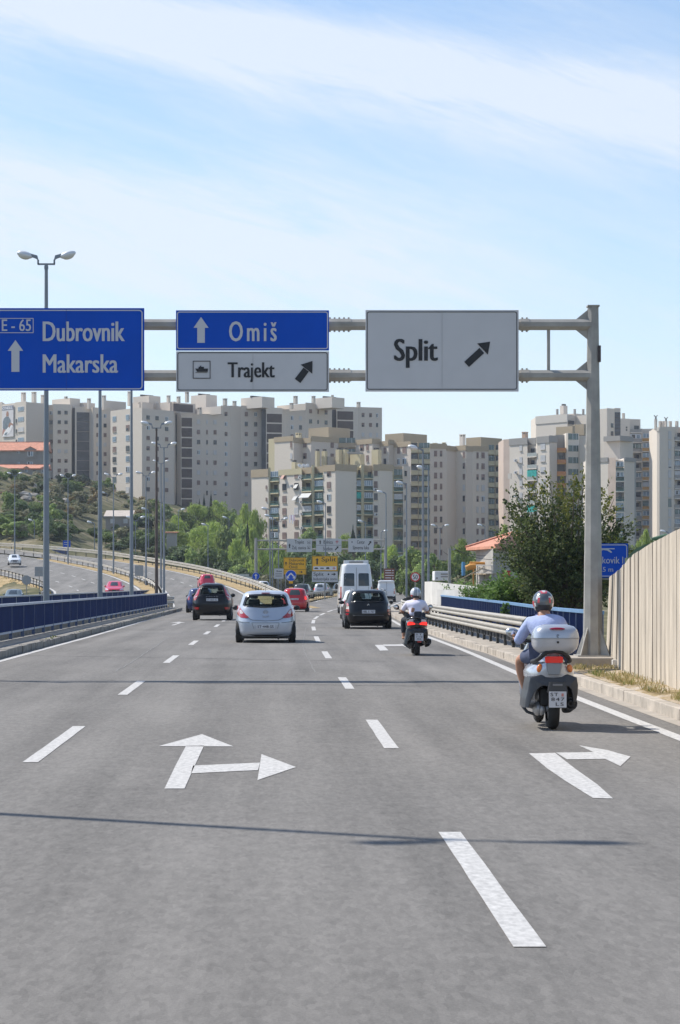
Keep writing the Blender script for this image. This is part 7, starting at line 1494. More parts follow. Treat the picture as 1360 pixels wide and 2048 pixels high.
# small white panel van
c = Car('panel_van', 'small white panel van ahead of the minibus, on the right', 10.05, 214, .1, -4, van_tab(.87, 2.02, 4.6, .88, .12), WHP, e=7, cat='van', wheels=(.31, .2), wb=(.8, 3.6), glass=False)
c.body(); stroke(c, 'door_seam', SEAMM, [(.05, .5), (.05, 1.85)], .012); stroke(c, 'door_handle', TRIM, [(-.28, 1.1), (-.02, 1.1)], .035); stroke(c, 'bumper', TRIM, [(-.8, .45), (.8, .45)], .1, off=.02); c.plate(-.1, .72, 'ST 204-KL', .5, .11)
for q in (0, 1): pts = [(.72, .75), (.86, .75), (.86, 1.25), (.74, 1.25)]; c.patch('tail_light', TLR, mir(pts) if q else pts, 'rear', .014, 1)
c.mirror(3.5, 1.15, TRIM, .22, .25)
def simple(label, X, Y, z, rz, col, W=.85, H=1.48, L=4.0, name='hatchback_car', lit=False, front=False, sc=1.0, plate='ST 552-DA', group=None, tab=None, extra=None):
    c = Car(name, label, X, Y, z, rz, tab or hatch_tab(W, H, L), col, wheels=(.30, .2), wb=(.65, L-.85), glass=False, group=group, nz=26); k = H/1.49; h = W/.86
    c.window([(-.60*h, 1.05*k), (.60*h, 1.05*k), (.50*h, 1.38*k), (-.50*h, 1.38*k)], 'rear', False, m=mat('glass_mid', (.05, .065, .065), .06, coat=.5)); c.window([(-.64*h, 1.03*k), (.64*h, 1.03*k), (.52*h, 1.38*k), (-.52*h, 1.38*k)], 'front', False)
    for f_ in ('left', 'right'): c.window([(.8, 1.04*k), (L-1.3, 1.0*k), (L-1.85, 1.35*k), (1.0, 1.38*k)], f_, False)
    c.body(); m_ = TLB if lit else TLR
    for q in (0, 1):
        pts = [(.62*h, .98*k), (.80*h, 1.0*k), (.835*h, .78*k), (.64*h, .76*k)]; c.patch('tail_light', m_, mir(pts) if q else pts, 'rear', .014, 1)
        pts = [(.50*h, .62*k), (.80*h, .66*k), (.83*h, .80*k), (.62*h, .76*k)]; c.patch('headlight', HLM, mir(pts) if q else pts, 'front', .014, 1)
    c.patch('grille', TRIM, [(-.45*h, .45*k), (.45*h, .45*k), (.42*h, .68*k), (-.42*h, .68*k)], 'front', .01, 1); c.plate(0, .55*k if not lit else .8*k, plate, .5, .11); c.plate(0, .40*k, plate, .5, .11, 'front'); c.mirror(L-1.5, 1.0*k, TRIM if not front else col, .2, .14)
    c.patch('rear_valance', TRIM, [(-.6*h, .24*k), (.6*h, .24*k), (.55*h, .31*k), (-.55*h, .31*k)], 'rear', .012, 1)
    return c
REDP = paint('red_paint', (.50, .012, .018), 0, .25); PINK = paint('faded_red_paint', (.60, .03, .07), 0, .3); NAVY = paint('navy_paint', (.02, .035, .12), .2, .28); DKG = paint('dark_green_grey_paint', (.03, .045, .05), .2, .3); WHC = paint('white_car_paint', (.70, .71, .73), 0, .35); SLV2 = paint('pale_silver_paint', (.48, .50, .53), .3, .35)
c = simple('red hatchback braking right of the silver hatchback', 1.03, 144, 0, -2, REDP, .87, 1.49, 4.0, lit=True, plate='ST 710-LM')
stroke(c, 'exhaust_tip', RIM, [(-.32, .32), (-.22, .32)], .05, off=.03)
simple('dark blue car mostly hidden behind the black suv', -4.72, 139, 0, 0, NAVY, .87, 1.5, 4.2)
ez = lambda A, B, t, Y: mid(A, B, t, Y)
p = mid(EXL, EXR, .42, 236); c = simple('small pinkish red car climbing the exit road beyond the black suv', (415.5-VX)/FP*236, 236, p[2]-.03, 7, PINK, .83, 1.5, 3.8)
simple('white small car squeezed between the estate car and the minibus', 3.92, 112, 0, 0, WHC, .83, 1.45, 3.8)
c = simple('silver minivan far ahead by the yellow signs', (638.5-VX)/FP*262, 262, .30, -14, SLV2, .85, 1.58, 4.1, name='minivan_car', lit=True)
simple('white saloon crossing behind the guardrail, left of the red hatchback', (533-VX)/FP*285, 285, .75, 30, WHC, .86, 1.42, 4.5, name='saloon_car')
simple('dark car beyond the red hatchback by the striped stub', (600-VX)/FP*232, 232, .18, -10, DKG, .88, 1.62, 4.3, name='dark_car')
simple('dark distant car half hidden right of the silver minivan', (668-VX)/FP*320, 320, .55, -60, DKG, .85, 1.42, 4.2, name='distant_car')
V = Car('emergency_van', 'yellow green van parked behind the exit road guardrail', (474-VX)/FP*318, 318, -.1, 60, van_tab(.95, 2.3, 5.0, .85), mat('van_lime', (.55, .58, .05), .5), e=6, cat='van', wheels=(.32, .2), wb=(.9, 4.0), glass=False, nz=18)
V.window([(.8, 1.3), (3.3, 1.3), (3.2, 1.85), (.8, 1.85)], 'left', False); V.body()
# oncoming
p = mid(ONL, ONR, .62, 301); c = simple('white saloon approaching on the oncoming lanes at the far left', -34.9, 304, HC+(VY-1130.3)*302/FP, 188, WHC, .86, 1.42, 4.4, name='saloon_car', front=True)
c.patch('grille_panel', mat('plastic_grey', (.08, .08, .10), .5), [(-.75, .30), (.75, .30), (.78, .62), (-.78, .62)], 'front', .018, 2)
p = mid(ONL, ONR, .55, 214); c = simple('red hatchback approaching just above the far blue railing', (228-VX)/FP*212, 214, p[2]-.09, 182, PINK, .86, 1.48, 3.9, front=True)
c = simple('dark green car approaching on the slip road, roof above the railing', (24-VX)/FP*207, 210, -.15, 182, paint('grey_green_paint', (.12, .15, .155), .3, .3), .87, 1.46, 4.2, name='saloon_car', front=True)
# ------------------------------------------------------------ riders and scooters
def skin(name, verts, edges, radii, m, parent, roots=(0,), lev=1, rr=None):
    me = bpy.data.meshes.new(name); me.from_pydata([tuple(v) for v in verts], edges, []); o = bpy.data.objects.new(name, me); COL.objects.link(o)
    md = o.modifiers.new('s', 'SKIN'); md.use_smooth_shade = True; sv = me.skin_vertices[0].data
    for i, r_ in enumerate(radii): sv[i].radius = r_ if isinstance(r_, tuple) else (r_, r_); sv[i].use_root = i in roots
    sb = o.modifiers.new('d', 'SUBSURF'); sb.levels = lev; sb.render_levels = lev; bpy.context.view_layer.update()
    dg = bpy.context.evaluated_depsgraph_get(); m2 = bpy.data.meshes.new_from_object(o.evaluated_get(dg)); m2.name = name; o.modifiers.clear(); o.data = m2; bpy.data.meshes.remove(me)
    m2.materials.clear(); m2.materials.append(m)
    for p in m2.polygons: p.use_smooth = True
    o.parent = parent; return o
SKN = mat('skin', (.42, .22, .14), .55, var=.08, scale=8); HAIR = mat('hair_dark', (.03, .02, .015), .8)
def hand(verts, edges, radii, wi, grip, sx, inward):
    """palm and five curled fingers round a grip lying along x; wi = index of the wrist vertex"""
    w = Vector(verts[wi]); g = Vector(grip); k = len(verts); palm = g+Vector((0, -.035, .03)); verts.append(palm); radii.append((.038, .024)); edges.append((wi, k))
    for i, (dx, ln) in enumerate(((-.034, .9), (-.012, 1.0), (.011, .96), (.033, .8))):
        a = len(verts); b = g+Vector((dx, .0, .03)); verts += [b, b+Vector((dx*.1, .03*ln, .012)), b+Vector((dx*.12, .045*ln, -.02)), b+Vector((dx*.1, .025*ln, -.048))]
        radii += [.011, .0098, .009, .008]; edges += [(k, a), (a, a+1), (a+1, a+2), (a+2, a+3)]
    a = len(verts); t = palm+Vector((-sx*.038, .005, -.01)); verts += [t, t+Vector((-sx*.014, .02, -.026)), t+Vector((-sx*.008, .042, -.035))]; radii += [.013, .011, .009]; edges += [(k, a), (a, a+1), (a+1, a+2)]
def rider(root, J, shirtm, sleeve, legm, shorts, shoem, shirt_name='shirt', slim=1.0):
    """J: joint positions; mirrored right side follows from its own entries"""
    V_ = [J['pelvis'], J['belly'], J['chest'], J['neck'], J['head'], J['crown']]; Rr = [(.15, .12), (.145, .11), (.17, .115), .055, (.075, .09), (.05, .06)]; E = [(0, 1), (1, 2), (2, 3), (3, 4), (4, 5)]
    for s_ in ('l', 'r'):
        a = len(V_); V_ += [J['sh_'+s_], J['el_'+s_], J['wr_'+s_]]; Rr += [.056, .042, .027]; E += [(2, a), (a, a+1), (a+1, a+2)]; J['wi_'+s_] = a+2
        a = len(V_); V_ += [J['hip_'+s_], J['kn_'+s_], J['ca_'+s_], J['an_'+s_], J['toe_'+s_]]; Rr += [.095, .062, .060, .038, .032]; E += [(0, a), (a, a+1), (a+1, a+2), (a+2, a+3), (a+3, a+4)]
    for s_, sx in (('l', -1), ('r', 1)): hand(V_, E, Rr, J['wi_'+s_], J['grip_'+s_], sx, 0)
    skin('body', V_, E, Rr, SKN, root, (0,), 1)
    # shirt follows the torso
    V2 = [J['pelvis']+Vector((0, -.0, .0)), J['belly'], (J['belly']+J['chest'])/2, J['chest']+Vector((0, 0, .01)), J['neck']-Vector((0, 0, .02))]; R2 = [(.178, .148), (.172, .14), (.182, .142), (.188, .132), (.072, .07)]; E2 = [(0, 1), (1, 2), (2, 3), (3, 4)]
    for s_ in ('l', 'r'):
        a = len(V2); sh, el, wr = J['sh_'+s_], J['el_'+s_], J['wr_'+s_]
        if sleeve > .55: V2 += [sh, el, el.lerp(wr, min(1, (sleeve-.5)*2))]; R2 += [.080, .064, .050]; E2 += [(3, a), (a, a+1), (a+1, a+2)]
        else: V2 += [sh, sh.lerp(el, sleeve*2)]; R2 += [.082, .070]; E2 += [(3, a), (a, a+1)]
    skin(shirt_name, V2, E2, R2, shirtm, root, (0,), 2)
    mb = MB(); c = J['neck']; mb.tube([c+Vector((0, -.005, -.035)), c+Vector((0, .0, .012))], [.072, .062], 14, caps=False); mb.build('collar', shirtm, root)
    V3 = [J['pelvis']-Vector((0, 0, .02))]; R3 = [(.172, .135)]; E3 = []
    for s_ in ('l', 'r'):
        a = len(V3); hp, kn, an = J['hip_'+s_], J['kn_'+s_], J['an_'+s_]
        if shorts: V3 += [hp, hp.lerp(kn, .5), hp.lerp(kn, .82)]; R3 += [.112, .098, .090]; E3 += [(0, a), (a, a+1), (a+1, a+2)]
        else: V3 += [hp, kn, J['ca_'+s_], J['ca_'+s_].lerp(an, .75)]; R3 += [.112, .080, .072, .058]; E3 += [(0, a), (a, a+1), (a+1, a+2), (a+2, a+3)]
    skin('shorts' if shorts else 'trousers', V3, E3, R3, legm, root, (0,), 2)
    for s_ in ('l', 'r'):
        an, to = J['an_'+s_], J['toe_'+s_]; mb = MB(); d = to-an; h = an+Vector((0, -.05, -.055)); mb.loft([[(h.x+u*w, h.y+(to.y+.09-h.y)*t, h.z+(to.z-.02-h.z)*t*.4+v*hh) for u, v in ((-1, 0), (-.8, .8), (0, 1), (.8, .8), (1, 0), (0, -.15))] for t, w, hh in ((0, .022, .03), (.12, .036, .055), (.45, .04, .06), (.75, .045, .045), (.95, .035, .03), (1, .015, .015))], 0); mb.build('shoe', shoem, root)
def helmet(root, c, cols, visor=True, yaw=0.0, r_=(.133, .155, .145)):
    c = Vector(c); mb = MB(); nu, nv = 28, 18; rings = []
    def pat(th, ph):   # graphic bands of the shell, by direction
        d = (math.cos(th)*math.cos(ph), math.cos(th)*math.sin(ph), math.sin(th)); return cols[1](d)
    for i in range(nv+1):
        th = R(-62)+(R(90)-R(-62))*i/nv; ring = []
        for k in range(nu): ph = 2*math.pi*k/nu; kk = 1.0 if th > 0 else 1-.16*(math.sin(-th)**1.5); ring.append(c+Vector((r_[0]*max(.001, max(0.0, math.cos(th))**.92)*math.cos(ph)*kk, r_[1]*max(.001, max(0.0, math.cos(th))**.92)*math.sin(ph)*kk, r_[2]*math.sin(th)*(1.0 if th > 0 else 1.08))))
        rings.append(ring)
    for i in range(nv):
        for k in range(nu):
            th = R(-62)+(R(90)-R(-62))*(i+.5)/nv; ph = 2*math.pi*(k+.5)/nu; fr = math.sin(ph)
            if fr > .72 and R(-48) < th < R(18) : m_ = 3
            else: m_ = pat(th, ph)
            q = [rings[i][k], rings[i][(k+1) % nu], rings[i+1][(k+1) % nu], rings[i+1][k]]; mb.add(q, [(0, 1, 2, 3)], m_, True)
    o = mb.build('helmet', cols[0], root, weld=True); mb = MB(); mb.tube([c+Vector((0, -.02, -.05)), c+Vector((0, -.015, -.12))], [.10, .075], 14); mb.build('helmet_lining', TRIM, o)
    return o
def scooter(name, label, X, Y, main, lower, opts):
    root = empty(name, (X, Y, 0), 0, label, 'scooter')
    # wheels
    for y, r_, w, nm in ((0, .245, .125, 'wheel'), (1.42, .26, .105, 'wheel')):
        mb = MB(); prof = [(r_*.62, -w*.5), (r_*.86, -w*.5), (r_*.97, -w*.3), (r_, 0), (r_*.97, w*.3), (r_*.86, w*.5), (r_*.62, w*.5)]; n = 28
        mb.loft([[(x, q*math.cos(2*math.pi*k/n), q*math.sin(2*math.pi*k/n)) for k in range(n)] for q, x in prof], 0, caps=False); o = mb.build('wheel', RUB, root); o.location = (0, y, r_)
        mb = MB(); mb.tube([(-w*.35, 0, 0), (w*.35, 0, 0)], r_*.60, 20, smooth=False); mb.tube([(-w*.6, 0, 0), (w*.6, 0, 0)], .04, 10); mb.build('rim', RIM, o)
    # tail shell by horizontal slices
    def slices(levels, m, nm, n=32, e=2.6, parent=None):
        rg = []
        for z, hw, y0, y1, xo in levels: yc = (y0+y1)/2; hl = (y1-y0)/2; rg.append([(xo+hw*math.copysign(abs(math.cos(a))**(2/e), math.cos(a)), yc+hl*math.copysign(abs(math.sin(a))**(2/e), math.sin(a)), z) for a in [2*math.pi*k/n for k in range(n)]])
        mb = MB(); mb.loft(rg, 0); return mb.build(nm, m, parent or root)
    slices(opts['tail'], main, 'tail_fairing', e=3.0)
    # dark arch-shaped lower shell
    ox = opts.get('arch'); mb = MB(); out_, in_ = ox; n = len(out_)
    for (yo, yi, sc) in ((0, 0, 1),):
        for i in range(n-1):
            a, b = out_[i], out_[i+1]; c_, d = in_[i], in_[i+1]; Y0, Ym, Y1 = -.13, -.17, .45
            A = [(a[0], Y0, a[1]), (b[0], Y0, b[1]), (d[0], Ym, d[1]), (c_[0], Ym, c_[1])]; B = [(x, Y1, z) for x, _, z in A]
            mb.add(A+B, [(0, 1, 2, 3), (4, 7, 6, 5), (0, 4, 5, 1), (3, 2, 6, 7)], 0, True)
    mb.build('lower_shell', lower, root, bevel=.012)
    mb = MB(); mb.box((0, .2, .38), (.30, .5, .22)); mb.box((0, .62, .34), (.30, .5, .26), taper=(.9, .9)); mb.build('engine', TRIM, root, bevel=.03)
    # floorboard, legshield, front
    slices([(.20, .16, .50, 1.15, 0), (.24, .26, .45, 1.22, 0), (.31, .27, .5, 1.22, 0)], lower, 'floorboard'); slices([(.22, .12, 1.08, 1.25, 0), (.32, .25, 1.10, 1.30, 0), (.6, .27, 1.12, 1.34, 0), (.85, .23, 1.08, 1.28, 0), (.98, .17, 1.02, 1.2, 0)], main, 'leg_shield')
    slices([(.42, .09, 1.25, 1.62, 0), (.5, .09, 1.2, 1.64, 0), (.56, .05, 1.25, 1.55, 0)], main, 'front_mudguard')
    slices([(.62, .17, .1, 1.0, 0), (.72, .18, .12, .98, 0), (.80, .165, .16, .95, 0), (.835, .12, .2, .9, 0)], mat('seat_black', (.025, .025, .027), .7), 'seat')
    mb = MB(); mb.tube([(-.34, .98, 1.0), (-.18, 1.06, 1.0), (0, 1.1, .99), (.18, 1.06, 1.0), (.34, .98, 1.0)], .014, 8); hb = mb.build('handlebar', TRIM, root); mb = MB()
    for sx in (-1, 1): mb = MB(); mb.tube([(sx*.24, 1.03, 1.0), (sx*.38, .955, 1.0)], .019, 8); mb.build('grip', RUB, hb)
    for sx in opts['mirrors']:
        x0, z0 = sx; mb = MB(); s_ = math.copysign(1, x0); mb.tube([(s_*.2, 1.08, 1.0), (x0*.85, 1.12, z0-.06), (x0, 1.12, z0-.02)], [.012, .01, .012], 6); M = Matrix.Rotation(-s_*R(18), 3, 'Y')
        mb.ell((x0, 1.12, z0), (opts.get('mw', .10), .045, .062), 0, 16, 10, M); mo = mb.build('mirror', main if opts.get('mirror_main') else TRIM, root); mb = MB(); mb.ell((x0-s_*-.015, 1.075, z0), (opts.get('mw', .10)*.62, .01, .048), 0, 14, 8, M); mb.build('mirror_glass', mat('mirror_glass', (.5, .5, .5), .03, metal=1.0), mo)
    if opts.get('screen'):
        mb = MB(); rg = []
        for z, hw, y in ((.96, .18, 1.24), (1.12, .26, 1.16), (1.24, .25, 1.08), (1.33, .18, 1.02)): rg.append([(hw*t, y-.10*t*t, z-.02*t*t*(1 if z > 1.3 else 0)) for t in [-1+i/5 for i in range(11)]])
        mb.loft(rg, 0, caps=False, closed=False); mb.build('windscreen', GLS2, root, recalc=False)
    # tail details
    opts['details'](root, slices); return root
GLS2 = bpy.data.materials.new('screen_smoke'); GLS2.use_nodes = True; _t = GLS2.node_tree; _b = _t.nodes['Principled BSDF']; _b.inputs['Base Color'].default_value = (.02, .03, .035, 1); _b.inputs['Roughness'].default_value = .05
_tr = N(_t, 'ShaderNodeBsdfTransparent'); _tr.inputs[0].default_value = (.35, .42, .45, 1); _ms = N(_t, 'ShaderNodeMixShader'); _ms.inputs[0].default_value = .25; _t.links.new(_tr.outputs[0], _ms.inputs[1]); _t.links.new(_b.outputs[0], _ms.inputs[2]); _t.links.new(_ms.outputs[0], _t.nodes['Material Output'].inputs[0])
SILS = mat('scooter_silver', (.50, .53, .58), .26, metal=.45, coat=.6); GREYS = mat('scooter_grey', (.06, .063, .07), .4, metal=.2); BLKS = mat('scooter_black', (.012, .012, .014), .25, coat=.6); CHR = mat('chrome', (.6, .62, .65), .18, metal=.9)
def moto_plate(root, x, z, y, lines, w=.20, h=.185):
    mb = MB(); mb.box((x, y, z), (w, .012, h)); o = mb.build('number_plate', PLATE, root); mb = MB(); n = len(lines)
    for i, (t, a, b) in enumerate(lines): z1 = z+h*.42-h*.3*i; put_text(mb, t, x+w*a, z1-h*.21, x+w*b, z1, y-.01, 0, .012, 1.2)
    mb.build('lettering', PLT, o, recalc=False); mb = MB(); mb.box((x, y+.01, z), (w*1.06, .01, h*1.06)); mb.build('plate_holder', TRIM, o); return o
def det1(root, slices):
    mb = MB(); mb.prism([(-.10, .78), (.10, .78), (.105, .845), (.085, .855), (-.085, .855), (-.105, .845)], -.19, -.13); mb.build('tail_light', mat('tail_bright', (.62, .02, .015), .2, emit=(1, .04, .02, .12)), root, bevel=.008)
    mb = MB(); mb.prism([(-.095, .775), (.095, .775), (.07, .64), (-.07, .64)], -.185, -.10); mb.build('tail_panel', mat('panel_grey', (.25, .27, .30), .35, metal=.4), root, bevel=.01)
    for sx in (-1, 1):
        mb = MB(); mb.ell((sx*.175+.015, -.105, .715), (.034, .03, .05), 0, 14, 10, Matrix.Rotation(sx*R(-14), 3, 'Y')); mb.build('turn_signal', TLO, root)
    mb = MB(); mb.tube([(-.205, .25, .78), (-.19, -.0, .80), (-.155, -.14, .84), (-.09, -.19, .905), (0, -.2, .915), (.09, -.19, .905), (.17, -.14, .84), (.205, 0, .80), (.22, .25, .78)], .026, 10); mb.build('grab_rail', TRIM, root)
    o = moto_plate(root, .03, .362, -.275, [('ST', -.42, .02), ('847', -.38, .38), ('LS', -.12, .34)]); mb = MB(); mb.box((.085, -.284, .415), (.025, .004, .035)); mb.build('plate_crest', mat('crest_red', (.6, .25, .22), .6), o)
    mb = MB(); mb.prism([(-.06, .56), (.12, .56), (.15, .44), (-.08, .44)], -.265, -.1); mb.build('plate_bracket', GREYS, root); mb = MB(); mb.box((.03, -.27, .53), (.11, .02, .022)); mb.build('reflector', mat('reflector_grey', (.2, .2, .21), .3), root)
    mb = MB(); mb.tube([(.215, .55, .20), (.215, .3, .25), (.205, .1, .29), (.20, -.1, .305)], [.04, .075, .085, .08], 16); mb.tube([(.20, -.1, .305), (.20, -.13, .305)], [.06, .035], 14); mb.build('exhaust', TRIM, root); mb = MB(); mb.tube([(.20, -.132, .305), (.20, -.12, .305)], .022, 12); mb.build('exhaust_tip', mat('hole_black', (.002, .002, .002), .9), root)
    mb = MB(); mb.ell((-.165, .06, .24), (.055, .09, .085)); mb.ell((-.12, .04, .235), (.05, .08, .075)); mb.ell((-.15, .12, .38), (.04, .06, .07)); mb.build('engine_cover', mat('cast_alloy', (.48, .48, .49), .4, metal=.5), root)
    mb = MB(); mb.tube([(-.29, .5, .24), (-.26, .3, .19), (-.12, .2, .14)], .018, 8); mb.build('stand', TRIM, root)
    # top case
    def sl(levels, m, nm): return slices(levels, m, nm, 40, 4.0)
    o = sl([(.875, .15, -.14, .16, .03), (.90, .20, -.19, .2, .03), (.94, .245, -.235, .23, .03), (.985, .262, -.25, .24, .03), (1.06, .268, -.255, .245, .03)], mat('case_pale', (.50, .51, .54), .35, metal=.25, coat=.5), 'top_case')
    for nm, lv, m in (('case_lid', [(1.068, .27, -.258, .247, .03), (1.12, .262, -.25, .24, .03), (1.165, .245, -.235, .225, .03), (1.20, .21, -.2, .19, .03), (1.222, .13, -.12, .12, .03)], SILS), ('case_seam', [(1.058, .272, -.262, .25, .03), (1.070, .272, -.262, .25, .03)], mat('seam_silver', (.3, .31, .33), .4, metal=.4))):
        q = sl(lv, m, nm); q.parent = o
    mb = MB(); mb.tube([(.03+.09*t, -.245+.012*t*t, 1.178-.004*t*t) for t in [-1+i/5 for i in range(11)]], [.003, .008, .011, .012, .013, .013, .013, .012, .011, .008, .003], 8); q = mb.build('case_reflector', mat('reflector_maroon', (.35, .01, .05), .2), o)
    mb = MB(); mb.tube([(.035+.013*math.cos(R(a)), -.262, 1.093+.016*math.sin(R(a))) for a in range(50, 320, 20)], .0025, 5); mb.tube([(.022, -.262, 1.09), (.048, -.262, 1.10)], .002, 5); mb.tube([(.035, -.262, 1.02), (.035, -.255, 1.02)], .014, 12); mb.build('case_lock', TRIM, o)
def det2(root, slices):
    for sx in (-1, 1):
        mb = MB(); mb.prism([(sx*.05, .74), (sx*.235, .72), (sx*.225, .80), (sx*.12, .795), (sx*.055, .775)], -.17, -.1); l = mb.build('tail_light', TLB, root, bevel=.01)
        mb = MB(); mb.prism([(sx*.09, .80), (sx*.22, .81), (sx*.19, .86), (sx*.10, .86)], -.15, -.08); mb.build('turn_lens', TLW, l, bevel=.008)
    mb = MB(); mb.box((0, -.15, .755), (.1, .05, .03)); mb.build('tail_light', TLR, root)
    mb = MB(); mb.tube([(-.22, .25, .84), (-.21, 0, .87), (-.12, -.12, .90), (0, -.15, .905), (.12, -.12, .90), (.21, 0, .87), (.22, .25, .84)], .022, 8); mb.build('grab_rail', BLKS, root)
    mb = MB(); mb.box((.02, -.06, .97), (.19, .07, .17)); mb.build('backrest', mat('backrest_navy', (.015, .018, .03), .6), root, bevel=.04)
    moto_plate(root, .035, .45, -.275, [('ST', -.4, .35), ('110', -.3, .38), ('MK', -.25, .3)]); mb = MB(); mb.box((.04, -.275, .335), (.09, .02, .035)); mb.build('reflector', TLR, root)
    mb = MB(); mb.tube([(.25, .55, .22), (.27, .3, .27), (.28, .0, .33), (.28, -.1, .345)], [.035, .065, .07, .065], 14); mb.build('exhaust', TRIM, root); mb = MB(); mb.tube([(.28, -.10, .345), (.28, -.15, .35)], [.07, .055], 16, caps=False); mb.build('exhaust_tip', CHR, root); mb = MB(); mb.ell((-.16, .05, .27), (.07, .1, .10)); mb.ell((-.12, -.02, .27), (.05, .08, .10)); mb.build('engine_cover', mat('engine_black', (.04, .04, .042), .35), root)
    mb = MB(); mb.prism([(-.09, .60), (.14, .60), (.13, .32), (-.05, .32)], -.265, -.1); mb.build('plate_bracket', TRIM, root)
    mb = MB(); mb.tube([(-.30, .5, .28), (-.27, .2, .24), (-.16, .05, .17)], .02, 8); mb.build('stand', TRIM, root)
A1o = [(-.335, .26), (-.325, .36), (-.30, .46), (-.285, .55), (-.27, .615), (-.14, .645), (.02, .65), (.17, .645), (.27, .61), (.285, .52), (.28, .42), (.265, .33)]
A1i = [(-.29, .26), (-.26, .36), (-.22, .44), (-.17, .49), (-.12, .515), (-.05, .50), (.02, .50), (.1, .505), (.17, .505), (.2, .47), (.215, .40), (.225, .33)]
sc1 = scooter('scooter', 'silver scooter with a big top case and plate ST 847 LS', 3.19, 26.75, SILS, GREYS, dict(tail=[(.60, .275, -.14, .95, .0), (.66, .28, -.16, .95, .0), (.72, .245, -.16, .92, .0), (.78, .17, -.17, .9, 0), (.84, .125, -.165, .85, 0), (.875, .095, -.13, .8, 0)], arch=(A1o, A1i), mirrors=[(-.345, 1.10), (.36, 1.08)], mirror_main=True, mw=.09, screen=True, details=det1))
sc2 = scooter('scooter', 'black scooter with a small backrest and lit red tail lights', 3.31, 54.8, BLKS, BLKS, dict(tail=[(.60, .22, -.12, .95, 0), (.68, .25, -.15, .95, 0), (.76, .255, -.165, .92, 0), (.82, .24, -.15, .9, 0), (.86, .20, -.10, .85, 0), (.885, .13, -.05, .8, 0)], arch=([(x*.9, z+.02) for x, z in A1o], [(x*.85, z) for x, z in A1i]), mirrors=[(-.43, 1.14), (.38, 1.14)], mw=.075, screen=False, details=det2))
V3 = lambda x, y, z: Vector((x, y, z))
J = dict(pelvis=V3(0, .42, .90), belly=V3(-.01, .44, 1.02), chest=V3(-.02, .52, 1.18), neck=V3(-.025, .60, 1.33), head=V3(-.03, .67, 1.44), crown=V3(-.03, .66, 1.53),
         sh_l=V3(-.20, .55, 1.235), el_l=V3(-.315, .72, 1.02), wr_l=V3(-.30, .93, 1.03), grip_l=V3(-.31, .985, 1.005), sh_r=V3(.165, .55, 1.235), el_r=V3(.28, .74, 1.02), wr_r=V3(.30, .93, 1.03), grip_r=V3(.31, .985, 1.005),
         hip_l=V3(-.10, .50, .87), kn_l=V3(-.285, .92, .79), ca_l=V3(-.27, .95, .64), an_l=V3(-.21, .94, .40), toe_l=V3(-.21, 1.08, .35), hip_r=V3(.10, .50, .87), kn_r=V3(.24, .92, .78), ca_r=V3(.23, .95, .64), an_r=V3(.2, .94, .40), toe_r=V3(.2, 1.08, .35))
SHB = mat('shirt_blue', (.40, .47, .72), .85, var=.10, scale=14, bump=.3, bscale=25); SHW = mat('shirt_white', (.72, .70, .82), .85, var=.05, scale=10, bump=.3, bscale=22)
r1 = empty('person', (3.19, 26.75, 0), 0, 'person in a light blue shirt and shorts riding the silver scooter', 'person'); rider(r1, J, SHB, .80, mat('shorts_navy', (.075, .09, .15), .9, var=.15, scale=20), True, TRIM)
def g1(d):
    x, y, z = d
    if z < -.12-.25*abs(x) and y < -.1 and abs(x) < .78: return 4
    if y > .55: return 0
    if z > .72 and abs(abs(x)-(z-.62)*.9) < .10 and y < .25: return 1
    if z > .80 and y < .1 and abs(x) < .12: return 2
    if -.1 < z < .42 and .42 < abs(x) < .62 and y < 0: return 1
    if -.1 < z < .46 and .36 < abs(x) < .68 and y < 0: return 2
    if -.75 < z < .15 and abs(x) > .9: return 1
    if z < -.1 and abs(x) > .80: return 2
    if .2 < z < .3 and abs(x) < .35 and y < 0: return 1
    return 0
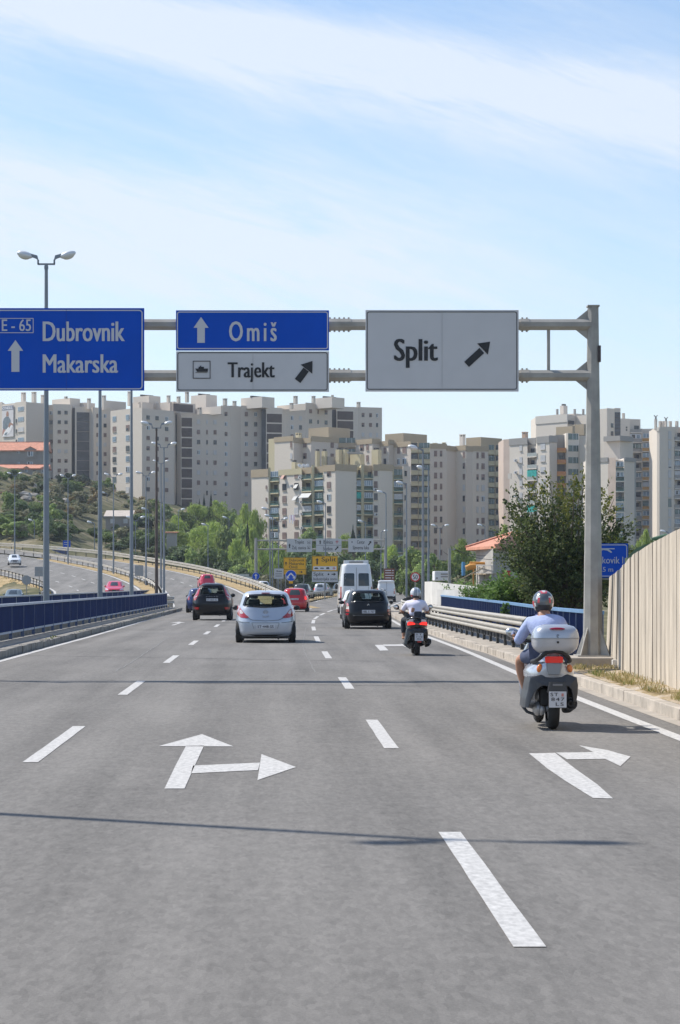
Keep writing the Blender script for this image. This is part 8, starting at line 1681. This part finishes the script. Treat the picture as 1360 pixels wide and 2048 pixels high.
HM1 = [mat('helmet_grey', (.12, .135, .15), .25, metal=.3, coat=.8), mat('helmet_red', (.55, .05, .07), .25, coat=.8), mat('helmet_white', (.62, .62, .60), .25, coat=.8), DGL, TRIM]
hc = J['head']+V3(0, -.005, .035); helmet(r1, hc, (HM1, g1), r_=(.128, .148, .142))
J2 = {k: v.copy() for k, v in J.items() if isinstance(v, Vector)}
J2['chest'].x = J2['neck'].x = J2['head'].x = J2['crown'].x = .01; J2['el_l'] = V3(-.33, .70, 1.03); J2['el_r'] = V3(.31, .72, 1.02); J2['sh_l'].x = -.185; J2['sh_r'].x = .195; J2['kn_l'] = V3(-.27, .86, .84); J2['an_l'] = V3(-.27, .78, .44); J2['ca_l'] = V3(-.28, .84, .68); J2['toe_l'] = V3(-.27, .93, .38); J2['kn_r'] = V3(.25, .86, .84)
r2 = empty('person', (3.31, 54.8, 0), 0, 'person in a white t-shirt and dark trousers riding the black scooter', 'person'); rider(r2, J2, SHW, .42, mat('jeans_dark', (.035, .04, .05), .9, var=.2, scale=20), False, mat('sandal_tan', (.38, .20, .12), .8), 't_shirt')
def g2(d):
    x, y, z = d
    if z < -.35 and y < -.1 and abs(x) < .75: return 4
    if z < -.25 and x < -.6 and y < .3: return 1
    if .18 < x < .45 and z > -.3: return 2
    if x < -.35 and z > -.2: return 2
    return 0
helmet(r2, J2['head']+V3(0, -.005, .035), ([mat('helmet_slate', (.30, .33, .37), .25, metal=.3, coat=.8), HM1[1], mat('helmet_light', (.62, .64, .66), .25, coat=.8), DGL, TRIM], g2), r_=(.132, .15, .148))
# ------------------------------------------------------------ the air between here and the towers
mb = MB(); mb.box((0, 370, 32.5), (900, 800, 67)); hz = mb.build('haze', bpy.data.materials.new('haze_air')); tag(hz, kind='stuff')
m = hz.data.materials[0]; m.use_nodes = True; t = m.node_tree; t.nodes.remove(t.nodes['Principled BSDF']); pv = N(t, 'ShaderNodeVolumePrincipled'); pv.inputs['Color'].default_value = (.80, .88, 1, 1); pv.inputs['Density'].default_value = .00013; pv.inputs['Anisotropy'].default_value = .25
t.links.new(pv.outputs[0], t.nodes['Material Output'].inputs['Volume']); hz.display_type = 'WIRE'
